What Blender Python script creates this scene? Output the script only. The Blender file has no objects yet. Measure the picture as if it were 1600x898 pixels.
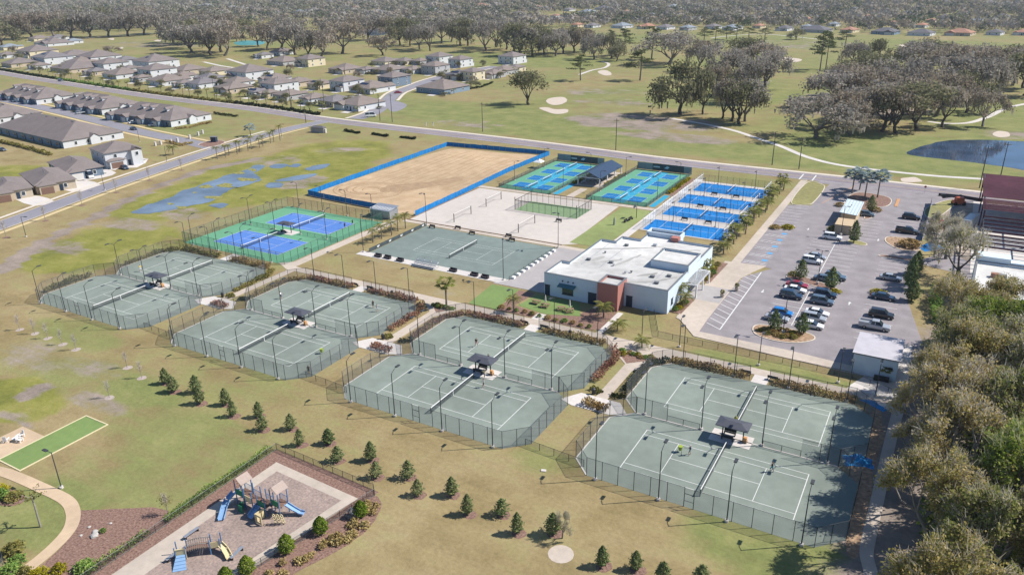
import bpy, bmesh, math, random
import numpy as np
from mathutils import Vector, Matrix, noise as mnoise
sc = bpy.context.scene
# ---------------------------------------------------------------- camera
cam_d = bpy.data.cameras.new('camera'); cam = bpy.data.objects.new('camera', cam_d)
sc.collection.objects.link(cam); sc.camera = cam
cam_d.sensor_width = 36; cam_d.lens = 26.859; cam_d.clip_start = 1; cam_d.clip_end = 20000
cam.matrix_world = Matrix(((0.86874507, -0.17526904, 0.4632092, 0), (0.49499722, 0.33771646, -0.80057813, 0),
                           (-0.01611681, 0.92478557, 0.3801472, 65.37), (0, 0, 0, 1)))
# ---------------------------------------------------------------- sky, sun, exposure
SUN = Vector((0.574, 0.404, 0.712)).normalized()
w = bpy.data.worlds.new('World'); sc.world = w; w.use_nodes = True
nt = w.node_tree; bg = nt.nodes['Background']
sky = nt.nodes.new('ShaderNodeTexSky'); sky.sky_type = 'NISHITA'; sky.sun_disc = False
sky.sun_elevation = math.asin(SUN.z); sky.sun_rotation = math.atan2(SUN.x, SUN.y)
sky.air_density = 1.0; sky.dust_density = 0.3; sky.ozone_density = 5.0
nt.links.new(sky.outputs[0], bg.inputs[0]); bg.inputs[1].default_value = 0.085
sl = bpy.data.lights.new('sun', 'SUN'); sl.energy = 4.4; sl.angle = math.radians(0.53); sl.color = (1.0, 0.95, 0.885)
so = bpy.data.objects.new('sun', sl); sc.collection.objects.link(so)
so.rotation_euler = SUN.to_track_quat('Z', 'Y').to_euler(); so.location = (0, 0, 300)
vs = sc.view_settings; vs.view_transform = 'Standard'; vs.look = 'None'; vs.exposure = 0.6; vs.gamma = 1
vs.use_curve_mapping = False
cy = sc.cycles; cy.max_bounces = 6; cy.diffuse_bounces = 2; cy.glossy_bounces = 2; cy.transmission_bounces = 3
cy.transparent_max_bounces = 24; cy.volume_bounces = 0; cy.use_denoising = True; cy.caustics_reflective = False
cy.caustics_refractive = False
# ---------------------------------------------------------------- helpers
COL = sc.collection
RND = random.Random(11)
ORD = ['first', 'second', 'third', 'fourth', 'fifth', 'sixth', 'seventh', 'eighth', 'ninth', 'tenth', 'eleventh',
       'twelfth', 'thirteenth', 'fourteenth', 'fifteenth', 'sixteenth', 'seventeenth', 'eighteenth', 'nineteenth',
       'twentieth']
def ordn(i):
    if i < 20: return ORD[i]
    t = (i + 1) // 10; u = (i + 1) % 10
    T = ['', '', 'twenty', 'thirty', 'forty', 'fifty', 'sixty', 'seventy', 'eighty', 'ninety'][t] if t < 10 else 'hundred'
    return (T + '-' + ORD[u - 1]) if u else T[:-1] + 'ieth'

def tag(o, label=None, cat=None, group=None, kind=None):
    if label: o['label'] = label
    if cat: o['category'] = cat
    if group: o['group'] = group
    if kind: o['kind'] = kind
    return o

def ob(name, mesh, parent=None, loc=None, rz=0.0, sc_=None, mat=None):
    o = bpy.data.objects.new(name, mesh); COL.objects.link(o)
    if parent: o.parent = parent
    if loc is not None: o.location = loc if len(loc) == 3 else (loc[0], loc[1], 0)
    if rz: o.rotation_euler = (0, 0, rz)
    if sc_ is not None: o.scale = sc_ if hasattr(sc_, '__len__') else (sc_,) * 3
    if mat is not None:
        o.material_slots[0].link = 'OBJECT'; o.material_slots[0].material = mat
    return o

def thing(name, label, cat, loc=(0, 0, 0), rz=0.0, group=None, sc_=None):
    o = ob(name, None, None, loc, rz, sc_); o.empty_display_size = 0.2
    return tag(o, label, cat, group)

class MB:
    def __init__(s): s.v = []; s.f = []; s.m = []
    def add(s, vs_, fs, mi=0):
        n = len(s.v); s.v += [tuple(p) for p in vs_]
        for f in fs: s.f.append(tuple(i + n for i in f)); s.m.append(mi)
        return s
    def box(s, x0, x1, y0, y1, z0, z1, mi=0):
        return s.add([(x0, y0, z0), (x1, y0, z0), (x1, y1, z0), (x0, y1, z0), (x0, y0, z1), (x1, y0, z1), (x1, y1, z1), (x0, y1, z1)],
                     [(0, 3, 2, 1), (4, 5, 6, 7), (0, 1, 5, 4), (1, 2, 6, 5), (2, 3, 7, 6), (3, 0, 4, 7)], mi)
    def obox(s, c, sz, rz=0, mi=0, tilt=0):
        M = Matrix.Translation(c) @ Matrix.Rotation(rz, 4, 'Z') @ Matrix.Rotation(tilt, 4, 'Y')
        a, b, d = sz[0] / 2, sz[1] / 2, sz[2] / 2
        P = [M @ Vector(p) for p in [(-a, -b, -d), (a, -b, -d), (a, b, -d), (-a, b, -d), (-a, -b, d), (a, -b, d), (a, b, d), (-a, b, d)]]
        return s.add(P, [(0, 3, 2, 1), (4, 5, 6, 7), (0, 1, 5, 4), (1, 2, 6, 5), (2, 3, 7, 6), (3, 0, 4, 7)], mi)
    def prism(s, poly, z0, z1, mi=0, bottom=True):
        n = len(poly)
        V = [(p[0], p[1], z0) for p in poly] + [(p[0], p[1], z1) for p in poly]
        F = [tuple(range(n, 2 * n))] + [(i, (i + 1) % n, n + (i + 1) % n, n + i) for i in range(n)]
        if bottom: F.append(tuple(reversed(range(n))))
        return s.add(V, F, mi)
    def sheet(s, poly, z, mi=0): return s.add([(p[0], p[1], z) for p in poly], [tuple(range(len(poly)))], mi)
    def quad(s, a, b, c, d, mi=0): return s.add([a, b, c, d], [(0, 1, 2, 3)], mi)
    def poly(s, pts, mi=0): return s.add(pts, [tuple(range(len(pts)))], mi)
    def tube(s, pts, rads, n=6, mi=0, cap=True):
        pts = [Vector(p) for p in pts]
        if not hasattr(rads, '__len__'): rads = [rads] * len(pts)
        b = len(s.v); k = len(pts)
        for i, p in enumerate(pts):
            d = (pts[min(i + 1, k - 1)] - pts[max(i - 1, 0)])
            d = d.normalized() if d.length > 1e-9 else Vector((0, 0, 1))
            a = d.cross(Vector((0, 0, 1)) if abs(d.z) < .9 else Vector((1, 0, 0))).normalized(); c = d.cross(a)
            for j in range(n):
                t = 2 * math.pi * j / n
                s.v.append(tuple(p + (a * math.cos(t) + c * math.sin(t)) * rads[i]))
        for i in range(k - 1):
            for j in range(n):
                s.f.append((b + i * n + j, b + i * n + (j + 1) % n, b + (i + 1) * n + (j + 1) % n, b + (i + 1) * n + j)); s.m.append(mi)
        if cap:
            s.f.append(tuple(b + (k - 1) * n + j for j in range(n))); s.m.append(mi)
            s.f.append(tuple(b + n - 1 - j for j in range(n))); s.m.append(mi)
        return s
    def mesh(s, name, mats, smooth=False):
        me = bpy.data.meshes.new(name); me.from_pydata(s.v, [], s.f)
        for m in (mats if isinstance(mats, (list, tuple)) else [mats]): me.materials.append(m)
        if any(s.m): me.polygons.foreach_set('material_index', s.m)
        if smooth: me.polygons.foreach_set('use_smooth', [True] * len(s.f))
        me.update(); return me
    def ob(s, name, mats, parent=None, loc=None, rz=0.0, smooth=False):
        return ob(name, s.mesh(name, mats, smooth), parent, loc, rz)

def catmull(pts, n=6, closed=False):
    P = [Vector((p[0], p[1])) for p in pts]; k = len(P); out = []
    for i in range(k if closed else k - 1):
        a, b, c, d = (P[(i - 1) % k], P[i], P[(i + 1) % k], P[(i + 2) % k]) if closed else \
                     (P[max(i - 1, 0)], P[i], P[i + 1], P[min(i + 2, k - 1)])
        for j in range(n):
            t = j / n
            q = 0.5 * ((2 * b) + (c - a) * t + (2 * a - 5 * b + 4 * c - d) * t * t + (3 * b - a - 3 * c + d) * t ** 3)
            out.append((q.x, q.y))
    if not closed: out.append((P[-1].x, P[-1].y))
    return out
def wobble(poly, amp, fr=.3, seed=0):
    out = []
    for x, y in poly:
        v = mnoise.noise_vector(Vector((x * fr, y * fr, seed * 7.3)))
        out.append((x + v.x * amp, y + v.y * amp))
    return out
def ribbon(mb, pts, wd, z, mi=0, off=0.0):
    P = [Vector((p[0], p[1])) for p in pts]; k = len(P); L = []
    for i in range(k):
        a = (P[i] - P[i - 1]).normalized() if i else (P[1] - P[0]).normalized()
        b = (P[i + 1] - P[i]).normalized() if i < k - 1 else a
        t = (a + b).normalized(); nrm = Vector((-t.y, t.x)) / max(.3, t.dot(a))
        L.append((P[i] + nrm * (off + wd / 2), P[i] + nrm * (off - wd / 2)))
    for i in range(k - 1):
        (a, b), (c, d) = L[i], L[i + 1]
        mb.quad((b.x, b.y, z), (d.x, d.y, z), (c.x, c.y, z), (a.x, a.y, z), mi)
    return L
def rect(x0, x1, y0, y1): return [(x0, y0), (x1, y0), (x1, y1), (x0, y1)]
# ---------------------------------------------------------------- materials
def newmat(name):
    m = bpy.data.materials.new(name); m.use_nodes = True
    return m, m.node_tree, m.node_tree.nodes['Principled BSDF']
def mat(name, col, rough=.8, var=.12, scale=1.0, metal=0.0, bump=0.0, spec=.3, col2=None, detail=4, coord='Object', big=0.0):
    """plain procedural surface: base colour broken up by noise of two sizes"""
    m, t, b = newmat(name); N = t.nodes; L = t.links
    tc = N.new('ShaderNodeTexCoord'); nz = N.new('ShaderNodeTexNoise'); nz.inputs['Scale'].default_value = scale
    nz.inputs['Detail'].default_value = detail; nz.inputs['Roughness'].default_value = .6
    if coord == 'World':
        g = N.new('ShaderNodeNewGeometry'); L.new(g.outputs['Position'], nz.inputs['Vector'])
    else: L.new(tc.outputs[coord], nz.inputs['Vector'])
    rp = N.new('ShaderNodeValToRGB'); rp.color_ramp.elements[0].position = .3; rp.color_ramp.elements[1].position = .7
    c = Vector(col); d = Vector(col2) if col2 else c
    rp.color_ramp.elements[0].color = (*[max(0, x * (1 - var)) for x in c], 1)
    rp.color_ramp.elements[1].color = (*[min(1, x * (1 + var)) for x in d], 1)
    L.new(nz.outputs[0], rp.inputs[0]); out = rp.outputs[0]
    if big:
        n2 = N.new('ShaderNodeTexNoise'); n2.inputs['Scale'].default_value = scale * .12; n2.inputs['Detail'].default_value = 3
        L.new(nz.inputs['Vector'].links[0].from_socket, n2.inputs['Vector'])
        mp = N.new('ShaderNodeMapRange'); mp.inputs[1].default_value = .3; mp.inputs[2].default_value = .7
        mp.inputs[3].default_value = 1 - big; mp.inputs[4].default_value = 1 + big
        L.new(n2.outputs[0], mp.inputs[0])
        mx = N.new('ShaderNodeVectorMath'); mx.operation = 'SCALE'; L.new(out, mx.inputs[0]); L.new(mp.outputs[0], mx.inputs[3]); out = mx.outputs[0]
    L.new(out, b.inputs['Base Color'])
    b.inputs['Roughness'].default_value = rough; b.inputs['Metallic'].default_value = metal
    b.inputs['Specular IOR Level'].default_value = spec
    if bump:
        bp = N.new('ShaderNodeBump'); bp.inputs['Strength'].default_value = bump; bp.inputs['Distance'].default_value = .05
        L.new(nz.outputs[0], bp.inputs['Height']); L.new(bp.outputs[0], b.inputs['Normal'])
    return m
def veil(name, col, fac):
    """woven wire, netting or cloth too fine to resolve: part of the light passes"""
    m, t, b = newmat(name); N = t.nodes; L = t.links
    tr = N.new('ShaderNodeBsdfTransparent'); mx = N.new('ShaderNodeMixShader'); mx.inputs[0].default_value = fac
    b.inputs['Base Color'].default_value = (*col, 1); b.inputs['Roughness'].default_value = .7
    L.new(tr.outputs[0], mx.inputs[1]); L.new(b.outputs[0], mx.inputs[2])
    L.new(mx.outputs[0], N['Material Output'].inputs[0]); return m
def leafmat(name, ramp, trans=.25, rough=.7):
    """leaves: colour picked per leaf from the 'v' face attribute, plus slow drift per tree"""
    m, t, b = newmat(name); N = t.nodes; L = t.links; N.remove(b)
    at = N.new('ShaderNodeAttribute'); at.attribute_name = 'v'
    oi = N.new('ShaderNodeObjectInfo'); ad = N.new('ShaderNodeMath'); ad.operation = 'MULTIPLY_ADD'
    ad.inputs[1].default_value = .34; L.new(oi.outputs['Random'], ad.inputs[0])
    sb = N.new('ShaderNodeMath'); sb.operation = 'SUBTRACT'; sb.inputs[1].default_value = .17
    L.new(at.outputs['Fac'], ad.inputs[2]); L.new(ad.outputs[0], sb.inputs[0])
    rp = N.new('ShaderNodeValToRGB'); cr = rp.color_ramp
    while len(cr.elements) < len(ramp): cr.elements.new(.5)
    for i, c in enumerate(ramp):
        cr.elements[i].position = i / (len(ramp) - 1); cr.elements[i].color = (*c, 1)
    L.new(sb.outputs[0], rp.inputs[0])
    df = N.new('ShaderNodeBsdfDiffuse'); tl = N.new('ShaderNodeBsdfTranslucent'); mx = N.new('ShaderNodeMixShader')
    mx.inputs[0].default_value = trans
    L.new(rp.outputs[0], df.inputs[0]); L.new(rp.outputs[0], tl.inputs[0])
    L.new(df.outputs[0], mx.inputs[1]); L.new(tl.outputs[0], mx.inputs[2]); L.new(mx.outputs[0], N['Material Output'].inputs[0])
    return m

# ---------------------------------------------------------------- surface materials
M = {}
M['clay'] = mat('clay', (.205, .238, .205), .95, .10, .5, bump=.05, big=.16, coord='World', detail=8)
M['line'] = mat('line_paint', (.62, .62, .59), .8, .10, 1.5, coord='World')
M['concrete'] = mat('concrete', (.47, .40, .33), .9, .09, .8, bump=.05, big=.10, coord='World')
M['concrete_pale'] = mat('concrete_pale', (.56, .52, .48), .9, .06, 1.2, coord='World', big=.06)
M['concrete_warm'] = mat('concrete_warm', (.52, .39, .26), .9, .08, .7, coord='World', big=.12)
M['kerb'] = mat('kerb_concrete', (.60, .53, .44), .9, .08, 1.5, coord='World')
M['kerb_yellow'] = mat('sidewalk_warm', (.56, .44, .24), .9, .08, 1.5, coord='World')
M['asphalt'] = mat('asphalt', (.255, .23, .235), .95, .07, 2.5, coord='World', big=.13, bump=.04)
M['road'] = mat('road_asphalt', (.235, .205, .22), .95, .06, .8, coord='World', big=.12)
M['street'] = mat('street_asphalt', (.235, .225, .25), .95, .06, .8, coord='World', big=.08)
M['beach'] = mat('beach_sand', (.50, .45, .40), 1, .06, .5, coord='World', big=.06, bump=.12)
M['pit_sand'] = mat('graded_sand', (.42, .29, .165), 1, .10, .22, col2=(.47, .345, .215), coord='World', big=.13, bump=.25, detail=8)
M['bunker'] = mat('bunker_sand', (.52, .44, .36), 1, .06, .5, coord='World')
M['mulch'] = mat('mulch', (.17, .095, .075), 1, .35, 3.5, col2=(.24, .15, .115), coord='World', bump=.6)
M['rubber'] = mat('wood_chip_floor', (.25, .205, .19), 1, .2, 3.0, col2=(.33, .245, .20), coord='World', bump=.5, big=.12)
M['turf'] = mat('artificial_turf', (.165, .235, .075), .95, .08, 1.0, coord='World', big=.06)
M['turf_pale'] = mat('worn_turf', (.225, .265, .095), .95, .10, .5, coord='World', big=.14)
M['hard_green'] = mat('court_green_paint', (.125, .32, .185), .8, .05, .5, coord='World', big=.07)
M['hard_blue'] = mat('court_blue_paint', (.085, .195, .50), .75, .05, .5, coord='World', big=.08)
M['pk_green'] = mat('pickleball_green_paint', (.115, .31, .195), .8, .05, .5, coord='World', big=.05)
M['pk_dark'] = mat('pickleball_blue_paint', (.006, .145, .36), .75, .05, .5, coord='World')
M['pk_light'] = mat('kitchen_blue_paint', (.03, .29, .44), .75, .05, .5, coord='World')
M['padel_blue'] = mat('padel_blue_turf', (.006, .195, .54), .8, .10, .5, coord='World', big=.12)
M['padel_green'] = mat('cage_green_turf', (.20, .29, .15), .9, .08, .5, coord='World')
M['gravel'] = mat('gravel_dark', (.20, .19, .185), 1, .2, 2.5, coord='World', bump=.3)
M['pave'] = mat('plaza_pavers', (.36, .335, .325), .9, .06, 2.0, coord='World', big=.08)
M['white'] = mat('white_paint', (.78, .77, .75), .6, .03, 1)
M['black'] = mat('black_metal', (.025, .027, .03), .5, .2, 2)
M['dirt'] = mat('bare_dirt', (.30, .235, .18), 1, .2, .5, col2=(.36, .30, .24), coord='World', big=.2, bump=.4)
M['lawn'] = mat('dry_lawn', (.235, .205, .085), 1, .15, .8, col2=(.25, .24, .095), coord='World', big=.12, bump=.3)
M['sedge'] = mat('sedge', (.16, .16, .04), 1, .3, .9, col2=(.27, .25, .08), coord='World', bump=.5)
M['stain'] = mat('leaf_litter', (.27, .165, .10), 1, .3, 1.5, col2=(.36, .25, .16), coord='World', bump=.4)
# water
def watermat(name, deep, rough):
    m, t, b = newmat(name); N = t.nodes; L = t.links
    g = N.new('ShaderNodeNewGeometry'); n = N.new('ShaderNodeTexNoise'); n.inputs['Scale'].default_value = .7; n.inputs['Detail'].default_value = 3
    L.new(g.outputs['Position'], n.inputs['Vector'])
    bp = N.new('ShaderNodeBump'); bp.inputs['Strength'].default_value = .10; bp.inputs['Distance'].default_value = .06
    L.new(n.outputs[0], bp.inputs['Height']); L.new(bp.outputs[0], b.inputs['Normal'])
    n2 = N.new('ShaderNodeTexNoise'); n2.inputs['Scale'].default_value = .10; n2.inputs['Detail'].default_value = 5; L.new(g.outputs['Position'], n2.inputs['Vector'])
    rp = N.new('ShaderNodeValToRGB'); rp.color_ramp.elements[0].position = .35; rp.color_ramp.elements[1].position = .68
    rp.color_ramp.elements[0].color = (*deep, 1); rp.color_ramp.elements[1].color = (*[x * 1.9 for x in deep], 1)
    L.new(n2.outputs[0], rp.inputs[0]); L.new(rp.outputs[0], b.inputs['Base Color'])
    b.inputs['Roughness'].default_value = rough; b.inputs['IOR'].default_value = 1.33; return m
M['water'] = watermat('pond_water', (.025, .045, .08), .05)
M['shallow'] = watermat('shallow_water', (.10, .13, .165), .10)

# ground cover: the zone attribute says what grows where (R lush, G bare earth, B marsh)
def groundmat():
    m, t, b = newmat('grass_ground'); N = t.nodes; L = t.links
    g = N.new('ShaderNodeNewGeometry'); P = g.outputs['Position']
    def nz(scale, det=5, rough=.6, vec=None):
        n = N.new('ShaderNodeTexNoise'); n.inputs['Scale'].default_value = scale; n.inputs['Detail'].default_value = det
        n.inputs['Roughness'].default_value = rough; L.new(vec or P, n.inputs['Vector']); return n.outputs[0]
    def ramp(fac, stops):
        r = N.new('ShaderNodeValToRGB'); cr = r.color_ramp
        while len(cr.elements) < len(stops): cr.elements.new(.5)
        for i, (p, c) in enumerate(stops): cr.elements[i].position = p; cr.elements[i].color = (*c, 1)
        L.new(fac, r.inputs[0]); return r.outputs[0]
    def mix(f, a, c):
        x = N.new('ShaderNodeMix'); x.data_type = 'RGBA'; L.new(f, x.inputs[0]); L.new(a, x.inputs[6]); L.new(c, x.inputs[7]); return x.outputs[2]
    def mth(op, a, c=None, k=None, cl=False):
        x = N.new('ShaderNodeMath'); x.operation = op; x.use_clamp = cl; L.new(a, x.inputs[0])
        if c is not None: L.new(c, x.inputs[1])
        elif k is not None: x.inputs[1].default_value = k
        return x.outputs[0]
    def mrange(v, a, c):
        x = N.new('ShaderNodeMapRange'); x.interpolation_type = 'SMOOTHSTEP'; x.inputs[1].default_value = a; x.inputs[2].default_value = c
        L.new(v, x.inputs[0]); return x.outputs[0]
    mp = N.new('ShaderNodeMapping'); L.new(P, mp.inputs[0]); mp.inputs['Rotation'].default_value = (0, 0, .55); mp.inputs['Scale'].default_value = (.14, 1.0, 1)
    n_big = nz(.022, 4); n_mid = nz(.12, 6, .65); n_fine = nz(1.6, 6, .7); n_str = nz(.55, 3, .6, mp.outputs[0])
    at = N.new('ShaderNodeAttribute'); at.attribute_name = 'zone'; sp = N.new('ShaderNodeSeparateColor'); L.new(at.outputs['Color'], sp.inputs[0])
    dry = ramp(n_mid, [(.32, (.225, .175, .082)), (.5, (.285, .222, .112)), (.70, (.345, .272, .15))])
    grn = ramp(n_mid, [(.30, (.135, .16, .055)), (.5, (.195, .208, .075)), (.72, (.265, .248, .105))])
    bare = ramp(n_mid, [(.30, (.17, .14, .115)), (.5, (.25, .205, .17)), (.72, (.33, .27, .22))])
    mar = ramp(n_mid, [(.30, (.13, .14, .035)), (.5, (.205, .205, .05)), (.66, (.27, .245, .08)), (.8, (.25, .195, .11))])
    def mask(ch, lo, hi, amp):
        a = mth('SUBTRACT', n_mid, k=.5); a = mth('MULTIPLY', a, k=amp); bb = mth('SUBTRACT', n_big, k=.5); bb = mth('MULTIPLY', bb, k=amp)
        st = mth('SUBTRACT', n_str, k=.5); st = mth('MULTIPLY', st, k=amp * .5)
        s = mth('ADD', a, bb); s = mth('ADD', s, st); return mrange(mth('ADD', sp.outputs[ch], s), lo, hi)
    c = mix(mask('Red', .18, .82, 1.3), dry, grn)
    c = mix(mask('Blue', .3, .7, 1.3), c, mar)
    c = mix(mask('Green', .35, .7, 1.2), c, bare)
    f = mth('MULTIPLY', mth('SUBTRACT', n_fine, k=.5), k=.75); f2 = mth('MULTIPLY', mth('SUBTRACT', n_str, k=.5), k=.38)
    f = mth('ADD', mth('ADD', f, f2), k=1.0)
    s = N.new('ShaderNodeVectorMath'); s.operation = 'SCALE'; L.new(c, s.inputs[0]); L.new(f, s.inputs[3])
    L.new(s.outputs[0], b.inputs['Base Color']); b.inputs['Roughness'].default_value = 1; b.inputs['Specular IOR Level'].default_value = .1
    bp = N.new('ShaderNodeBump'); bp.inputs['Strength'].default_value = .5; bp.inputs['Distance'].default_value = .12
    L.new(n_fine, bp.inputs['Height']); L.new(bp.outputs[0], b.inputs['Normal'])
    return m
M['ground'] = groundmat()

def gaxis(segs):
    out = []
    for a, b, st in segs: out += list(np.arange(a, b, st))
    return np.array(out + [segs[-1][1]], float)
gx = gaxis([(-9000, -3000, 600), (-3000, -1000, 40), (-1000, -420, 9), (-420, -190, 3.5), (-190, 40, 2.2), (40, 200, 8), (200, 1500, 100), (1500, 6000, 500)])
gy = gaxis([(-1500, -100, 200), (-100, 10, 8), (10, 140, 2.2), (140, 330, 3.2), (330, 900, 8), (900, 2200, 40), (2200, 11000, 800)])
X, Y = np.meshgrid(gx, gy)
zone = np.zeros(X.shape + (3,))
def blob(cx, cy, rx, ry, ch, wt, ang=0.0, soft=.5):
    ca, sa = math.cos(math.radians(ang)), math.sin(math.radians(ang))
    u = ((X - cx) * ca + (Y - cy) * sa) / rx; v = (-(X - cx) * sa + (Y - cy) * ca) / ry
    d = np.sqrt(u * u + v * v); m_ = np.clip((1 + soft - d) / soft, 0, 1) * wt
    zone[..., ch] = np.maximum(zone[..., ch], m_) if wt > 0 else zone[..., ch] * (1 - np.clip((1 + soft - d) / soft, 0, 1) * -wt)
def band(pts, wd, ch, wt, soft=.6):
    d = np.full(X.shape, 1e9)
    for (ax, ay), (bx, by) in zip(pts[:-1], pts[1:]):
        L2 = (bx - ax) ** 2 + (by - ay) ** 2; t = np.clip(((X - ax) * (bx - ax) + (Y - ay) * (by - ay)) / L2, 0, 1)
        d = np.minimum(d, np.hypot(X - ax - t * (bx - ax), Y - ay - t * (by - ay)))
    m_ = np.clip((1 + soft - d / wd) / soft, 0, 1) * wt
    zone[..., ch] = np.maximum(zone[..., ch], m_)
zone[..., 0] = .30
zone[..., 0] = np.where(Y > 284, .52, zone[..., 0])                     # golf course
zone[..., 0] = np.where((Y > 230) & (Y < 284), .45, zone[..., 0])
for cx, cy, rx, ry, wt in [(-190, 330, 70, 22, .95), (-120, 300, 60, 10, 1), (-40, 300, 60, 16, .9), (-260, 340, 40, 20, .8), (-150, 420, 40, 30, .8),
                           (-20, 330, 40, 25, .95), (-95, 460, 50, 40, .75), (-330, 560, 90, 50, .85), (-700, 600, 120, 40, .7), (-110, 620, 90, 60, .7), (20, 420, 40, 60, .8), (-200, 800, 300, 60, .75)]:
    blob(cx, cy, rx, ry, 0, wt)
for (cx, cy), rx, ry, wt in [((-92.5,60.2), 16, 7, .62), ((-121.3,65.9), 16, 6, .5), ((-95.3,79.8), 20, 4, .35), ((-86.3,52.0), 10, 6, .6), ((-112.4,67.6), 8, 3, .8), ((-85.7,59.2), 12, 5, .5), ((-75.6,68.4), 9, 5, .4), ((-103.1,47.2), 8, 5, .5),
                             ((-77.8,50.4), 5, 5, .5), ((-96.0,40.6), 8, 6, .85), ((-41.7,64.5), 7, 4, .35), ((-52.2,102.8), 4, 4, .5), ((-13.4,85.4), 12, 3, .55), ((-6.781,79.7), 12, 6, .9),
                             ((-145.4,76.5), 12, 4, .65), ((-17.6,126.3), 14, 2, .9), ((-48.0,134.5), 5, 5, .5), ((-139.9,124.7), 5, 7, .5), ((-60.6,59.8), 4, 3, .7), ((-42.8,83.3), 5, 3, .6), ((-304.2,244.3), 40, 16, .7), ((-304.5,272.4), 30, 12, .6)]:
    blob(cx, cy, rx, ry, 0, wt)
# marsh and mud between the street and the courts
for (cx, cy), rx, ry, wt in [((-207.6,193.9), 26, 26, .95), ((-209.3,163.9), 16, 30, .8), ((-190.3,106.8), 14, 12, .9), ((-212.7,226.7), 20, 22, .8), ((-186.7,117.2), 18, 12, .7), ((-130.0,55.1), 9, 5, .95), ((-195.7,170.6), 12, 14, .8), ((-299.2,149.4), 14, 10, .7)]:
    blob(cx, cy, rx, ry, 2, wt)
for (cx, cy), rx, ry, wt in [((-202.4,128.3), 10, 5, .5), ((-201.5,106.8), 9, 4, .6), ((-195.2,142.5), 8, 5, .4), ((-213.2,233.0), 8, 8, .45), ((-223.7,206.5), 8, 9, .5), ((-129.5,58.5), 2.6, 2.6, .75), ((-127.9,69.0), 7, 3, .4), ((-142.5,67.0), 10, 4, .35), ((-116.2,61.3), 7, 2.5, .55), ((-190.2,187.2), 6, 8, .6),
                             ((-122.7,52.2), 5, 1.5, .7), ((-127.6,343.3), 34, 18, .62), ((-165.8,428.0), 20, 12, .5), ((-99.6,314.8), 26, 8, .55), ((-192.9,424.9), 14, 14, .5), ((-198.0,305.6), 16, 8, .45), ((-160.6,391.5), 20, 10, .5), ((-759.5,561.7), 60, 30, .45), ((-93.8,127.8), 5, 3, .4), ((-135.1,772.5), 60, 40, .4), ((22.1,379.0), 16, 8, .5), ((-114.3,137.9), 5, 3, .4), ((-43.7,431.4), 28, 40, .6), ((-119.1,170.3), 6, 3, .3)]:
    blob(cx, cy, rx, ry, 1, wt)
band([(-195.5,88.6),(-206.2,102.6),(-212.4,115.3),(-218.2,128.8),(-226.2,145.2),(-234.1,165.7),(-237.4,184.9),(-233.9,206.4)], 1.6, 1, .95, 1.2)
# shade-killed grass and leaf litter under the wood to the right
blob(16, 110, 17, 50, 1, .95); blob(22, 200, 14, 40, 1, .9)
nv = X.size; ny, nx = X.shape
me = bpy.data.meshes.new('ground')
Zr = np.zeros(nv)
co = np.stack([X.ravel(), Y.ravel(), Zr], -1)
ii = (np.arange(ny - 1)[:, None] * nx + np.arange(nx - 1)[None, :]).ravel()
quads = np.stack([ii, ii + 1, ii + nx + 1, ii + nx], -1)
def mesh_np(me, co, quads, mats=(), smooth=False, v=None):
    nq = len(quads)
    me.vertices.add(len(co)); me.vertices.foreach_set('co', np.ascontiguousarray(co, np.float32).ravel())
    me.loops.add(nq * 4); me.loops.foreach_set('vertex_index', np.ascontiguousarray(quads, np.int32).ravel())
    me.polygons.add(nq); me.polygons.foreach_set('loop_start', np.arange(0, nq * 4, 4, dtype=np.int32))
    try: me.polygons.foreach_set('loop_total', np.full(nq, 4, np.int32))
    except Exception: pass
    for m_ in mats: me.materials.append(m_)
    if v is not None:
        a = me.attributes.new('v', 'FLOAT', 'FACE'); a.data.foreach_set('value', np.ascontiguousarray(v, np.float32))
    me.update(calc_edges=True)
    return me
mesh_np(me, co, quads, [M['ground']])
za = me.attributes.new('zone', 'FLOAT_COLOR', 'POINT')
za.data.foreach_set('color', np.concatenate([zone.reshape(-1, 3), np.ones((nv, 1))], 1).astype(np.float32).ravel())
tag(ob('ground', me), kind='structure')
def struct(name, mb, mats, parent=None):
    o = mb.ob(name, mats, parent)
    return o if parent else tag(o, kind='structure')
def sheet(name, poly, z, m): return struct(name, MB().sheet(poly, z), m)

# ---------------------------------------------------------------- roads
main_c = catmull([(-1600, 560), (-1200, 450), (-900, 385), (-655, 336), (-540, 317), (-430, 301), (-330, 292.5), (-262, 283), (-160, 277.5), (-95, 270.8), (-52, 269.6), (-27, 269.2), (12, 267.2), (80, 262), (400, 230)], 8)
mb = MB(); ribbon(mb, main_c, 8.8, .03); struct('main_road', mb, M['road'])
mb = MB(); ribbon(mb, main_c, .13, .036, off=3.7); ribbon(mb, main_c, .13, .036, off=-3.7)
struct('road_markings', mb, M['line'])
mb = MB(); ribbon(mb, main_c, .3, .036, off=.0); struct('centre_line', mb, mat('yellow_road_paint', (.42, .33, .14), .9, .15, .5, coord='World'))
mb = MB(); ribbon(mb, main_c, 2.0, .06, off=5.6); struct('sidewalk_far', mb, M['kerb'])
side_c = catmull([(-215, 20), (-225, 70), (-235.5, 112), (-247, 150), (-259.5, 203), (-267.5, 250), (-266, 282)], 8)
mb = MB(); ribbon(mb, side_c, 7.6, .034); struct('side_street', mb, M['street'])
mb = MB(); ribbon(mb, side_c, .35, .10, off=3.95); ribbon(mb, side_c, .35, .10, off=-3.95); struct('kerb', mb, M['kerb'])
mb = MB(); ribbon(mb, side_c[:-5], 1.7, .05, off=-6.0); struct('sidewalk', mb, M['kerb_yellow'])
mb = MB(); ribbon(mb, side_c[:-8], 1.5, .05, off=6.6); struct('sidewalk', mb, M['kerb'])
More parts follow.
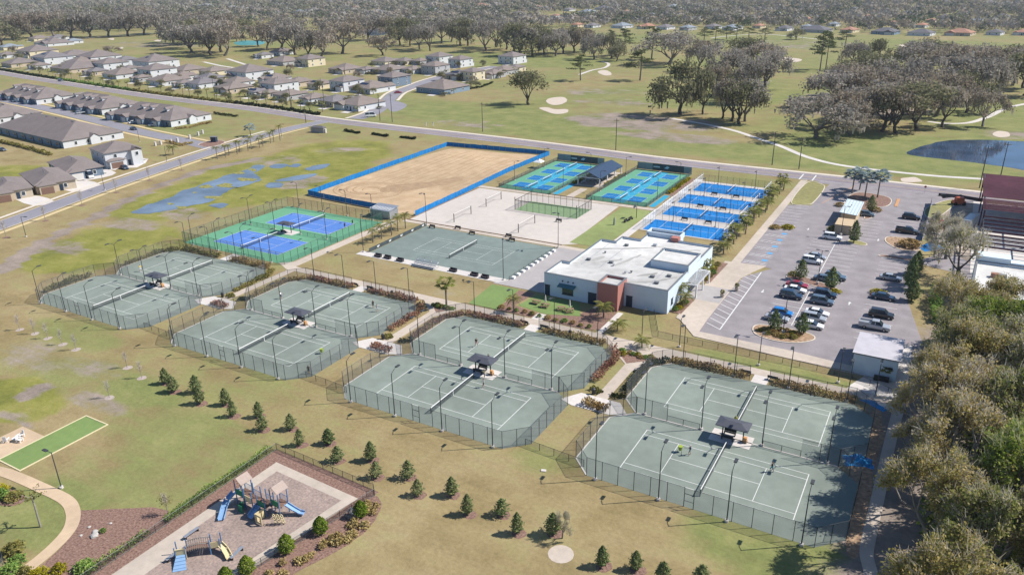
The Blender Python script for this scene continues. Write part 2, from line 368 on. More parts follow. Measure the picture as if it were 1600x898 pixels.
sub_c = catmull([(-256.6,292.2),(-261.2,312.7),(-279.0,345.8),(-293.7,373.2),(-300.9,400.5),(-307.6,424.4),(-312.3,455.5),(-311.9,479.7),(-309.1,515.7)], 6)
mb = MB(); ribbon(mb, sub_c, 8.5, .032); mb.prism(catmull([(-264.1,327.0),(-275.1,346.2),(-261.7,339.8),(-254.5,329.0),(-252.2,316.8)], 4, True), .0, .033); struct('estate_road', mb, M['street'])
mb = MB(); ribbon(mb, sub_c, 1.8, .05, off=5.6); ribbon(mb, sub_c[12:], 1.8, .05, off=-5.6); struct('estate_sidewalk', mb, M['kerb'])
row_c = catmull([(-263.5,213.2),(-281.1,216.3),(-303.3,219.6),(-329.9,223.7),(-365.0,231.2),(-415.8,241.2),(-466.4,249.6),(-539.2,259.0)], 6)
mb = MB(); ribbon(mb, row_c, 8.0, .033); struct('townhouse_street', mb, M['street'])
mb = MB(); ribbon(mb, row_c[6:], 1.6, .05, off=-6.0); ribbon(mb, row_c[6:], 1.6, .05, off=5.6); struct('townhouse_sidewalk', mb, M['kerb_yellow'])
# golf cart paths
for nm, pl, wd in [('cart_path', [(-116.6,356.7),(-98.6,349.3),(-82.9,339.7),(-70.4,327.7),(-57.4,314.8),(-44.5,299.5),(-29.6,290.9),(-4.092,288.9),(12.4,291.1),(27.0,291.0)], 2.4),
                   ('cart_path', [(41.5,484.7),(29.7,468.2),(21.3,449.4),(13.7,420.4),(6.154,400.7),(-3.023,394.8),(-9.788,397.0)], 2.6),
                   ('cart_path', [(-228.9,493.1),(-231.4,520.0),(-229.2,537.9),(-236.5,562.4),(-248.8,577.1)], 2.4), ('cart_path', [(-232.2,818.7),(-218.9,858.4),(-189.1,886.1),(-128.5,835.1)], 2.6),
                   ('cart_path', [(-944.7,593.1),(-944.0,635.7),(-933.9,684.2)], 4), ('cart_path', [(-562.4,480.4),(-515.0,455.3),(-482.5,438.7),(-456.8,430.7)], 3), ('cart_path', [(-560.6,453.5),(-521.4,437.9),(-499.9,431.9)], 3)]:
    mb = MB(); ribbon(mb, catmull(pl, 6), wd, .03); struct(nm, mb, M['concrete_pale'])
for i, pl in enumerate([[(-196.6,380.6),(-198.9,392.2),(-194.0,396.9),(-186.9,387.3),(-183.6,374.2),(-187.7,370.1)], [(-189.1,358.1),(-186.0,361.6),(-179.3,358.0),(-173.6,360.5),(-169.4,349.7),(-173.8,345.6),(-182.9,352.0)],
                        [(-223.0,511.1),(-225.0,522.5),(-219.3,520.7),(-208.3,501.4),(-211.7,496.2)], [(-129.3,647.4),(-123.0,655.0),(-110.4,644.3),(-109.6,625.1),(-119.2,626.2)], [(-54.2,792.9),(-49.6,801.3),(-43.2,783.3),(-47.7,775.2)],
                        [(15.4,375.9),(17.5,384.6),(21.0,383.1),(21.5,374.3),(17.8,369.7)], [(-11.6,280.4),(-7.672,284.2),(-5.428,278.7),(-10.5,275.3)], [(-902.0,596.6),(-903.6,606.1),(-875.1,585.7)], [(-771.7,517.6),(-771.3,525.5),(-750.9,509.8)], [(-815.5,595.7),(-823.5,612.0),(-799.2,591.8)], [(-40.6,401.6),(-37.3,407.0),(-37.1,395.5)]]):
    sheet('bunker', wobble(catmull(pl, 6, True), .5, .25, i), .05, M['bunker'])
# ---------------------------------------------------------------- water
sheet('pond', wobble(catmull([(-12.6,320.8),(-8.904,337.7),(-1.052,353.7),(12.8,361.6),(26.1,365.0),(43.5,371.9),(43.4,324.1),(31.4,308.1),(20.5,313.0),(8.8,316.0),(-1.434,317.8)], 6, True), 1.0, .15, 3), .04, M['water'])
for i, pl in enumerate([[(-211.5,137.4),(-214.6,142.8),(-216.0,149.4),(-218.3,158.5),(-221.0,169.2),(-222.2,180.5),(-223.5,190.5),(-225.1,198.7),(-220.4,197.6),(-215.5,188.0),(-205.4,182.7),(-205.4,174.0),(-205.8,168.3),(-201.0,161.0),(-200.7,152.9),(-203.5,144.4),(-206.7,138.3)],
                        [(-217.8,198.8),(-220.0,203.5),(-215.3,203.5),(-212.5,198.1)], [(-211.7,201.8),(-214.2,206.3),(-211.6,206.4),(-208.7,202.1)], [(-204.6,201.9),(-205.1,208.4),(-200.7,211.6),(-198.6,205.9),(-200.8,200.5)], [(-197.6,176.9),(-200.3,182.2),(-196.7,183.1),(-193.0,178.3)], [(-200.3,185.2),(-200.2,191.2),(-196.1,197.4),(-193.1,193.7),(-195.9,185.4)],
                        [(-196.7,152.5),(-196.3,155.9),(-192.0,155.7),(-190.5,151.7)]]):
    sheet('marsh_pool', wobble(wobble(catmull(pl, 22, True), 2.0, .16, i + 9), .55, .7, i + 30), .04, M['shallow'])
sheet('lake', catmull([(-694.3,801.7),(-712.8,846.7),(-669.2,833.3),(-607.0,759.9),(-616.0,736.4)], 6, True), .05, M['water'])
sheet('lake', catmull([(-696.8,607.9),(-707.9,630.7),(-677.1,631.8),(-647.0,599.6),(-663.5,586.0)], 6, True), .05, mat('teal_pool', (.06, .28, .28), .3, .1, .1, coord='World'))
# ---------------------------------------------------------------- paved areas of the club
struct('walkway', MB().box(-134, 1.2, 122.5, 124.9, -.1, .055), M['concrete'])
for x0, x1 in ((-133.4, -131.3), (-88.4, -86.2), (-43.6, -41.6)):
    struct('walkway_branch', MB().box(x0, x1, 102.3, 122.5, -.1, .056), M['concrete'])
    cx_ = (x0 + x1) / 2 - .25
    struct('gate_plaza', MB().prism([(cx_ - 5.6, 99.2), (cx_ - 3.2, 98.2), (cx_ + 3.4, 98.4), (cx_ + 6.0, 99.6), (cx_ + 3.6, 102.6), (cx_ - 3.4, 102.6)], -.1, .057), M['concrete_pale'])
struct('walkway_branch', MB().prism([(-50.5, 122.5), (-41.6, 113.5), (-36.5, 122.5)], -.1, .0545), M['concrete'])
struct('walkway_branch', MB().prism([(-93, 122.5), (-86.3, 116), (-83, 122.5)], -.1, .0545), M['concrete'])
struct('walkway_branch', MB().box(-136, -133.2, 124.9, 166, -.1, .055), M['concrete'])
struct('walkway_branch', MB().prism([(-134, 122.5), (-139, 125.0), (-136, 127), (-133.2, 124.9)], -.1, .054), M['concrete'])
struct('walkway_branch', MB().box(-132.5, -68, 166.6, 168.4, -.1, .055), M['concrete'])
struct('walkway_branch', MB().box(-133, -70.6, 208.4, 210.6, -.1, .055), M['concrete'])
struct('walkway_branch', MB().box(-71.9, -69.6, 168.4, 250, -.1, .056), M['concrete_pale'])
struct('walkway_branch', MB().box(-101.9, -99.4, 210.6, 222, -.1, .056), M['concrete'])
struct('walkway_branch', MB().box(-40.6, -38.5, 176, 264, -.1, .055), M['concrete'])
for x in (-65.5, -21.0, -109.5): struct('court_entry', MB().box(x - 1.3, x + 1.3, 119.6, 122.5, -.1, .056), M['concrete_pale'])
for x in (-153.0,): struct('court_entry', MB().box(x - 1.3, x + 1.3, 119.9, 124.3, -.1, .056), M['concrete_pale'])
struct('kerb_walk', MB().prism([(-42.2, 140), (-36.2, 132.2), (-4, 130.5), (1.2, 126), (1.2, 128.8), (-4.5, 133.2), (-19, 134.6), (-35.9, 134.7), (-36.1, 141)], -.1, .11), M['concrete'])
struct('entrance_plaza', MB().prism([(-42, 139), (-36.3, 135.5), (-36.1, 142), (-35.9, 166), (-34.4, 171.4), (-32.5, 176.9), (-42, 176)], -.1, .1), M['concrete'])
struct('entrance_band', MB().box(-44.2, -36.2, 150, 158.5, .0, .105), M['pave'])
struct('terrace', MB().prism([(-85, 138), (-72, 138), (-72, 145), (-69.6, 146), (-69.6, 164), (-66, 166.6), (-82.4, 166.6), (-82.4, 141)], -.1, .056), M['pave'])
struct('parking_lot', MB().sheet([(-35, 132.5), (-19, 134.2), (-4.8, 132.6), (-2.6, 140), (1.5, 140), (2.2, 150)] + [(-1.675,169.7),(-1.752,193.3),(-2.16,208.5)] + [(-1.2, 218), (1.6, 240), (5, 250), (8.5, 256.5), (14, 264.6), (-31, 266.2), (-31.7, 258), (-32.2, 234.2), (-38.5, 232), (-38.5, 176.5), (-31, 176), (-35.5, 168), (-36.4, 150), (-36.4, 134)], .028), M['asphalt'])
struct('drive_apron', MB().sheet([(-34, 262), (-28, 262), (-28, 265.2), (-36, 265.2)], .034), M['asphalt'])
struct('rear_drive', MB().sheet([(-1.434,196.9),(3.098,205.8),(7.278,204.4),(11.3,197.7),(20.4,202.3),(19.6,180.8),(7.783,181.8),(5.987,192.6),(-0.4942,194.9)], .032), M['asphalt'])
struct('shed_apron', MB().sheet([(-7.172,126.7),(-1.915,140.0),(-0.6351,146.5),(0.7122,147.2),(1.512,122.0),(-1.593,120.4),(-7.807,124.0)], .03), M['concrete_pale'])
mb = MB(); ribbon(mb, catmull([(1.6, 70), (1.4, 77), (.9, 80.8), (.1, 84), (.0, 88), (.1, 96), (.2, 108), (.4, 118), (.7, 124)], 5), 1.6, .05); struct('woodland_path', mb, M['concrete'])
struct('leaf_litter', MB().sheet(wobble(catmull([(-2.4, 84), (-.8, 84), (-.8, 100), (-1, 114), (-2.4, 121), (-4, 112), (-3.6, 96)], 5, True), .6, .5), .012), M['stain'])
# park corner bottom left
mb = MB(); ribbon(mb, catmull([(-116, 41.4), (-110, 43.0), (-101, 43.5), (-96, 43.5), (-93, 42.6), (-90.6, 41), (-89.2, 39.2), (-88.2, 36.8), (-87.6, 34.4), (-87.2, 31), (-87.3, 27)], 6), 1.75, .05); struct('park_path', mb, M['concrete_warm'])
struct('park_mulch', MB().sheet([(-92.2, 43.1), (-89.5, 44.8), (-87, 46.4), (-84, 48.3), (-80.3, 49), (-79.4, 48), (-79.6, 31), (-86.3, 31), (-86.5, 34.6), (-87.4, 37.4), (-88.6, 40), (-90.3, 41.9)], .016), M['mulch'])
struct('playground_mulch', MB().sheet([(-79.4, 31), (-79.4, 66), (-59.4, 65.3), (-61.8, 50), (-63, 40), (-64, 31)], .018), M['mulch'])
struct('bed_mulch', MB().sheet(wobble(catmull([(-59.6, 64.2), (-57.5, 63.4), (-56.2, 60.5), (-55.8, 57), (-57, 52.5), (-58.6, 48), (-61, 42), (-65, 37), (-63, 44), (-61.6, 52), (-60.6, 58)], 5, True), .25, .6), .021), M['mulch'])
mb = MB()
mb.prism([(-77.6, 31), (-77.0, 63.6), (-61.0, 62.8), (-62.9, 50), (-64.4, 40), (-66, 31)], -.1, .06)
struct('playground_walk', mb, M['concrete'])
struct('playground_floor', MB().sheet([(-75.3, 62.0), (-62.7, 61.4), (-64.4, 50.0), (-66.2, 38), (-68, 31), (-74.0, 31), (-74.0, 40.8), (-73.9, 43.4), (-74.0, 45.5), (-75.7, 47.2), (-75.5, 48.8)], .066), M['rubber'])
mb = MB(); mb.box(-113.9, -108.5, 44.4, 58, -.05, .03)
bc = struct('bocce_lawn', mb, M['turf'])
mb = MB()
for a in ((-114.1, -113.9, 44.2, 58.2), (-108.5, -108.3, 44.2, 58.2), (-113.9, -108.5, 44.2, 44.4), (-113.9, -108.5, 58.0, 58.2)): mb.box(*a, -.05, .09)
struct('edging', mb, mat('pale_timber', (.62, .54, .34), .8, .08, 2), bc)
struct('park_patio', MB().box(-120, -114.1, 44.5, 51.3, -.05, .05), M['concrete_warm'])
# construction yard ground
struct('building_site_ground', MB().sheet(wobble(catmull([(-1.31,252.2),(2.667,258.8),(16.0,260.8),(34.8,261.4),(33.1,208.9),(15.2,199.7),(7.255,205.4),(2.48,203.9),(-0.363,223.9)], 4, True), .5, .3), .024), M['dirt'])

# ---------------------------------------------------------------- club materials
M['chain'] = veil('chain_link', (.15, .155, .155), .27)
M['chain_green'] = veil('green_chain_link', (.04, .14, .10), .24)
M['netting'] = veil('court_netting', (.03, .035, .04), .48)
M['mesh_light'] = veil('wire_mesh', (.05, .055, .06), .16)
M['glass_wall'] = veil('toughened_glass', (.50, .62, .68), .18)
M['steel'] = mat('dark_steel', (.05, .055, .06), .5, .1, 2, metal=.3)
M['pole'] = mat('bronze_pole', (.05, .055, .06), .55, .15, 1)
M['galv'] = mat('galvanised_steel', (.45, .47, .5), .4, .08, 2, metal=.6)
M['canopy'] = mat('canopy_metal', (.075, .078, .095), .55, .08, 1.5)
M['blue_cloth'] = mat('blue_screen_cloth', (.005, .165, .44), .85, .18, .6, coord='World')
M['banner'] = mat('dark_banner', (.06, .075, .08), .8, .1, 1)
M['banner_grey'] = mat('grey_windscreen', (.25, .28, .29), .85, .08, 1)
M['wicker'] = mat('dark_wicker', (.05, .045, .05), .9, .3, 8, bump=.3)
M['wood'] = mat('weathered_wood', (.24, .16, .10), .9, .15, 4)
M['lens'] = mat('lamp_lens', (.12, .13, .14), .3, .05, 1)
M['lime'] = mat('lime_plastic', (.30, .38, .05), .6, .05, 1)

# ---- leaf clouds
def leafquads(P, size, rng, flat=0.0, asp=.7, nrm=None):
    n = len(P); N_ = rng.normal(size=(n, 3)); N_[:, 2] = N_[:, 2] * (1 - flat) + flat * 1.5
    if nrm is not None: N_ = nrm.copy()
    N_ /= np.linalg.norm(N_, axis=1)[:, None]
    A = np.cross(N_, rng.normal(size=(n, 3))); A /= np.linalg.norm(A, axis=1)[:, None] + 1e-9
    B = np.cross(N_, A); s = np.asarray(size).reshape(-1, 1) * np.ones((n, 1)) / 2
    c = np.stack([P - A * s, P - B * s * asp, P + A * s, P + B * s * asp], 1).reshape(-1, 3)
    return c, np.arange(4 * n).reshape(n, 4)
def cloudmesh(name, P, size, m, seed, flat=0.0, asp=.7, v=None):
    rng = np.random.default_rng(seed); c, q = leafquads(P, size, rng, flat, asp)
    return mesh_np(bpy.data.meshes.new(name), c, q, [m], v=rng.random(len(P)) if v is None else v)
LEAF = dict(
    hedge_red=leafmat('copper_hedge', [(0.15, 0.0675, 0.0525), (0.3, 0.15, 0.112), (0.405, 0.225, 0.15), (0.3, 0.24, 0.105)]),
    hedge_tan=leafmat('tawny_hedge', [(0.15, 0.09, 0.0525), (0.315, 0.217, 0.0825), (0.45, 0.315, 0.128), (0.33, 0.3, 0.09)]),
    hedge_olive=leafmat('olive_hedge', [(0.0675, 0.075, 0.03), (0.15, 0.15, 0.045), (0.27, 0.232, 0.0675), (0.33, 0.285, 0.105)]),
    hedge_green=leafmat('green_hedge', [(0.0562, 0.112, 0.0338), (0.135, 0.225, 0.0562), (0.225, 0.338, 0.0788), (0.338, 0.405, 0.112)]),
    hedge_dark=leafmat('dark_hedge', [(.015, .025, .012), (.035, .05, .02), (.06, .075, .03)]),
    yellow=leafmat('yellow_shrub', [(.16, .15, .01), (.30, .27, .02), (.40, .33, .03)]),
    grass=leafmat('clump_grass', [(0.225, 0.18, 0.075), (0.39, 0.3, 0.12), (0.51, 0.39, 0.18), (0.24, 0.24, 0.075)]),
    silver=leafmat('silver_shrub', [(.16, .19, .20), (.26, .29, .30), (.34, .36, .36)]),
)
def pathpts(pts, n, rng, wd):
    P = np.array(pts, float); d = np.diff(P, axis=0); L = np.hypot(d[:, 0], d[:, 1]); c = np.concatenate([[0], np.cumsum(L)])
    t = rng.random(n) * c[-1]; i = np.clip(np.searchsorted(c, t) - 1, 0, len(L) - 1); f = (t - c[i]) / L[i]
    Q = P[i] + d[i] * f[:, None]; nn = np.stack([-d[i][:, 1], d[i][:, 0]], 1) / L[i][:, None]
    return Q + nn * ((rng.random(n) - .5) * wd)[:, None], t
HN = [0]
def hedge(label, pts, wd, ht, key, dens=70, leaf=.34, group=None, name='hedge', cat='hedge'):
    HN[0] += 1; rng = np.random.default_rng(HN[0] * 13 + 5)
    L = sum(math.hypot(b[0] - a[0], b[1] - a[1]) for a, b in zip(pts[:-1], pts[1:]))
    n = int(L * dens); Q, t = pathpts(pts, n, rng, wd)
    hv = ht * (.72 + .28 * np.sin(t * .9 + HN[0]) * np.sin(t * .37 + 2)) * (.85 + .3 * rng.random(n))
    z = hv * np.sqrt(rng.random(n)); P = np.column_stack([Q, z])
    drift = .5 + .35 * np.sin(t * .55 + HN[0] * 1.7) * np.sin(t * .23)
    o = ob(name, cloudmesh(name, P, leaf * (.6 + .8 * rng.random(n)), LEAF[key], HN[0], v=np.clip(drift + rng.normal(0, .22, n), 0, 1)))
    return tag(o, label, cat, group)

# ---- fences
U_PANEL = MB().quad((0, 0, 0), (1, 0, 0), (1, 0, 1), (0, 0, 1))
PANELS = {}
def panel_mesh(m):
    if m.name not in PANELS: PANELS[m.name] = U_PANEL.mesh('panel', m)
    return PANELS[m.name]
POSTS = {}
def post_mesh(h, r, m):
    k = (round(h, 2), r, m.name)
    if k not in POSTS: POSTS[k] = MB().tube([(0, 0, 0), (0, 0, h)], r, 6).mesh('post', m)
    return POSTS[k]
RAILS = {}
def rail_mesh(m, r):
    k = (m.name, r)
    if k not in RAILS: RAILS[k] = MB().tube([(0, 0, 0), (1, 0, 0)], r, 4).mesh('top_rail', m)
    return RAILS[k]
def fence(label, runs, h, cat='fence', name='chain_link_fence', sp=2.45, pm=None, fm=None, r=.045, group=None, rail=True, bottom=False, zoff=0.0):
    """runs: list of (points, height or None); posts, mesh panels and rails are parts"""
    pm = pm or M['chain']; fm = fm or M['steel']
    p0 = runs[0][0][0]; root = thing(name, label, cat, (p0[0], p0[1], zoff), group=group); done = set()
    for pts, hh in runs:
        hh = hh or h
        for a, b in zip(pts[:-1], pts[1:]):
            L = math.hypot(b[0] - a[0], b[1] - a[1]); n = max(1, round(L / sp)); an = math.atan2(b[1] - a[1], b[0] - a[0])
            for i in range(n + 1):
                x, y = a[0] + (b[0] - a[0]) * i / n, a[1] + (b[1] - a[1]) * i / n
                k = (round(x, 1), round(y, 1))
                if k not in done:
                    done.add(k); ob('post', post_mesh(hh, r, fm), root, (x - p0[0], y - p0[1], 0))
                if i < n:
                    ob('panel', panel_mesh(pm), root, (x - p0[0], y - p0[1], .03), an, (L / n, 1, hh - .06))
            if rail:
                ob('top_rail', rail_mesh(fm, .035), root, (a[0] - p0[0], a[1] - p0[1], hh - .02), an, (L, 1, 1))
                if bottom: ob('bottom_rail', rail_mesh(fm, .035), root, (a[0] - p0[0], a[1] - p0[1], .12), an, (L, 1, 1))
    return root
# ---- floodlight poles
def pole_parts(H, arms, arm_len=1.25, rise=.55):
    P = {'footing': MB().tube([(0, 0, 0), (0, 0, .32)], .27, 10).mesh('footing', M['concrete_pale']),
         'pole': MB().tube([(0, 0, .3), (0, 0, H)], [.085, .06], 8).mesh('pole', M['pole'])}
    P['arm'] = MB().tube([(0, 0, H - .08), (0, arm_len * .5, H + rise * .6), (0, arm_len, H + rise)], .045, 6).mesh('arm', M['pole'])
    hb = MB().obox((0, arm_len + .4, H + rise + .02), (.42, .9, .13)); P['lamp_head'] = hb.mesh('lamp_head', M['pole'])
    P['lens'] = MB().obox((0, arm_len + .42, H + rise - .052), (.34, .7, .02)).mesh('lens', M['lens'])
    return P
PP = pole_parts(7.75, 1); PT = pole_parts(9.4, 1, .9, .1); PS = pole_parts(5.9, 1, 1.0, -.1); PL = pole_parts(6.6, 1, 1.1, .25)
def light_pole(label, x, y, dirs, P=PP, group='sports floodlight poles', name='floodlight_pole', cat='light pole'):
    t = thing(name, label, cat, (x, y, 0), group=group)
    ob('footing', P['footing'], t); ob('pole', P['pole'], t)
    for d in dirs:
        ob('arm', P['arm'], t, rz=d); hd = ob('lamp_head', P['lamp_head'], t, rz=d); ob('lens', P['lens'], hd)
    return t
# ---- tennis
CW, CD, CS, SV = 23.77, 10.97, 1.37, 5.485
def court_lines(mb, x0, y0, z, lw=.085):
    def hl(xa, xb, y): mb.box(xa, xb, y - lw / 2, y + lw / 2, z - .003, z)
    def vl(x, ya, yb, k=1): mb.box(x - lw * k / 2, x + lw * k / 2, ya, yb, z - .003, z + .0006)
    hl(x0, x0 + CW, y0); hl(x0, x0 + CW, y0 + CD); hl(x0, x0 + CW, y0 + CS); hl(x0, x0 + CW, y0 + CD - CS)
    hl(x0 + SV, x0 + CW - SV, y0 + CD / 2)
    vl(x0, y0 - lw / 2, y0 + CD + lw / 2, 1.3); vl(x0 + CW, y0 - lw / 2, y0 + CD + lw / 2, 1.3)
    vl(x0 + SV, y0 + CS, y0 + CD - CS); vl(x0 + CW - SV, y0 + CS, y0 + CD - CS)
NET = {'net': MB().quad((0, -.9, .06), (0, 11.87, .06), (0, 11.87, .98), (0, -.9, .98)).mesh('net', M['netting']),
       'headband': MB().box(-.035, .035, -.9, 11.87, .96, 1.09).mesh('headband', M['white']),
       'net_post': MB().tube([(0, 0, 0), (0, 0, 1.12)], .06, 8).mesh('net_post', M['steel']),
       'centre_strap': MB().box(-.04, .04, 5.44, 5.53, .03, .97).mesh('centre_strap', M['white'])}
def tennis_net(label, x, y):
    t = thing('tennis_net', label, 'net', (x, y, .02), group='tennis nets')
    for k in ('net', 'headband', 'centre_strap'): ob(k, NET[k], t)
    for yy in (-.95, 11.92): ob('net_post', NET['net_post'], t, (0, yy, 0))
BENCH = {'seat': MB().box(-.9, .9, -.22, .22, .42, .47).box(-.86, -.78, -.2, .2, .05, .42).mesh('seat', M['black']),
         'backrest': MB().obox((0, .25, .70), (1.8, .05, .42), 0).mesh('backrest', M['black']),
         'leg': MB().box(-.04, .04, -.24, .28, 0, .42).box(-.04, .04, .2, .28, .42, .88).mesh('leg', M['black']),
         'armrest': MB().box(-.03, .03, -.24, .24, .62, .66).mesh('armrest', M['black'])}
def bench(label, x, y, rz=0, group='black park benches', z=.055):
    t = thing('park_bench', label, 'bench', (x, y, z), rz, group)
    ob('seat', BENCH['seat'], t); ob('backrest', BENCH['backrest'], t)
    for sx in (-.8, .8): ob('leg', BENCH['leg'], t, (sx, 0, 0)); ob('armrest', BENCH['armrest'], t, (sx, 0, 0))
    return t
def hip(mb, x0, x1, y0, y1, z0, zr, ridge, th=.12, mi=0):
    cy_ = (y0 + y1) / 2; a = (x0 + ridge, cy_, zr); b = (x1 - ridge, cy_, zr)
    lo = [(x0, y0, z0), (x1, y0, z0), (x1, y1, z0), (x0, y1, z0)]; hi = [(p[0], p[1], z0 + th) for p in lo]
    n = [*lo, *hi, a, b]
    mb.add(n, [(3, 2, 1, 0), (0, 1, 5, 4), (1, 2, 6, 5), (2, 3, 7, 6), (3, 0, 4, 7), (4, 5, 9, 8), (5, 6, 9), (6, 7, 8, 9), (7, 4, 8)], mi)
    return mb
CAN = {'canopy_roof': hip(MB(), -2.4, 2.4, -1.45, 1.45, 2.45, 2.95, 1.35).mesh('canopy_roof', M['canopy']),
       'post': MB().box(-.08, .08, -.08, .08, 0, 2.5).mesh('post', M['steel']),
       'beam': MB().box(-1.8, 1.8, -.06, .06, 2.3, 2.44).mesh('beam', M['steel'])}
COOL = {'tub': MB().box(-.25, .25, -.25, .25, .35, .9).mesh('tub', mat('orange_cooler', (.55, .28, .10), .6, .05, 1)),
        'stand': MB().box(-.3, .3, -.3, .3, 0, .34).mesh('stand', M['wood'])}
PAIRX = [-164.95, -120.8, -76.72, -32.6]; PAIRY = 86.2
PNAME = ['marsh-side', 'second-from-left', 'clubhouse-front', 'woodland-side']
OCT_LO = [(-3.4, -4), (27.0, -4), (30.2, -.8), (30.2, 11.7), (27.1, 14.75), (-3.3, 14.75), (-6.5, 11.6), (-6.5, -.9)]
OCT_UP = [(-3.3, 14.75), (27.1, 14.75), (30.2, 18), (30.0, 30.6), (26.8, 33.75), (-3.7, 33.5), (-6.4, 30.4), (-6.4, 18.2)]
for pi, (X0, nm) in enumerate(zip(PAIRX, PNAME)):
    sh = lambda pts: [(X0 + a, PAIRY + b) for a, b in pts]
    for oc, fb in ((OCT_LO, 'front'), (OCT_UP, 'rear')):
        base = struct('clay_court', MB().prism(sh(oc), -.1, .02 if fb == 'front' else .0205), M['clay'])
        mb = MB(); court_lines(mb, X0, PAIRY if fb == 'front' else PAIRY + 18.65, .026); struct('court_lines', mb, M['line'], base)
        tennis_net(f'net across the {fb} court of the {nm} clay pair', X0 + CW / 2, PAIRY if fb == 'front' else PAIRY + 18.65)
    mb = MB()
    for oc in (OCT_LO[4:] + OCT_LO[:1], OCT_UP[5:]+OCT_UP[:1]):
        ribbon(mb, sh(oc), .22, .06)
    struct('court_kerb', mb, M['concrete_pale'])
    per = [([(27.1, 14.75), (30.2, 18), (30.0, 30.6), (26.8, 33.75), (13.3, 33.7)], None), ([(10.0, 33.65), (-3.7, 33.5), (-6.4, 30.4), (-6.4, 18.2), (-3.3, 14.75), (-6.5, 11.6), (-6.5, -.9), (-3.4, -4), (10.6, -4)], None),
           ([(11.9, -4), (27, -4), (30.2, -.8), (30.2, 11.7), (27.1, 14.75)], None)]
    f = fence(f'tall black chain link fence around the {nm} clay court pair', [(sh(p), h) for p, h in per], 3.05, group='clay court enclosure fences')
    g = ob('gate', MB().box(-.65, -.6, -.03, .03, 0, 2.1).box(.6, .65, -.03, .03, 0, 2.1).box(-.65, .65, -.03, .03, 2.05, 2.12).box(-.65, .65, -.02, .02, .95, 1.0).mesh('gate', M['steel']), f,
           (X0 + 11.25 - f.location.x, PAIRY - 4 - f.location.y, 0))
    ob('panel', panel_mesh(M['chain']), g, (-.6, 0, .05), 0, (1.2, 1, 2.0)); ob('panel', panel_mesh(M['chain']), g, (-.65, 0, 2.15), 0, (1.3, 1, .85))
    fence(f'stepped divider fence between the two {nm} clay courts', [(sh([(-3.2, 14.75), (1.85, 14.75)]), 3.0), (sh([(1.85, 14.75), (7.05, 14.75)]), 1.1), (sh([(16.55, 14.75), (21.9, 14.75)]), 1.1), (sh([(21.9, 14.75), (27.0, 14.75)]), 3.0)], 3.0, name='divider_fence', group='clay court divider fences')
    for row, yy, dirs in (('front', -4.35, [0]), ('middle', 14.75, [0, math.pi]), ('rear', 34.15, [math.pi])):
        for i, xx in enumerate((-1.9, 7.25, 16.4, 25.55)):
            light_pole(f'{ORD[i]} floodlight pole from left, {row} row of the {nm} clay pair', X0 + xx, PAIRY + yy + (.25 if row == 'middle' else 0), dirs)
    cx_, cy_ = X0 + 12.1, PAIRY + 14.75
    struct('canopy_pad', MB().box(X0 + 8.9, X0 + 15.0, PAIRY + 12.95, PAIRY + 16.4, -.05, .06), M['concrete_pale'])
    t = thing('shade_canopy', f'dark metal shade canopy between the two {nm} clay courts', 'canopy', (cx_, cy_, .06), group='court shade canopies')
    ob('canopy_roof', CAN['canopy_roof'], t); ob('beam', CAN['beam'], t)
    for sx in (-1.55, 1.55): ob('post', CAN['post'], t, (sx, 0, 0))
    for k, (bx_, by_, rz) in enumerate(((-.6, -.75, math.pi), (-.6, .75, 0))):
        bench(f'black bench under the {nm} canopy, {"near" if k == 0 else "far"} side', cx_ + bx_, cy_ + by_, rz, 'benches under the court canopies', .06)
    c = thing('water_cooler', f'orange water cooler on a stand at the {nm} canopy', 'cooler', (cx_ + 1.9, cy_ - .2, .06), group='court water coolers')
    ob('tub', COOL['tub'], c); ob('stand', COOL['stand'], c)
    # planting round the court pair
    k1 = ['hedge_olive', 'hedge_red', 'hedge_red', 'hedge_tan'][pi]; k2 = ['hedge_olive', 'hedge_tan', 'hedge_red', 'hedge_dark'][pi]; k3 = ['hedge_tan', 'hedge_red', 'hedge_tan', 'hedge_tan'][pi]
    dn = ['olive', 'coppery', 'rust red', 'tawny'][pi]
    hedge(f'{dn} hedge behind the rear fence of the {nm} clay pair, left of entry', sh([(-4.2, 34.6), (9.4, 34.8)]), 1.6, 1.2, k1, 95)
    hedge(f'{dn} hedge behind the rear fence of the {nm} clay pair, right of entry', sh([(13.8, 34.8), (27.0, 34.9)]), 1.6, 1.2, k3, 95)
    hedge(f'hedge along the left side of the {nm} rear clay court', sh([(-7.2, 20), (-7.3, 30.6), (-4.6, 34.0)]), 1.5, 1.15, k2, 95)
    if pi < 3: hedge(f'hedge along the right side of the {nm} rear clay court', sh([(30.9, 20.5), (30.8, 30.8), (28.6, 34.2)]), 1.7, 1.2, ['hedge_olive', 'hedge_red', 'hedge_red'][pi])
    if pi == 0: hedge('long olive hedge left of the marsh-side front clay court', sh([(-7.6, 0), (-7.7, 11.2)]), 1.5, 1.7, 'hedge_olive', 110)
    if pi < 3:
        hedge(f'clipped shrub bed below the gate path right of the {nm} clay pair', sh([(32.2, 13.6), (36.6, 13.1)]), 1.9, 1.1, ['hedge_red', 'hedge_red', 'hedge_tan'][pi], 130)
        hedge(f'low grey green planting beside the gate path right of the {nm} pair', sh([(31.4, 18.6), (33.4, 17.6)]), 1.5, .55, 'hedge_olive', 90)
        hedge(f'dark low planting left of the gate beyond the {nm} clay pair', sh([(35.4, 17.6), (37.6, 18.8)]), 1.5, .6, 'hedge_dark', 90)
    if pi > 0:
        for k, sx in enumerate((-2.3, 2.3)):
            bench(f'black bench on the walkway {"left" if k == 0 else "right"} of the {nm} court entry', X0 + 11.2 + sx, 121.9, math.pi, 'benches on the long walkway')
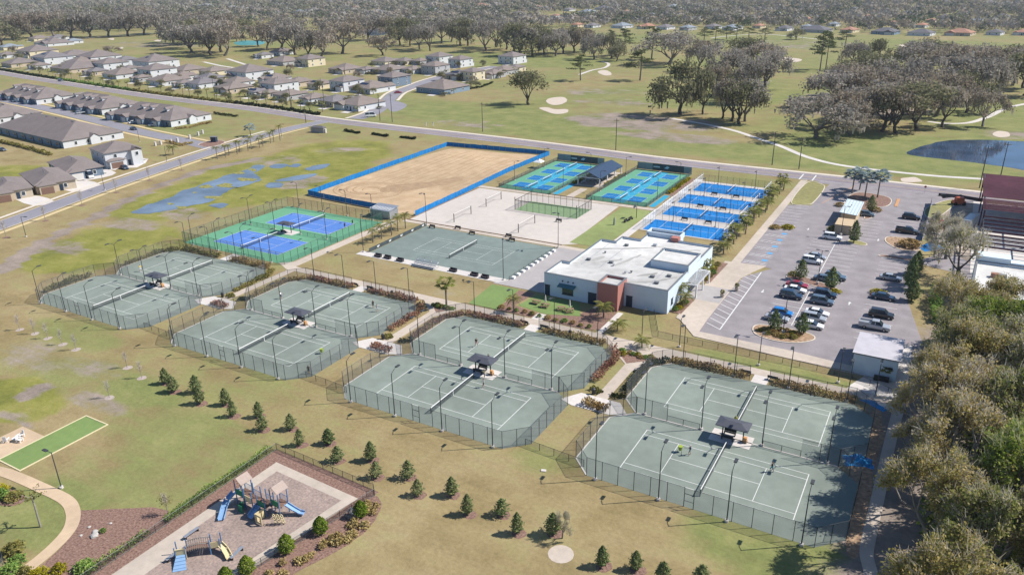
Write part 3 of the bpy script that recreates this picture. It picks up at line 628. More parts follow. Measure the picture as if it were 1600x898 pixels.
fence('low chain link fence along the walkway in front of parking lot', [([(-46.5, 138.5), (-42.3, 129.1), (-7.3, 129.1), (1.4, 124.9)], None)], 1.15, sp=2.9)
fence('low black fence sealing the gap between marsh-side and second clay pairs', [([(PAIRX[0] + 29.6, 84.6), (PAIRX[1] - 4.6, 83.9)], None)], 1.2)
fence('low black fence sealing the gap before the clubhouse-front clay pair', [([(PAIRX[1] + 29.6, 84.6), (PAIRX[2] - 4.6, 83.9)], None)], 1.2)
fence('low black fence sealing the gap before the woodland-side clay pair', [([(PAIRX[2] + 29.6, 84.6), (PAIRX[3] - 4.6, 83.9)], None)], 1.2)

# ---------------------------------------------------------------- blue hard courts
HX0, HX1, HY0, HY1 = -173.6, -136.6, 124.6, 163.0
base = struct('hard_court', MB().box(HX0, HX1, HY0, HY1, -.1, .02), M['hard_green'])
for fb, y0 in (('front', 128.9), ('rear', 147.5)):
    mb = MB(); mb.box(-167.1, -143.3, y0, y0 + CD, .015, .024); struct('playing_area', mb, M['hard_blue'], base)
    mb = MB(); court_lines(mb, -167.1, y0, .030, .07); struct('court_lines', mb, M['line'], base)
    tennis_net(f'net across the {fb} blue hard court', -155.2, y0)
fence('tall green chain link fence around the blue hard courts', [([(HX0, HY0), (HX1, HY0), (HX1, HY1), (HX0, HY1), (HX0, HY0)], None)], 3.05, pm=M['chain_green'])
fence('low divider fence between the two blue hard courts', [([(HX0, 143.9), (-159.5, 143.9)], None), ([(-150, 143.9), (HX1, 143.9)], None)], 1.1, name='divider_fence', pm=M['chain_green'])
for row, yy, dirs in (('front', 124.2, [0]), ('middle', 144.1, [0, math.pi]), ('rear', 163.4, [math.pi])):
    for i, xx in enumerate((-169.4, -159.8, -150.2, -140.6)):
        light_pole(f'{ORD[i]} floodlight pole from left, {row} row of the blue hard courts', xx, yy, dirs)
struct('canopy_pad', MB().box(-157.5, -151.6, 142.2, 145.6, -.05, .06), M['concrete_pale'])
t = thing('shade_canopy', 'brown shade canopy between the two blue hard courts', 'canopy', (-154.9, 143.9, .06), group='court shade canopies')
ob('canopy_roof', CAN['canopy_roof'], t); ob('beam', CAN['beam'], t)
for sx in (-1.55, 1.55): ob('post', CAN['post'], t, (sx, 0, 0))
bench('black bench under the canopy between the blue hard courts', -155.3, 143.0, math.pi, 'benches under the court canopies', .06)
struct('mulch_bed', MB().box(-136.2, -134.9 - 1.1, 126, 136, -.02, .03).box(-136.2, -136.0, 138, 150, -.02, .03), M['mulch'])
struct('mulch_bed', MB().box(-136.1, -135.6, 150.2, 162, -.02, .03), M['mulch'])

# ---------------------------------------------------------------- stadium clay court
SX0, SX1, SY0, SY1 = -123.6, -82.6, 141.4, 166.0
base = struct('stadium_court', MB().box(SX0, SX1, SY0, SY1, -.1, .022), mat('stadium_clay', (.175, .215, .195), .95, .10, .4, coord='World', big=.10))
mb = MB(); court_lines(mb, -114.7, 147.8, .028, .06); struct('court_lines', mb, M['line'], base)
tennis_net('net across the stadium court beside the clubhouse', -102.8, 147.8)
struct('stadium_walk', MB().box(-126, -82.6, 138.7, 141.4, -.1, .05), M['concrete_pale'])
for i, (x, y, d) in enumerate([(-125.2, 140.8, 0), (-83.6, 140.6, 0), (-123.7, 166.4, math.pi), (-82.4, 166.4, math.pi)]):
    light_pole(f'tall stadium floodlight at the {["near left", "near right", "far left", "far right"][i]} corner of the stadium court', x, y, [d + .5, d - .5], PT)
t = thing('banner_fence', 'low dark banner fence along the left end of the stadium court', 'fence', (SX0 - .15, SY0, 0))
for i in range(10):
    ob('post', post_mesh(1.1, .04, M['steel']), t, (0, i * 2.46, 0)); pb = MB().box(-.02, .02, .03, 2.43, .1, 1.05).ob('banner', M['banner'], t, (0, i * 2.46, 0))
    if i % 2: MB().poly([(.022, 1.0, .4), (.022, 1.25, .25), (.022, 1.7, .7), (.022, 1.35, .85)]).poly([(.0225, .7, .45), (.0225, .95, .3), (.0225, 1.05, .75), (.0225, .8, .8)]).ob('print', M['white'], pb)
t = thing('rail_fence', 'low rail with white cushions along the right end of stadium court', 'fence', (SX1 + .1, SY0, 0))
for i in range(11):
    ob('post', post_mesh(.95, .05, M['steel']), t, (0, i * 2.3, 0))
    if i < 10: ob('rail', rail_mesh(M['steel'], .05), t, (0, i * 2.3, .8), math.pi / 2, (2.3, 1, 1)); MB().box(-.35, .35, .7, 1.6, .02, .55).ob('cushion', M['white'], t, (0.5, i * 2.3, 0))
SOFA = {'seat': MB().box(-.95, .95, -.4, .35, .05, .42).mesh('seat', M['wicker']), 'backrest': MB().box(-.95, .95, -.45, -.28, .42, .85).mesh('backrest', M['wicker']),
        'armrest': MB().box(-.1, .1, -.4, .35, .42, .62).mesh('armrest', M['wicker'])}
for i, (x, y) in enumerate([(-119.5, 139.6), (-116.6, 139.7), (-112.6, 139.6), (-97.0, 139.8), (-91.0, 139.7), (-88.0, 139.6)]):
    t = thing('wicker_sofa', f'{ORD[i]} dark wicker sofa from left beside the stadium court', 'sofa', (x, y, .05), math.pi, 'wicker sofas by the stadium court')
    ob('seat', SOFA['seat'], t); ob('backrest', SOFA['backrest'], t)
    for sx in (-.85, .85): ob('armrest', SOFA['armrest'], t, (sx, 0, 0))
t = thing('bleacher', 'aluminium bleacher stand with rails beside the stadium court', 'bleacher', (-104.7, 139.6, .05))
for i in range(4):
    MB().box(-3.2, 3.2, -1.3 + .62 * i, -1.0 + .62 * i, .42 + .3 * i, .47 + .3 * i).ob('seat_plank', M['galv'], t); MB().box(-3.2, 3.2, -1.6 + .62 * i, -1.34 + .62 * i, .14 + .3 * i, .18 + .3 * i).ob('foot_plank', M['galv'], t)
for sx in (-3, -1, 1, 3): MB().box(sx - .04, sx + .04, -1.6, 1, 0, .08).tube([(sx, -1.4, .1), (sx, .9, 1.2)], .04, 4).tube([(sx, .9, 0), (sx, .9, 2.2)], .035, 4).ob('frame', M['galv'], t)
for z in (1.7, 2.15): MB().tube([(-3.1, .9, z), (3.1, .9, z)], .03, 4).ob('guard_rail', M['galv'], t)

# ---------------------------------------------------------------- pickleball
def pickle(X0, X1, Y0, Y1, nm):
    base = struct('pickleball_court', MB().box(X0, X1, Y0, Y1, -.1, .02), M['pk_green']); W_ = X1 - X0; cx_ = (X0 + X1) / 2
    n = 4; pit = (Y1 - Y0 - 2.4) / n
    for i in range(n):
        ya = Y0 + 1.2 + pit * i + (pit - 6.1) / 2; yb = ya + 6.1
        for s_ in (-1, 1):
            a, b = sorted((cx_ + s_ * 2.13, cx_ + s_ * 6.7)); MB().box(a, b, ya, yb, .016, .024).ob('service_box', M['pk_dark'], base)
        MB().box(cx_ - 2.13, cx_ + 2.13, ya - (pit - 6.1) / 2, yb + (pit - 6.1) / 2, .016, .0235).ob('kitchen', M['pk_light'], base)
        mb = MB()
        for s_ in (-1, 1):
            mb.box(cx_ + s_ * 6.7 - .03, cx_ + s_ * 6.7 + .03, ya, yb, .02, .028); mb.box(cx_ + s_ * 2.13 - .03, cx_ + s_ * 2.13 + .03, ya, yb, .02, .0284)
            a, b = sorted((cx_ + s_ * 2.13, cx_ + s_ * 6.7)); mb.box(a, b, (ya + yb) / 2 - .03, (ya + yb) / 2 + .03, .02, .0288)
        for yy in (ya, yb): mb.box(cx_ - 6.7, cx_ + 6.7, yy - .03, yy + .03, .02, .0292)
        mb.ob('court_lines', M['line'], base)
        t = thing('pickleball_net', f'{ORD[i]} pickleball net from the near end, {nm} block', 'net', (cx_, ya - .3, .02), group='pickleball nets')
        MB().quad((0, 0, .1), (0, 6.7, .1), (0, 6.7, .85), (0, 0, .85)).ob('net', M['netting'], t); MB().box(-.06, .06, 0, 6.7, .84, .93).ob('headband', M['white'], t)
        for yy in (0, 6.7): MB().tube([(0, yy, 0), (0, yy, .95)], .05, 6).ob('net_post', M['white'], t)
    fence(f'dark mesh fence around the {nm} pickleball block', [([(X0, Y1), (X0, Y0), (X1, Y0), (X1, Y1)], None)], 1.3, pm=M['banner_veil'], sp=3)
    t = thing('windscreen', f'grey windscreen with dark banner at far end of {nm} pickleball block', 'windscreen', (X0, Y1 + .2, 0), group='pickleball windscreens')
    k = 7
    for i in range(k):
        MB().box(i * W_ / k + .03, (i + 1) * W_ / k - .03, -.02, .02, .15, 2.6).ob('screen_panel', M['banner'] if 1 < i < 6 else M['banner_grey'], t); ob('post', post_mesh(2.7, .05, M['steel']), t, (i * W_ / k, .06, 0))
    MB().poly([(W_ * .50, -.03, 1.2), (W_ * .56, -.03, 1.0), (W_ * .60, -.03, 1.7), (W_ * .55, -.03, 2.0)]).quad((W_ * .30, -.03, 1.2), (W_ * .42, -.03, 1.2), (W_ * .42, -.03, 1.7), (W_ * .30, -.03, 1.7)).ob('print', M['galv'], t)
    for i, (x, y) in enumerate([(X0 + .3, Y0 + 10), (X0 + .3, Y0 + 32), (X1 - .3, Y0 + 10), (X1 - .3, Y0 + 32)]):
        light_pole(f'slim floodlight at the {["near left", "far left", "near right", "far right"][i]} of the {nm} pickleball block', x, y, [-math.pi / 2 if i < 2 else math.pi / 2], PL, 'pickleball floodlights')
M['banner_veil'] = veil('dark_windscreen_mesh', (.05, .07, .075), .55)
pickle(-126.6, -107.6, 211.3, 254.6, 'left'); pickle(-95, -75.2, 211.3, 255, 'right')
sheet('blue_strip', rect(-107.2, -105.2, 212, 226), .024, M['pk_light']); sheet('blue_strip', rect(-74.8, -73, 212, 226), .024, M['pk_light'])
# pavilion between the two blocks
t = thing('pavilion', 'open pavilion with navy gable roof between the pickleball blocks', 'pavilion', (-101, 236, 0))
struct('pavilion_floor', MB().box(-105.6, -96.4, 225, 247, -.05, .05), M['concrete'])
mb = MB(); x0, x1, y0, y1 = -4.3, 4.3, -10.2, 9.5
for z, dz in ((0, .18),):
    mb.poly([(x0, y0, 2.9), (x0, y1, 2.9), (0, y1, 4.7), (0, y0, 4.7)]).poly([(x1, y1, 2.9), (x1, y0, 2.9), (0, y0, 4.7), (0, y1, 4.7)]).poly([(x0, y1, 2.75), (x0, y0, 2.75), (0, y0, 4.55), (0, y1, 4.55)]).poly([(x1, y0, 2.75), (x1, y1, 2.75), (0, y1, 4.55), (0, y0, 4.55)])
    mb.quad((x0, y0, 2.75), (x0, y0, 2.9), (0, y0, 4.7), (0, y0, 4.55)).quad((0, y0, 4.55), (0, y0, 4.7), (x1, y0, 2.9), (x1, y0, 2.75)).quad((x0, y0, 2.75), (x0, y1, 2.75), (x0, y1, 2.9), (x0, y0, 2.9)).quad((x1, y1, 2.75), (x1, y0, 2.75), (x1, y0, 2.9), (x1, y1, 2.9))
mb.ob('roof', mat('navy_metal_roof', (.03, .055, .10), .45, .06, 1.0), t)
for sx in (-3.9, 3.9):
    for sy in (-9.6, -3.3, 3, 9): MB().box(sx - .15, sx + .15, sy - .15, sy + .15, 0, 2.85).ob('column', M['white'], t)
    MB().box(sx - .1, sx + .1, -9.7, 9.2, 2.55, 2.78).ob('beam', M['white'], t)
for sy in (-9.6, 9): MB().box(-4, 4, sy - .1, sy + .1, 2.56, 2.77).tube([(-4, sy, 2.75), (0, sy, 4.5)], .08, 4).tube([(4, sy, 2.75), (0, sy, 4.5)], .08, 4).ob('truss', M['white'], t)
for i, (x, y) in enumerate([(-103.4, 228), (-99, 229.5), (-103, 232), (-99.5, 236)]):
    t = thing('patio_table', f'{ORD[i]} patio table from the near end under the navy pavilion', 'table', (x, y, .05), group='pavilion tables')
    MB().tube([(0, 0, .70), (0, 0, .74)], .6, 10).ob('tabletop', M['galv'], t); MB().tube([(0, 0, 0), (0, 0, .7)], .06, 6).ob('leg', M['steel'], t)
    for a in range(3): MB().box(-.22, .22, -.22, .22, .4, .45).box(-.22, .22, .18, .23, .45, .9).box(-.2, -.16, -.2, .2, 0, .4).box(.16, .2, -.2, .2, 0, .4).ob('chair', M['galv'], t, (.95 * math.cos(a * 2.1), .95 * math.sin(a * 2.1), 0), a * 2.1 - math.pi / 2)
hedge('yellow green shrub row right of the right pickleball block', [(-74, 228), (-74, 249)], 1.5, 1.0, 'yellow', 60, .45)
hedge('yellow shrub row left of the right pickleball block', [(-96, 228), (-96, 246)], 1.2, .9, 'yellow', 60, .45)
hedge('yellow shrub beside the left pickleball block corner', [(-106.3, 226), (-105.8, 231)], 1.4, 1.1, 'yellow', 70, .45)
struct('mulch_bed', MB().box(-73.4, -72.2, 226, 250, -.02, .025), M['mulch'])

# ---------------------------------------------------------------- padel courts
struct('padel_base', MB().box(-69.4, -46.0, 189.9, 248.4, -.1, .03), M['concrete_pale'])
for i, (ya, yb) in enumerate([(190.6, 200.7), (206.2, 215.6), (220.4, 230.4), (235.4, 246.0)]):
    xa, xb = -68.6, -46.6
    base = struct('padel_court', MB().box(xa, xb, ya, yb, .0, .045), M['padel_blue'])
    mb = MB(); cxx = (xa + xb) / 2
    for x in (xa + 3.6, xb - 3.6): mb.box(x - .05, x + .05, ya, yb, .04, .052)
    mb.box(xa + 3.6, xb - 3.6, (ya + yb) / 2 - .05, (ya + yb) / 2 + .05, .04, .0524); mb.ob('court_lines', M['line'], base)
    t = thing('padel_enclosure', f'glass and mesh enclosure of the {ORD[i]} blue padel court from the clubhouse', 'enclosure', (xa, ya, .04), group='padel court enclosures')
    L_, D_ = xb - xa, yb - ya
    for x in (0, L_):
        for j in range(5):
            ob('glass_pane', panel_mesh(M['glass_wall']), t, (x, j * D_ / 5, .03), math.pi / 2, (D_ / 5 - .04, 1, 2.9)); ob('post', post_mesh(3.6, .05, M['white']), t, (x, j * D_ / 5, 0))
        ob('post', post_mesh(3.6, .05, M['white']), t, (x, D_, 0)); ob('top_rail', rail_mesh(M['white'], .06), t, (x, 0, 2.95), math.pi / 2, (D_, 1, 1)); ob('mesh_panel', panel_mesh(M['mesh_light']), t, (x, 0, 2.95), math.pi / 2, (D_, 1, .65))
    for y in (0, D_):
        for j in range(11):
            ob('post', post_mesh(3.0, .035, M['steel']), t, (j * L_ / 11, y, 0)); ob('mesh_panel', panel_mesh(M['mesh_light']), t, (j * L_ / 11, y, .03), 0, (L_ / 11, 1, 2.95))
    n_ = thing('padel_net', f'net across the {ORD[i]} blue padel court from the clubhouse', 'net', (cxx, ya, .045), group='padel nets')
    MB().quad((0, .1, .05), (0, D_ - .1, .05), (0, D_ - .1, .85), (0, .1, .85)).ob('net', M['netting'], n_); MB().box(-.04, .04, .1, D_ - .1, .84, .93).ob('headband', M['white'], n_)
    if i < 3:
        for k, x in enumerate((cxx - 3.4, cxx + 3.4)): bench(f'black bench {"left" if k == 0 else "right"} of the aisle beyond the {ORD[i]} padel court', x, yb + 2.6, 0, 'padel court benches', .03)
    for k, x in enumerate((xa + 5, xb - 5)):
        light_pole(f'{"left" if k == 0 else "right"} slim floodlight between padel courts, beyond the {ORD[i]} one', x, yb + .5, [math.pi], PS, 'padel floodlights')
# ---------------------------------------------------------------- beach sand, cage, pit
sand = struct('beach_sand', MB().sheet([(-131.6, 168.8), (-82.6, 168.8), (-78.2, 172), (-81.5, 180), (-82.8, 208.2), (-132.2, 207.6)], .03), M['beach'])
struct('green_lawn_court', MB().box(-81.6, -72.2, 171.4, 207.6, -.05, .035), M['turf_pale'])
mb = MB(); mb.box(-131.9, -82.4, 168.5, 168.8, -.05, .18).box(-132.2, -131.9, 168.5, 207.6, -.05, .18); struct('timber_edge', mb, M['wood'])
base = struct('caged_court', MB().box(-109, -88.8, 191, 201.2, -.05, .05), M['padel_green'])
t = thing('court_cage', 'black steel cage around the green court on beach sand', 'cage', (-109, 191, .05))
for x, y in ((0, 0), (20.2, 0), (20.2, 10.2), (0, 10.2)):
    MB().tube([(x, y, 0), (x, y, 3.9)], .09, 6).ob('corner_post', M['black'], t)
for a, b in (((0, 0), (20.2, 0)), ((20.2, 0), (20.2, 10.2)), ((20.2, 10.2), (0, 10.2)), ((0, 10.2), (0, 0))):
    L_ = math.hypot(b[0] - a[0], b[1] - a[1]); an = math.atan2(b[1] - a[1], b[0] - a[0]); n = int(L_ / 2)
    ob('top_rail', rail_mesh(M['black'], .09), t, (a[0], a[1], 3.0), an, (L_, 1, 1))
    for j in range(n):
        ob('post', post_mesh(3.0, .045, M['black']), t, (a[0] + (b[0] - a[0]) * j / n, a[1] + (b[1] - a[1]) * j / n, 0)); ob('mesh_panel', panel_mesh(M['mesh_light']), t, (a[0] + (b[0] - a[0]) * j / n, a[1] + (b[1] - a[1]) * j / n, .03), an, (L_ / n, 1, 2.95))
for k, (xa, ya, yb) in enumerate([(-118.5, 172.5, 181.5), (-97.5, 172.5, 182), (-118.5, 190, 199)]):
    t = thing('volleyball_net', f'beach volleyball net on white sand, {["near left", "near right", "far left"][k]} one', 'net', (xa, ya, .03), group='beach volleyball nets')
    for y in (0, yb - ya): MB().tube([(0, y, 0), (0, y, 2.5)], .11, 8).ob('padded_post', M['black'], t)
    MB().quad((0, .1, 1.5), (0, yb - ya - .1, 1.5), (0, yb - ya - .1, 2.4), (0, .1, 2.4)).ob('net', M['mesh_light'], t); MB().box(-.03, .03, .1, yb - ya - .1, 2.36, 2.43).ob('headband', M['white'], t)
for i, (x, y) in enumerate([(-114, 167.5), (-98, 167.9), (-121, 165.2), (-108, 166.8 - 1.4), (-95.5, 165.3), (-92, 186)]):
    bench(f'{ORD[i]} black bench beside the beach sand counting from the stadium court', x, y, 0, 'beach benches', .05)
# graded sand pit and its blue screen
struct('sand_pit', MB().sheet(wobble(catmull([(-176, 177), (-160, 175), (-147, 174), (-134, 173.5), (-134, 200), (-135, 230), (-136, 257), (-150, 257), (-170, 256), (-176, 250), (-177, 215)], 5, True), .5, .3), .02), M['pit_sand'])
mb = MB(); rr = random.Random(9)                       # wheel tracks left by the grader
for k in range(14):
    r_ = 3 + k * .75; c0 = (-163 + rr.uniform(-.5, .5), 190 + rr.uniform(-.5, .5)); a0 = rr.uniform(0, 6)
    ribbon(mb, [(c0[0] + r_ * math.cos(a0 + t_ * .25), c0[1] + r_ * .8 * math.sin(a0 + t_ * .25)) for t_ in range(14)], rr.uniform(.2, .45), .028 + k * .0006)
for k in range(12):
    x_ = -172 + k * 3 + rr.uniform(-.8, .8); ribbon(mb, catmull([(x_, 196 + rr.uniform(0, 8)), (x_ + 1, 215), (x_ + rr.uniform(-1, 1.5), 235), (x_ + .5, 246 + rr.uniform(0, 6))], 5), rr.uniform(.2, .4), .026 + k * .0005)
struct('wheel_tracks', mb, mat('churned_sand', (.33, .215, .12), 1, .2, .8, coord='World'))
struct('churned_patch', MB().sheet(wobble(catmull([(-158, 189), (-150, 196), (-143, 212), (-146, 218), (-153, 206), (-161, 196)], 8, True), 1.2, .35), .0245), mat('damp_sand', (.34, .235, .14), 1, .2, .5, coord='World'))
t = thing('blue_screen_fence', 'bright blue cloth screen fence around the graded sand pit', 'fence', (-177, 175.5, 0))
poly = [(-147, 173.2), (-160, 173.9), (-177, 175.4), (-178, 215), (-179, 258.4), (-155, 260), (-133.4, 261.2), (-133.8, 252), (-134.2, 232), (-132.8, 200), (-131.9, 172.2)]
rr = random.Random(5)
for a, b in zip(poly[:-1], poly[1:]):
    L_ = math.hypot(b[0] - a[0], b[1] - a[1]); n = max(1, round(L_ / 2.6)); an = math.atan2(b[1] - a[1], b[0] - a[0])
    for j in range(n):
        x, y = a[0] + (b[0] - a[0]) * j / n, a[1] + (b[1] - a[1]) * j / n
        ob('post', post_mesh(1.9, .035, M['galv']), t, (x + 177, y - 175.5, 0))
        h0 = 1.72 + rr.uniform(-.06, .06); mb = MB(); K = 4; w_ = L_ / n
        for q in range(K):
            xa, xb = w_ * q / K, w_ * (q + 1) / K; ya, yb = (.06 * math.sin(q * 2.1 + j), .06 * math.sin((q + 1) * 2.1 + j)) ; sg = .05 * math.sin(math.pi * (q + .5) / K)
            mb.quad((xa, ya, .04), (xb, yb, .04), (xb, yb * .4, h0 - sg), (xa, ya * .4, h0 - sg))
        mb.ob('cloth_panel', M['blue_cloth'], t, (x + 177, y - 175.5, 0), an + rr.uniform(-.03, .03))
t = thing('popup_tent', 'small white peaked tent at the far right of the sand pit', 'tent', (-127.5,241.4))
MB().add([(-1.6, -1.6, 2.2), (1.6, -1.6, 2.2), (1.6, 1.6, 2.2), (-1.6, 1.6, 2.2), (0, 0, 3.3)], [(0, 1, 4), (1, 2, 4), (2, 3, 4), (3, 0, 4)]).ob('tent_roof', M['white'], t)
for sx in (-1.5, 1.5):
    for sy in (-1.5, 1.5): MB().tube([(sx, sy, 0), (sx, sy, 2.2)], .04, 5).ob('leg', M['galv'], t)
# metal storage shed beside the hard courts
t = thing('storage_shed', 'corrugated grey metal shed between hard courts and sand pit', 'shed', (-140.0,168.1), 0)
mb = MB()
for i in range(22):
    xa = -3.6 + 7.2 * i / 22
    mb.box(xa, xa + .25, -2.0, 2.0, 0, 2.5)
mb.box(-3.55, 3.55, -1.95, 1.95, 0, 2.48).ob('wall', M['galv'], t)
rf = MB().quad((-3.8, -2.3, 2.5), (3.8, -2.3, 2.5), (3.8, 2.3, 3.1), (-3.8, 2.3, 3.1)).quad((3.8, -2.3, 2.44), (-3.8, -2.3, 2.44), (-3.8, 2.3, 3.04), (3.8, 2.3, 3.04)).quad((-3.8, -2.3, 2.44), (3.8, -2.3, 2.44), (3.8, -2.3, 2.5), (-3.8, -2.3, 2.5)).quad((3.8, -2.3, 2.44), (3.8, 2.3, 3.04), (3.8, 2.3, 3.1), (3.8, -2.3, 2.5)).ob('roof', M['galv'], t)
for i in range(8): MB().obox((-3.4 + i * .97, 0, 2.83), (.08, 4.6, .07), 0).ob('roof_rib', M['white'], rf)

# ---------------------------------------------------------------- building helpers
def offset_poly(P, t):
    n = len(P); out = []
    for i in range(n):
        a, b, c = Vector(P[i - 1]), Vector(P[i]), Vector(P[(i + 1) % n]); u = (b - a).normalized(); v = (c - b).normalized()
        n1 = Vector((-u.y, u.x)); n2 = Vector((-v.y, v.x)); m_ = (n1 + n2).normalized(); out.append(tuple(b + m_ * t / max(.2, m_.dot(n1))))
    return out
def ring(mb, P, t, z0, z1, mi=0):
    I = offset_poly(P, t); n = len(P)
    for i in range(n):
        j = (i + 1) % n; a, b, c, d = P[i], P[j], I[j], I[i]
        mb.quad((*a, z0), (*b, z0), (*b, z1), (*a, z1), mi); mb.quad((*c, z0), (*d, z0), (*d, z1), (*c, z1), mi); mb.quad((*a, z1), (*b, z1), (*c, z1), (*d, z1), mi)
    return I
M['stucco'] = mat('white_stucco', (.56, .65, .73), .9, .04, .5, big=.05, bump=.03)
M['roof_white'] = mat('white_membrane_roof', (.47, .46, .435), .85, .10, .3, col2=(.56, .55, .52), coord='World', big=.26, detail=7)
M['coping'] = mat('grey_coping', (.16, .17, .18), .6, .08, 1)
M['brick'] = mat('red_brick', (.40, .17, .14), .9, .12, 6, bump=.1)
M['glass'] = mat('window_glass', (.03, .045, .06), .12, .15, .4, spec=.6)
M['teal'] = mat('teal_awning', (.05, .15, .17), .6, .08, 1)
M['door_navy'] = mat('dark_door', (.02, .04, .07), .5, .1, 1)
M['tan_wall'] = mat('tan_wall', (.50, .38, .24), .9, .05, 1)
M['ply'] = mat('pale_timber_slats', (.46, .37, .27), .9, .1, 2)
# ---------------------------------------------------------------- clubhouse
cl = thing('clubhouse', 'large white flat-roofed clubhouse with red brick tower beside stadium court', 'building', (-58, 155, 0))
def cpart(nm, mb, m, par=None): return mb.ob(nm, m, par or cl, (58, -155, 0) if par is None else None)
FOOT = [(-71.4, 137.5), (-58.35, 137.5), (-58.35, 139.8), (-44.2, 139.8), (-44.0, 171), (-52.6, 171), (-52.6, 175.6), (-60.8, 175.6), (-60.8, 167.9), (-65.6, 167.9), (-65.6, 163.9), (-69.4, 163.9), (-69.4, 146), (-71.4, 146)]
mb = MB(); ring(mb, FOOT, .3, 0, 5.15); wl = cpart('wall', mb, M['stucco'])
cpart('roof', MB().sheet(offset_poly(FOOT, .15), 4.75), M['roof_white'])
mb = MB(); ring(mb, offset_poly(FOOT, -.06), .42, 5.16, 5.24); cpart('coping', mb, M['coping'])
TOW = [(-58.3, 136.2), (-53.7, 136.2), (-53.7, 141.2), (-58.3, 141.2)]
mb = MB(); ring(mb, TOW, .35, 0, 5.75); mb.sheet(offset_poly(TOW, .2), 5.3); cpart('brick_tower', mb, [M['brick']])
mb = MB(); ring(mb, offset_poly(TOW, -.05), .45, 5.76, 5.83); cpart('coping', mb, M['coping'])
cpart('roof', MB().sheet(offset_poly(TOW, .3), 5.32), M['roof_white'])
BX = [(-52.6, 152.4), (-44.02, 152.4), (-44.02, 161.2), (-52.6, 161.2)]
mb = MB(); ring(mb, BX, .3, 4.7, 6.35); bx_ = cpart('roof_box', mb, M['stucco']); cpart('roof', MB().sheet(offset_poly(BX, .15), 5.95), M['roof_white'])
mb = MB(); ring(mb, offset_poly(BX, -.05), .42, 6.36, 6.43); cpart('coping', mb, M['coping'])
RB = [(-61.0, 172.4), (-52.4, 172.4), (-52.4, 175.8), (-61, 175.8)]
mb = MB(); ring(mb, RB, .3, 4.7, 5.9); cpart('roof_box', mb, M['stucco']); cpart('brick_tower', MB().box(-54.2, -52.3, 170.6, 172.3, 0, 5.8), M['brick'])
def window(x0, x1, y, z0, z1, nm='window', m='glass', ax='y', s=-1):
    mb = MB(); fr = MB()
    if ax == 'y':
        p = cpart(nm, mb.box(x0, x1, y + s * .05, y - s * .1, z0, z1), M[m]); fr.box(x0 - .1, x1 + .1, y + s * .09, y, z1, z1 + .1).box(x0 - .1, x1 + .1, y + s * .12, y, z0 - .1, z0).box((x0 + x1) / 2 - .04, (x0 + x1) / 2 + .04, y + s * .08, y, z0, z1)
    else:
        p = cpart(nm, mb.box(y + s * .05, y - s * .1, x0, x1, z0, z1), M[m]); fr.box(y + s * .09, y, x0 - .1, x1 + .1, z1, z1 + .1).box(y + s * .12, y, x0 - .1, x1 + .1, z0 - .1, z0)
    f = fr.ob('frame', M['steel'], p)
window(-67.0, -64.4, 137.5, 1.0, 2.9); window(-60.9, -59.0, 137.5, .05, 2.5, 'door', 'door_navy'); window(-71.2, -70.0, 137.5, .05, 2.4, 'door', 'door_navy'); window(-53.2, -51.8, 139.8, .05, 2.4, 'door', 'door_navy')
cpart('awning', MB().add([(-67.7, 136.2, 3.0), (-63.7, 136.2, 3.0), (-63.7, 137.5, 3.4), (-67.7, 137.5, 3.4), (-67.7, 136.2, 2.92), (-63.7, 136.2, 2.92), (-63.7, 137.5, 3.3), (-67.7, 137.5, 3.3)], [(0, 1, 2, 3), (7, 6, 5, 4), (0, 4, 5, 1), (1, 5, 6, 2), (3, 7, 4, 0)]), M['teal'])
for x in (-66.9, -65.6, -64.4): cpart('wall_lamp', MB().obox((x, 137.38, 4.0), (.18, .25, .3)), M['black'])
window(142.0, 143.2, -44.2, 1.2, 2.5, ax='x', s=1); window(153.4, 158.4, -44.02, .05, 2.9, 'door', ax='x', s=1)
for y in (163.5, 166.5, 169): window(y, y + 1.1, -44.0, 1.1, 2.4, ax='x', s=1)
pg = cpart('entrance_pergola', MB().box(-43.7, -41.4, 150.6, 150.8, 2.75, 3.0).box(-43.7, -41.4, 160.2, 160.4, 2.75, 3.0).box(-41.6, -41.4, 150.8, 160.2, 2.75, 3.0), M['white'])
for i in range(14): MB().box(-43.9, -41.2, 151 + i * .66, 151.12 + i * .66, 3.0, 3.14).ob('slat', M['white'], pg)
for y in (150.7, 155.5, 160.3): MB().box(-41.65, -41.35, y - .15, y + .15, 0, 2.75).ob('column', M['white'], pg)
rr = random.Random(3); mb = MB()
for k, pl in enumerate([[(-69, 147), (-64, 150), (-60.5, 154), (-59.8, 153.6), (-63.6, 149.2), (-68.6, 146.4)], [(-66, 150.5), (-65, 153.6), (-64, 153), (-65, 150)], [(-60, 150), (-57.6, 158), (-57, 157.8), (-59.2, 149.8)], [(-68, 158), (-61, 162), (-55, 166.4), (-55.2, 165.8), (-61, 161.2), (-68, 157.4)], [(-54, 142), (-50, 144), (-46, 148.6), (-45.7, 148), (-49.6, 143.2), (-53.8, 141.4)], [(-53, 146), (-50.6, 149.4), (-50, 149), (-52.3, 145.6)], [(-52, 164), (-47, 167.8), (-46.8, 167), (-51.4, 163.2)]]):
    mb.sheet(wobble(wobble(catmull(pl, 6, True), .5, .6, k), .25, 1.8, k + 9), 4.757 + .002 * k)
cpart('roof_stain', mb, mat('roof_grime', (.36, .35, .325), .9, .12, .8, coord='World', big=.2)); mb = MB()
for x in (-66.8, -62.4, -49): mb.box(x - .04, x + .04, 146.5 if x < -60 else 140.4, 163.4 if x < -60 else 151.8, 4.75, 4.79)
cpart('roof_seam', mb, M['galv'])
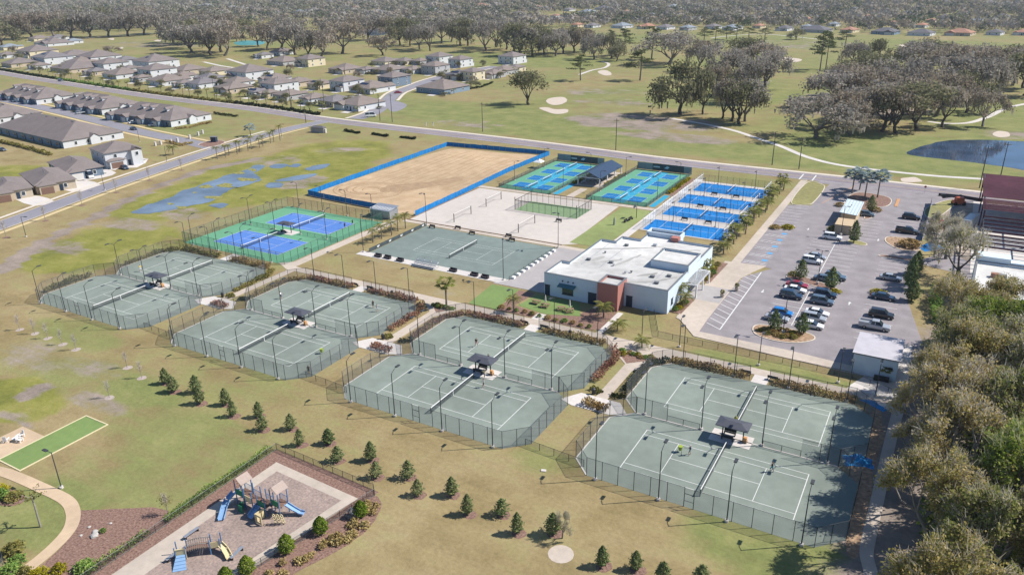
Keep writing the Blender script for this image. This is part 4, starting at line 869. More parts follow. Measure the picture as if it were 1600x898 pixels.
for x, y in [(-58, 139.9), (-60, 149), (-61.2, 150.5), (-56, 146), (-55, 147), (-48, 143.5), (-50, 146.5), (-62.5, 163), (-56.5, 166), (-49.5, 164.5), (-53.5, 163.8), (-66.5, 150), (-65, 156), (-47, 148.5)]:
    cpart('roof_vent', MB().tube([(x, y, 4.75), (x, y, 5.05)], .16, 7).tube([(x, y, 5.05), (x, y, 5.2)], .28, 7) if rr.random() < .5 else MB().box(x - .45, x + .45, y - .35, y + .35, 4.75, 5.2), M['coping'] if rr.random() < .6 else M['galv'])
# yard in front of the clubhouse
struct('picnic_turf', MB().prism([(-73.5, 129.6), (-72.5, 136.6), (-62.6, 136.8), (-59.4, 130.6), (-66.5, 128.2)], -.05, .04), M['turf'])
struct('turf_court', MB().sheet([(-83.5, 125.6), (-76.6, 125.4), (-77.6, 137.4), (-84.6, 137.2)], .03), M['turf'])
struct('mulch_bed', MB().sheet([(-76.4, 125.4), (-57.2, 125.3), (-52.6, 126.6), (-53.6, 136), (-58.8, 136), (-60.2, 131), (-66.5, 127.6), (-74.2, 129.3), (-73.4, 137), (-77.4, 137)], .022), M['mulch'])
struct('garden_walk', MB().box(-53.4, -52.2, 125, 136, -.05, .05).box(-67.9, -65.4, 124.9, 128.0, -.05, .05), M['concrete_pale'])
struct('planting_bed', MB().sheet([(-41.6, 141), (-41.3, 150), (-43.6, 150), (-44, 141)], .115), M['mulch']); struct('planting_bed', MB().sheet([(-41.2, 160.6), (-40.9, 174.6), (-43.8, 174.6), (-43.9, 161.2)], .115), M['mulch'])
struct('triangle_bed', MB().sheet(wobble([(-46.8, 119.6), (-43.4, 115.8), (-38.4, 120.6)], .2), .062), M['mulch']); struct('triangle_bed', MB().sheet([(-90.3, 121.6), (-86.8, 118.2), (-84.2, 122)], .062), M['mulch'])
PT_ = {'tabletop': MB().box(-.9, .9, -.4, .4, .70, .76).mesh('tabletop', M['wood']), 'seat': MB().box(-.9, .9, -.14, .14, .42, .46).mesh('seat', M['wood']),
       'leg': MB().tube([(0, -.75, 0), (0, -.2, .70)], .05, 4).tube([(0, .75, 0), (0, .2, .70)], .05, 4).box(-.04, .04, -.8, .8, .36, .42).mesh('leg', M['wood'])}
for i, (x, y) in enumerate([(-70.6, 132.2), (-68.0, 131.4), (-64.3, 131.6), (-62.3, 131.4)]):
    t = thing('picnic_table', f'{ORD[i]} wooden picnic table from left on the clubhouse turf', 'picnic table', (x, y, .04), .2 * i, 'picnic tables on clubhouse turf')
    ob('tabletop', PT_['tabletop'], t)
    for s in (-.72, .72): ob('seat', PT_['seat'], t, (0, s, 0)); ob('leg', PT_['leg'], t, (s * .9, 0, 0))
    if i in (1, 3):
        u = thing('closed_umbrella', f'closed pale patio umbrella at the {ORD[i]} picnic table', 'umbrella', (x, y + .1, .04), group='closed patio umbrellas')
        MB().tube([(0, 0, 0), (0, 0, 2.7)], .03, 5).ob('pole', M['white'], u); MB().tube([(0, 0, 1.2), (0, 0, 1.8), (0, 0, 2.6), (0, 0, 2.75)], [.2, .17, .09, .02], 8).ob('folded_canopy', mat('canvas', (.6, .55, .5), .9, .05, 2), u)
for i, (x, y) in enumerate([(-34.8, 158.7), (-36.6, 153.6)]):
    t = thing('planter', f'{["far", "near"][i]} round planter with topiary in front of club entrance', 'planter', (x, y, .1), group='entrance planters')
    MB().tube([(0, 0, 0), (0, 0, .8)], [.38, .48], 10).ob('pot', M['concrete'], t)
    rng = np.random.default_rng(i); P = rng.normal(size=(160, 3)); P /= np.linalg.norm(P, axis=1)[:, None]; P = P * .5 + np.array([0, 0, 1.3])
    ob('foliage', cloudmesh('foliage', P, .25, LEAF['hedge_olive'], i), t)
# ---------------------------------------------------------------- small white service building
sv = thing('service_building', 'small white service building with sloping metal roof beside the woods', 'building', (-4.3, 136.5, 0))
x0, x1, y0, y1 = -3.5, 3.5, -5.6, 5.0
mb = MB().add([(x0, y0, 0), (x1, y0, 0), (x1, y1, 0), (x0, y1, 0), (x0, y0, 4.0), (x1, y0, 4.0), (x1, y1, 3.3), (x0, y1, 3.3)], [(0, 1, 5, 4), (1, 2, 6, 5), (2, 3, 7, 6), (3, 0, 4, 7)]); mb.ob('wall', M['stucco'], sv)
rf = MB().add([(x0 - .25, y0 - .2, 4.06), (x1 + .25, y0 - .2, 4.06), (x1 + .25, y1 + .25, 3.34), (x0 - .25, y1 + .25, 3.34), (x0 - .25, y0 - .2, 3.96), (x1 + .25, y0 - .2, 3.96), (x1 + .25, y1 + .25, 3.24), (x0 - .25, y1 + .25, 3.24)], [(0, 1, 2, 3), (7, 6, 5, 4), (0, 4, 5, 1), (1, 5, 6, 2), (2, 6, 7, 3), (3, 7, 4, 0)]).ob('roof', mat('pale_roof_metal', (.46, .44, .47), .6, .08, .6), sv)
MB().box(x0 - .28, x1 + .28, y0 - .27, y0 - .205, 3.9, 4.1).ob('gutter', M['coping'], rf)
MB().box(1.6, 2.8, y0 - .08, y0 + .05, 2.1, 2.5).ob('sign', M['black'], sv); MB().box(-3.2, -2.2, y0 - .06, y0, .05, 2.2).ob('door', M['stucco'], sv)
MB().box(x0 - .1, x0, -3, 0, .3, 1.6).ob('air_conditioner', M['galv'], sv); MB().box(.2, 2.6, y0 - 1.0, y0 - .3, .05, .85).ob('bin_store', M['black'], sv)
# ---------------------------------------------------------------- tan service building in the parking lot
gt = thing('tan_outbuilding', 'tan outbuilding with pale metal roof standing in the parking lot', 'building', (-20.2, 221.5, 0))
MB().box(-1.9, 1.9, -3.2, 10.8, 0, 3.3).ob('wall', M['tan_wall'], gt)
rf = MB().add([(-2.3, -3.6, 3.75), (2.3, -3.6, 3.35), (2.3, 11.2, 3.35), (-2.3, 11.2, 3.75), (-2.3, -3.6, 3.62), (2.3, -3.6, 3.22), (2.3, 11.2, 3.22), (-2.3, 11.2, 3.62)], [(0, 1, 2, 3), (7, 6, 5, 4), (0, 4, 5, 1), (1, 5, 6, 2), (2, 6, 7, 3), (3, 7, 4, 0)]).ob('roof', mat('pale_blue_roof', (.52, .60, .62), .55, .04, .5), gt)
for i in range(6): MB().obox((-2 + i * .8, 3.8, 3.79 - i * .07), (.05, 14.6, .05)).ob('roof_seam', M['galv'], rf)
MB().tube([(-.3, 5, 3.5), (-.3, 5, 3.9)], .12, 6).ob('roof_vent', M['coping'], rf)
en = thing('bin_enclosure', 'tan slatted bin enclosure in front of tan outbuilding', 'enclosure', (-20.3, 213.2, 0))
mb = MB(); ring(mb, [(-2.0, -3.2), (2.0, -3.2), (2.0, 3.2), (-2, 3.2)], .2, 0, 2.5); mb.ob('wall', M['tan_wall'], en)
for i in range(14): MB().box(-1.95 + i * .28, -1.95 + i * .28 + .22, -3.27, -3.205, .1, 2.4).ob('slat', M['ply'], en)
MB().box(-2.1, 2.1, -3.3, 3.3, 2.5, 2.6).ob('roof', M['tan_wall'], en)
# ---------------------------------------------------------------- white building behind the trees, far right
wb = thing('white_building', 'white flat-roofed building half hidden behind the oaks', 'building', (24, 174, 0))
F2 = [(-15.2, -10.4), (16, -10.4), (16, 10.6), (-14.3, 10.6)]
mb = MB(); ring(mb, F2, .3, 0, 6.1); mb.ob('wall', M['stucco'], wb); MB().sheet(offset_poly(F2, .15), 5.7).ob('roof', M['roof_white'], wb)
mb = MB(); ring(mb, offset_poly(F2, -.05), .42, 6.11, 6.2); mb.ob('coping', M['coping'], wb)
MB().box(-14.3, -8, 10.65, 14, 0, 7.3).ob('roof_box', M['stucco'], wb); MB().box(-7.95, 16, 10.65, 13, 0, 6.6).ob('wall', M['stucco'], wb)
ac = MB().box(-11.6, -10.2, 2.0, 3.0, 5.7, 6.6).ob('rooftop_unit', mat('rust_unit', (.30, .15, .10), .8, .15, 1), wb); MB().box(-10.1, -8.8, 1.9, 3.0, 5.7, 6.5).ob('rooftop_unit', M['coping'], wb)
for y in (-6, -1, 4): MB().box(-15.0, -14.8, y, y + 1.6, 1.2, 3.4).ob('window', M['glass'], wb)
# ---------------------------------------------------------------- steel frame with dark red roof (under construction)
rb = thing('steel_frame_building', 'half-built steel frame building with dark red sheet roof', 'building', (26, 228, 0))
M['red_roof'] = mat('dark_red_sheet', (.065, .022, .032), .85, .2, .6, coord='World', big=.3, spec=.1)
struct('floor_slab', MB().box(9.5, 45, 193, 260, -.02, .08), M['concrete_pale'])
for i in range(10): MB().obox((2, 5.4 + i * 2.9 + 1.45, 8.3 - i * .02), (35, 2.82, .1), 0).ob('roof_sheet', M['red_roof'], rb)
for i in range(9): MB().obox((2, -7.0 + i * 1.25, 8.28), (35, .72, .1), 0).ob('roof_sheet', M['red_roof'], rb)
for i in range(9): MB().obox((2, -10.2 - i * 2.9, 7.2 - .1 * i), (34, .22, .3), 0).ob('purlin', M['red_roof'], rb)
for x in (-15, -3, 9, 19):
    for y in (-34, -20, -8, 6, 20, 33): MB().box(x - .16, x + .16, y - .16, y + .16, 0, 8.1 if y > -9 else 6.2).ob('column', M['red_roof'], rb)
    MB().box(x - .12, x + .12, -34.3, -8, 5.95, 6.2).ob('rafter', M['steel'], rb); MB().box(x - .12, x + .12, -8, 33.4, 7.95, 8.2).ob('rafter', M['steel'], rb)
# ---------------------------------------------------------------- houses
def shingle(n, c): return mat(n, c, .95, .10, 2.2, big=.09, bump=.15, detail=6)
ROOFS = [shingle('shingle_brown_grey', (.195, .165, .155)), shingle('shingle_grey', (.18, .165, .17)), shingle('shingle_taupe', (.215, .178, .158)), shingle('shingle_terracotta', (.36, .19, .13)), shingle('shingle_dark', (.13, .125, .135)), shingle('shingle_blue_grey', (.22, .25, .28))]
WALLS = [mat('siding_white', (.58, .59, .60), .9, .04, 1), mat('siding_cream', (.62, .54, .38), .9, .04, 1), mat('siding_and_shade_blue', (.20, .27, .34), .9, .05, 1), mat('siding_grey', (.38, .38, .38), .9, .05, 1), mat('siding_tan', (.48, .40, .30), .9, .05, 1), mat('siding_and_shade_slate', (.15, .20, .26), .9, .05, 1)]
M['solar'] = mat('solar_glass', (.015, .025, .06), .25, .2, 3)
M['garage'] = mat('garage_door_white', (.6, .58, .55), .7, .04, 2)
HM = {}
def hmesh(key, fn, m):
    if key not in HM: HM[key] = fn().mesh(key[0], m)
    return HM[key]
WIN = MB().box(-.5, .5, -.05, .06, 0, 1.3).mesh('window', M['glass']); WFR = MB().box(-.6, .6, -.09, .05, -.12, 0).box(-.6, .6, -.09, .05, 1.3, 1.42).box(-.6, -.5, -.09, .05, 0, 1.3).box(.5, .6, -.09, .05, 0, 1.3).mesh('frame', M['white'])
DOOR = MB().box(-.5, .5, -.06, .05, 0, 2.1).mesh('door', M['door_navy'])
def hiproof(W_, D_, z, pitch, ov=.5):
    if W_ >= D_:
        h = D_ / 2 + ov; return hip(MB(), -W_ / 2 - ov, W_ / 2 + ov, -D_ / 2 - ov, D_ / 2 + ov, z, z + h * pitch, h)
    m_ = hip(MB(), -D_ / 2 - ov, D_ / 2 + ov, -W_ / 2 - ov, W_ / 2 + ov, z, z + (W_ / 2 + ov) * pitch, W_ / 2 + ov)
    m_.v = [(-y, x, zz) for x, y, zz in m_.v]; return m_
HCOUNT = [0]; HS = [1.13]; HLOG = []
def house(label, c, ang=-8, st=1, roof=0, wall=0, front='s', wing=True, solar=0, group='estate houses', detail=2):
    x, y, W_, D_ = c; W_ *= HS[0]; D_ *= HS[0]; HCOUNT[0] += 1; rr = random.Random(HCOUNT[0] * 7 + 1); name = 'house'
    t = thing(name, label, 'house', (x, y, 0), math.radians(ang), group); H = 2.75 * st + .25; pitch = .38
    wm = WALLS[wall]; rm = ROOFS[roof]; HLOG.append((label, x, y, W_, D_, math.radians(ang)))
    MB().prism(rect(-W_ / 2, W_ / 2, -D_ / 2, D_ / 2), 0, H + .06, 0).ob('wall', wm, t)
    r_ = hiproof(W_, D_, H, pitch).ob('roof', rm, t)
    if detail > 1:
        MB().tube([(W_ * .12, -D_ * .1, H + 1.0), (W_ * .12, -D_ * .1, H + 2.0 + .1 * D_)], .12, 6).ob('vent_pipe', M['coping'], r_)
    if wing and detail:                       # projecting garage or gabled bay toward the street
        s_ = -1 if front == 's' else 1; gw = W_ * .42; gx_ = rr.choice((-1, 1)) * W_ * .26; gd = 1.8
        yb = s_ * D_ / 2
        MB().prism(rect(gx_ - gw / 2, gx_ + gw / 2, *sorted((yb - s_ * .3, yb + s_ * gd))), 0, 2.8).ob('bay', wm, t)
        a, b = gx_ - gw / 2 - .35, gx_ + gw / 2 + .35; yf = yb + s_ * (gd + .35); yk = yb - s_ * min(D_ * .3, 4); zr = 2.75 + (gw / 2 + .35) * pitch; k = .12
        g = MB().add([(a, yf, 2.75), (b, yf, 2.75), (gx_, yf, zr), (a, yk, 2.75), (b, yk, 2.75), (gx_, yk, zr), (a, yf, 2.75 + k), (b, yf, 2.75 + k), (gx_, yf, zr + k), (a, yk, 2.75 + k), (b, yk, 2.75 + k), (gx_, yk, zr + k)],
                     [(6, 8, 11, 9), (8, 7, 10, 11), (0, 6, 9, 3), (7, 1, 4, 10), (0, 1, 2), (0, 2, 8, 6), (2, 1, 7, 8)]); g.ob('bay_roof', rm, t)
        ob('garage_door', hmesh(('garage_door', round(gw, 1)), lambda: MB().box(-gw * .36, gw * .36, -.06, .06, 0, 2.25), M['garage']), t, (gx_, yb + s_ * (gd + .01), .02))
        ob('door', DOOR, t, (-gx_ * .6, yb + s_ * .02, .02))
    for fl in range(st):
        zb = .95 + 2.75 * fl
        for f, n, L_ in (('s', 2 if detail < 2 else 3, W_), ('e', 2, D_)):
            for i in range(n):
                u = (i + .5) / n - .5 + rr.uniform(-.04, .04)
                if f == 's': p, rz = (u * W_, -D_ / 2 - .03, zb), 0
                else: p, rz = (W_ / 2 + .03, u * D_, zb), math.pi / 2
                if f == 's' and wing and front == 's' and fl == 0 and abs(p[0] - gx_) < gw / 2 + .6: continue
                wn = ob('window', WIN, t, p, rz)
                if detail > 1: ob('frame', WFR, wn)
    if solar:
        for i in range(solar):
            L_ = min(W_, D_) / 2; an = math.atan(pitch)
            p = MB().quad((-1.6, -1.6 * .62, -1.6 * .62 * 0), (1.6, -1.6 * .62, 0), (1.6, 1.0, 0), (-1.6, 1.0, 0)).box(-1.6, 1.6, -.99, 1.0, -.1, -.01).ob('solar_panel', M['solar'], r_)
            p.rotation_euler = (an, 0, 0); p.location = ((i - (solar - 1) / 2) * 3.5, -min(W_, D_) * .26, H + (min(W_, D_) * .5 + .5 - min(W_, D_) * .26) * pitch + .22) if W_ >= D_ else ((i - (solar - 1) / 2) * 3.2, -D_ / 2 + W_ * .25, H + (W_ * .25 + .5) * pitch + .25)
    return t
# single houses along the side street
def street_house(label, c, st, wall, ang): return house(label, c, ang, st, 0, wall, 'e', False, 0, 'houses along the side street')

# pixel-measured footprints turned into metres: (centre x, centre y, width, depth)
ROWS = [
 ('in the row along the main road', [((-687.6,371.9,17.3,19.0), 1, 0, 4, 0), ((-649.6,366.6,9.818,10.8), 1, 2, 0, 0), ((-562.8,358.2,10.4,11.4), 1, 1, 4, 0), ((-494.0,346.4,7.508,9.01), 1, 2, 3, 0), ((-440.2,338.3,7.333,8.799), 1, 0, 0, 0), ((-352.8,328.5,7.153,7.869), 1, 2, 4, 0), ((-604.0,368.6,28.7,22.9), 1, 0, 4, 0), ((-530.2,357.1,18.2,18.2), 1, 2, 0, 0), ((-464.7,344.6,17.5,17.5), 1, 2, 0, 0), ((-428.4,344.6,12.7,15.2), 1, 1, 0, 0), ((-392.0,336.5,15.0,15.0), 1, 2, 4, 0),
   ((-364.0,329.2,6.953,8.344), 1, 1, 0, 2), ((-336.7,328.4,11.5,12.6), 1, 2, 3, 0), ((-314.2,324.9,9.772,11.7), 1, 2, 0, 0), ((-295.9,322.3,11.1,13.3), 1, 1, 4, 0), ((-276.8,320.3,15.5,17.1), 1, 2, 0, 0)]),
 ('in the second row back from the main road', [((-775.2,409.8,10.6,13.3), 1, 0, 0, 0), ((-643.3,398.2,17.3,17.3), 1, 2, 4, 0), ((-555.7,381.2,9.313,10.2), 1, 0, 0, 0), ((-474.2,365.1,12.1,13.3), 1, 2, 0, 0), ((-445.5,363.7,14.1,14.1), 1, 1, 4, 0), ((-411.7,357.5,13.5,13.5), 1, 2, 0, 0), ((-681.9,396.4,22.9,20.6), 2, 1, 0, 2), ((-583.5,384.2,16.3,17.9), 2, 0, 0, 0), ((-507.9,369.4,16.2,17.8), 2, 0, 0, 0), ((-364.7,348.1,13.2,15.9), 2, 0, 0, 0), ((-401.9,381.4,12.0,14.4), 1, 2, 0, 2), ((-373.1,372.9,11.0,13.2), 1, 2, 4, 0), ((-352.2,371.6,9.6,12.5), 1, 2, 1, 2), ((-331.9,373.0,11.6,15.1), 2, 0, 0, 0), ((-312.1,372.5,16.2,17.8), 1, 2, 0, 2)]),
 ('in the third row back from the main road', [((-646.7,416.6,23.4,23.4), 2, 0, 0, 0), ((-592.9,404.7,11.2,13.4), 2, 1, 0, 0), ((-563.0,409.7,22.6,22.6), 2, 0, 0, 1), ((-504.7,394.1,15.8,17.4), 1, 2, 4, 0), ((-477.7,395.2,12.8,15.3), 1, 2, 1, 0), ((-432.6,387.5,20.0,20.0), 2, 0, 0, 0)]),
 ('along the golf course edge, left part', [((-869.2,463.9,12.8,15.9), 1, 5, 1, 0), ((-759.9,429.6,25.1,22.6), 2, 0, 1, 0), ((-710.3,434.9,18.5,23.2), 1, 0, 0, 0), ((-876.9,515.8,30.3,24.3), 1, 0, 0, 1), ((-956.6,569.9,12.8,16.0), 1, 1, 0, 1), ((-878.3,539.3,11.1,13.8), 1, 5, 0, 1), ((-961.9,550.1,14.1,17.6), 1, 2, 1, 0)]),
 ('in the small group below the oaks', [((-535.4,498.0,8.954,11.2), 1, 1, 0, 0), ((-543.3,527.2,12.3,15.3), 1, 0, 0, 0), ((-479.6,466.8,18.7,16.8), 1, 2, 3, 0), ((-450.8,466.4,13.7,15.1), 2, 0, 1, 0)]),
 ('in the right half of the estate, rear side', [((-393.4,442.6,16.1,16.1), 1, 2, 4, 0), ((-375.8,444.7,8.798,9.677), 1, 0, 3, 0), ((-360.5,451.4,15.6,15.6), 1, 2, 3, 0), ((-344.3,457.9,10.1,10.1), 1, 2, 0, 0), ((-399.1,495.5,13.9,13.9), 1, 0, 1, 0), ((-385.7,502.9,10.4,10.4), 1, 0, 1, 0), ((-373.2,506.8,8.552,9.407), 1, 2, 3, 0), ((-363.3,518.9,13.0,14.3), 2, 0, 0, 0), ((-334.4,505.6,10.8,12.9), 2, 0, 0, 0)]),
 ('in the right half of the estate, street side', [((-316.5,400.7,12.0,14.4), 2, 0, 5, 0), ((-327.8,462.8,12.3,13.6), 2, 2, 3, 0), ((-296.3,445.3,11.7,12.9), 1, 4, 4, 2), ((-283.2,442.2,9.796,10.8), 2, 0, 1, 0), ((-271.0,389.5,20.1,20.1), 1, 2, 2, 0), ((-277.7,459.2,10.6,11.6), 1, 2, 3, 0), ((-280.5,478.5,12.2,14.7), 1, 2, 3, 0), ((-280.2,495.2,8.385,10.1), 1, 0, 1, 0), ((-308.7,540.1,13.2,14.5), 2, 0, 0, 0)]),
]
SN = {1: 'single storey', 2: 'two storey'}
for rowname, L_ in ROWS:
    L_ = sorted(L_, key=lambda h: h[0][0])
    for i, (c, st, rf, wl_, so_) in enumerate(L_):
        house(f'{ORD[i]} house from left {rowname}{", solar" if so_ else ""}', c, -8, st, rf, wl_, 's' if i % 2 else 'n', True, so_, 'houses of the estate beyond the main road')
NEST = len(HLOG); HS[0] = 1.0
# townhouse blocks
def townhouse(label, corner, W_, D_, ang, n, rear=False):
    a = math.radians(ang); ex = Vector((math.cos(a), math.sin(a))); ey = Vector((-ex.y, ex.x)); c = Vector(corner) - ex * W_ / 2 + ey * D_ / 2
    t = thing('townhouse_block', label, 'townhouse', (c.x, c.y, 0), a, 'townhouse blocks'); H = 3.0; pitch = .42
    MB().prism(rect(-W_ / 2, W_ / 2, -D_ / 2, D_ / 2), 0, H + .05).ob('wall', WALLS[2] if rear else WALLS[5], t)  # blue shade of the sunless sides is put into the wall colour
    MB().box(W_ / 2, W_ / 2 + .08, -D_ / 2 + .02, D_ / 2 - .02, 0, H).ob('end_wall', WALLS[0], t)  # sunlit end kept white against the shade-coloured walls
    r_ = hiproof(W_, D_, H, pitch).ob('roof', ROOFS[0], t); hb = D_ / 2 + .5
    for i in range(n):                                     # gabled dormers on the street slope, in pairs
        u = -W_ * .30 + (i + .12 * (1 if i % 2 else -1)) * W_ * .56 / max(1, n - 1); yf = -D_ * .24; z0 = H + (D_ / 2 + .5 + yf) * pitch; w_, h_ = 1.25, 1.25; yb = yf + 5.0
        if not rear:
            MB().add([(u - w_, yf, z0 - .3), (u + w_, yf, z0 - .3), (u + w_, yf, z0 + h_), (u, yf, z0 + h_ + .75), (u - w_, yf, z0 + h_), (u - w_, yb, z0 + h_), (u + w_, yb, z0 + h_), (u + w_, yb, z0), (u - w_, yb, z0)], [(0, 1, 2, 3, 4), (1, 7, 6, 2), (8, 0, 4, 5)]).ob('dormer', WALLS[0], t)
            k = .25
            MB().add([(u - w_ - k, yf - k, z0 + h_ - .15), (u, yf - k, z0 + h_ + .85), (u + w_ + k, yf - k, z0 + h_ - .15), (u - w_ - k, yb, z0 + h_ - .15), (u, yb, z0 + h_ + .85), (u + w_ + k, yb, z0 + h_ - .15)], [(0, 1, 4, 3), (1, 2, 5, 4)]).ob('dormer_roof', ROOFS[0], t)
            ob('window', WIN, t, (u, yf - .04, z0 - .05), 0, (.8, 1, .7))
        else:
            for q in (-.5, .5): MB().obox((u + q, D_ * .02 - 1.4, H + (D_ / 2 + .5 - 1.4) * pitch + .2), (.8, .5, .25)).ob('skylight', M['glass'], r_)
    m_ = n * 2
    for i in range(m_):
        u = -W_ / 2 + (i + .5) * W_ / m_
        if not rear:
            gab = i % 2 == 0
            if gab:
                a0, b0 = u - W_ / m_ * .46, u + W_ / m_ * .46; yb = -D_ / 2
                MB().prism(rect(a0, b0, yb - 2.2, yb + .2), 0, 2.75).ob('bay', WALLS[2], t); zr = 2.7 + (b0 - a0) / 2 * .45; yk = yb + 3.5; yf = yb - 2.55; a1, b1 = a0 - .3, b0 + .3  # front bays carry the same painted-in blue shade
                MB().add([(a1, yf, 2.7), (b1, yf, 2.7), (u, yf, zr + .15), (a1, yk, 2.7), (b1, yk, 2.7), (u, yk, zr + .15), (u, yf + .3, zr), (a0, yf + .32, 2.7), (b0, yf + .32, 2.7)], [(0, 2, 5, 3), (2, 1, 4, 5), (7, 8, 6)]).ob('bay_roof', ROOFS[0], t)
                ob('garage_door', hmesh(('garage_door', 4.0), lambda: MB().box(-1.4, 1.4, -.06, .06, 0, 2.2), M['garage']), t, (u, yb - 2.22, .02))
            else:
                ob('door', DOOR, t, (u, -D_ / 2 - .03, .02)); wn = ob('window', WIN, t, (u + 1.6, -D_ / 2 - .03, .9)); ob('frame', WFR, wn)
        else:
            wn = ob('window', WIN, t, (u - 1.3, -D_ / 2 - .03, .8), 0, (1.6, 1, 1)); ob('door', DOOR, t, (u + 1.2, -D_ / 2 - .03, .02))
    for u in (-.3, -.1, .12, .32): wn = ob('window', WIN, t, (W_ / 2 + .1, u * D_, .9), math.pi / 2); ob('frame', WFR, wn)
    g = MB().add([(W_ / 2 - .2, -2, 0), (W_ / 2 + 1.4, -2, 0), (W_ / 2 + 1.4, 2, 0), (W_ / 2 - .2, 2, 0), (W_ / 2 - .2, -2, 3), (W_ / 2 + 1.4, -2, 3), (W_ / 2 + 1.4, 2, 3), (W_ / 2 - .2, 2, 3), (W_ / 2 + 1.4, 0, 4.3), (W_ / 2 - 3, 0, 4.3)], [(0, 1, 5, 4), (1, 2, 6, 8, 5), (2, 3, 7, 6)]); g.ob('porch', WALLS[0], t)
    MB().add([(W_ / 2 + 1.7, -2.4, 2.9), (W_ / 2 + 1.7, 0, 4.5), (W_ / 2 + 1.7, 2.4, 2.9), (W_ / 2 - 3, -2.4, 2.9), (W_ / 2 - 3, 0, 4.5), (W_ / 2 - 3, 2.4, 2.9)], [(0, 1, 4, 3), (1, 2, 5, 4)]).ob('porch_roof', ROOFS[0], t)
townhouse('townhouse block with four dormers nearest the estate gate', (-323.4,237.2), 50, 23, -2, 4)
townhouse('middle townhouse block with four dormers behind the street', (-388.1,245.0), 48, 23, -7, 4)
townhouse('leftmost townhouse block with four dormers cut by the frame edge', (-457.4,251.0), 52, 23, -8, 4)
townhouse('big near townhouse block with rear wall in blue shade', (-323.5,184.1), 66, 26, -7, 4, True)
townhouse('townhouse block left of the big near one, cut by frame', (-411.9,202.1), 50, 24, -7, 4, True)
# single houses on the near side street
def sidehouse(label, c, ang, st, wall, gdoor):
    t = house(label, c, ang, st, 0, wall, 's', False, 0, 'houses along the side street'); W_, D_ = c[2], c[3]
    MB().box(W_ / 2 - .3, W_ / 2 + 1.6, -D_ * .44, -D_ * .05, 0, 2.8).ob('garage_bay', WALLS[wall], t)
    hiproof(4.4, D_ * .46, 2.8, .4, .35).ob('bay_roof', ROOFS[0], t, (W_ / 2 - .7, -D_ * .245, 0))
    MB().box(W_ / 2 + 1.58, W_ / 2 + 1.68, -D_ * .40, -D_ * .09, .02, 2.25).ob('garage_door', gdoor, t)
    ob('door', DOOR, t, (W_ / 2 + .04, D_ * .12, .02), math.pi / 2)
    if st == 2:
        MB().prism(rect(W_ / 2 - .2, W_ / 2 + 1.5, D_ * .18, D_ * .46), 0, 5.6).ob('gable_bay', WALLS[0], t); a, b = D_ * .14, D_ * .5; m_ = (a + b) / 2
        MB().add([(W_ / 2 + 1.8, a, 5.5), (W_ / 2 + 1.8, m_, 6.9), (W_ / 2 + 1.8, b, 5.5), (W_ / 2 - 4, a, 5.5), (W_ / 2 - 4, m_, 6.9), (W_ / 2 - 4, b, 5.5), (W_ / 2 + 1.5, m_, 6.8), (W_ / 2 + 1.5, a + .3, 5.5), (W_ / 2 + 1.5, b - .3, 5.5)], [(0, 1, 4, 3), (1, 2, 5, 4), (7, 8, 6)]).ob('bay_roof', ROOFS[0], t)
        wn = ob('window', WIN, t, (W_ / 2 + 1.53, D_ * .32, 3.7), math.pi / 2); ob('frame', WFR, wn)
    return t
M['garage_brown'] = mat('garage_door_brown', (.20, .12, .09), .8, .08, 2)
sidehouse('white two storey house with brown garage door on the side street', (-277.5, 177.5, 15, 13.5), -15, 2, 0, M['garage_brown'])
sidehouse('grey single storey house with van parked in front', (-277.5, 160.5, 23, 12), -17, 1, 5, M['garage'])
sidehouse('tan single storey house with round shrub, second from frame edge', (-268.5, 144.8, 23, 12), -19, 1, 4, M['garage_brown'])
sidehouse('tan house cut by the left edge on the side street', (-269, 131.5, 19, 11), -20, 1, 4, M['garage_brown'])
for pl in ([(-274.5,170.3),(-263.7,175.5),(-273.2,187.5),(-276.9,183.3),(-267.5,169.2)], [(-265.0,152.5),(-260.9,159.6),(-263.4,166.8),(-276.3,169.4),(-270.8,163.2)], [(-259.0,143.0),(-248.7,144.4),(-250.7,152.7),(-264.6,154.7),(-265.2,147.5)], [(-259.8,128.5),(-246.4,126.9),(-245.9,132.9),(-257.8,134.6),(-263.7,131.7)]):
    sheet('driveway', catmull(pl, 2, True), .028, M['concrete_pale'])
# far houses beyond the golf course
FAR = [(860,878,28,3,0), (893,914,43,3,1), (915,940,44,1,0), (957,992,45,5,0), (998,1030,46,3,1), (1028,1058,47,1,0), (1064,1092,48,5,3), (1104,1132,46,1,0), (1132,1166,48,5,0), (1178,1200,45,3,1), (1216,1246,49,4,0), (1254,1276,46,5,0), (1258,1310,52,4,3), (1296,1318,42,5,0), (1318,1350,52,3,1), (1371,1416,55,4,2), (1428,1471,57,4,0), (1434,1458,44,3,0), (1488,1536,57,3,4), (1548,1580,56,4,0), (1590,1620,56,3,0),
       (573,602,22,1,0), (452,480,22,5,0), (468,505,20,1,0), (690,712,11,5,0), (735,765,12,3,0), (780,800,12,1,0), (905,935,22,5,0), (930,958,16,4,0), (1040,1070,14,5,0), (1226,1240,13,3,0), (1500,1520,22,3,0), (1540,1570,8,1,1), (1450,1470,36,3,1), (1390,1410,40,3,0), (545,560,14,3,0), (300,330,12,5,0), (350,370,14,5,0), (880,900,18,1,0), (1110,1130,20,5,0), (1180,1196,25,3,0), (1330,1350,18,5,0), (1290,1312,26,1,0), (1560,1590,30,4,0), (830,850,14,3,0), (60,84,22,5,0), (180,200,20,3,0), (640,660,10,1,0), (660,684,18,5,0), (970,990,22,3,1), (1010,1034,26,5,0), (1150,1172,30,1,0), (1210,1232,26,5,0), (1350,1372,30,3,0), (1410,1432,24,5,0), (1470,1496,30,1,0), (1520,1544,36,5,0), (1256,1276,34,3,0), (860,884,34,5,0), (800,822,24,1,0), (1080,1100,32,5,0)]
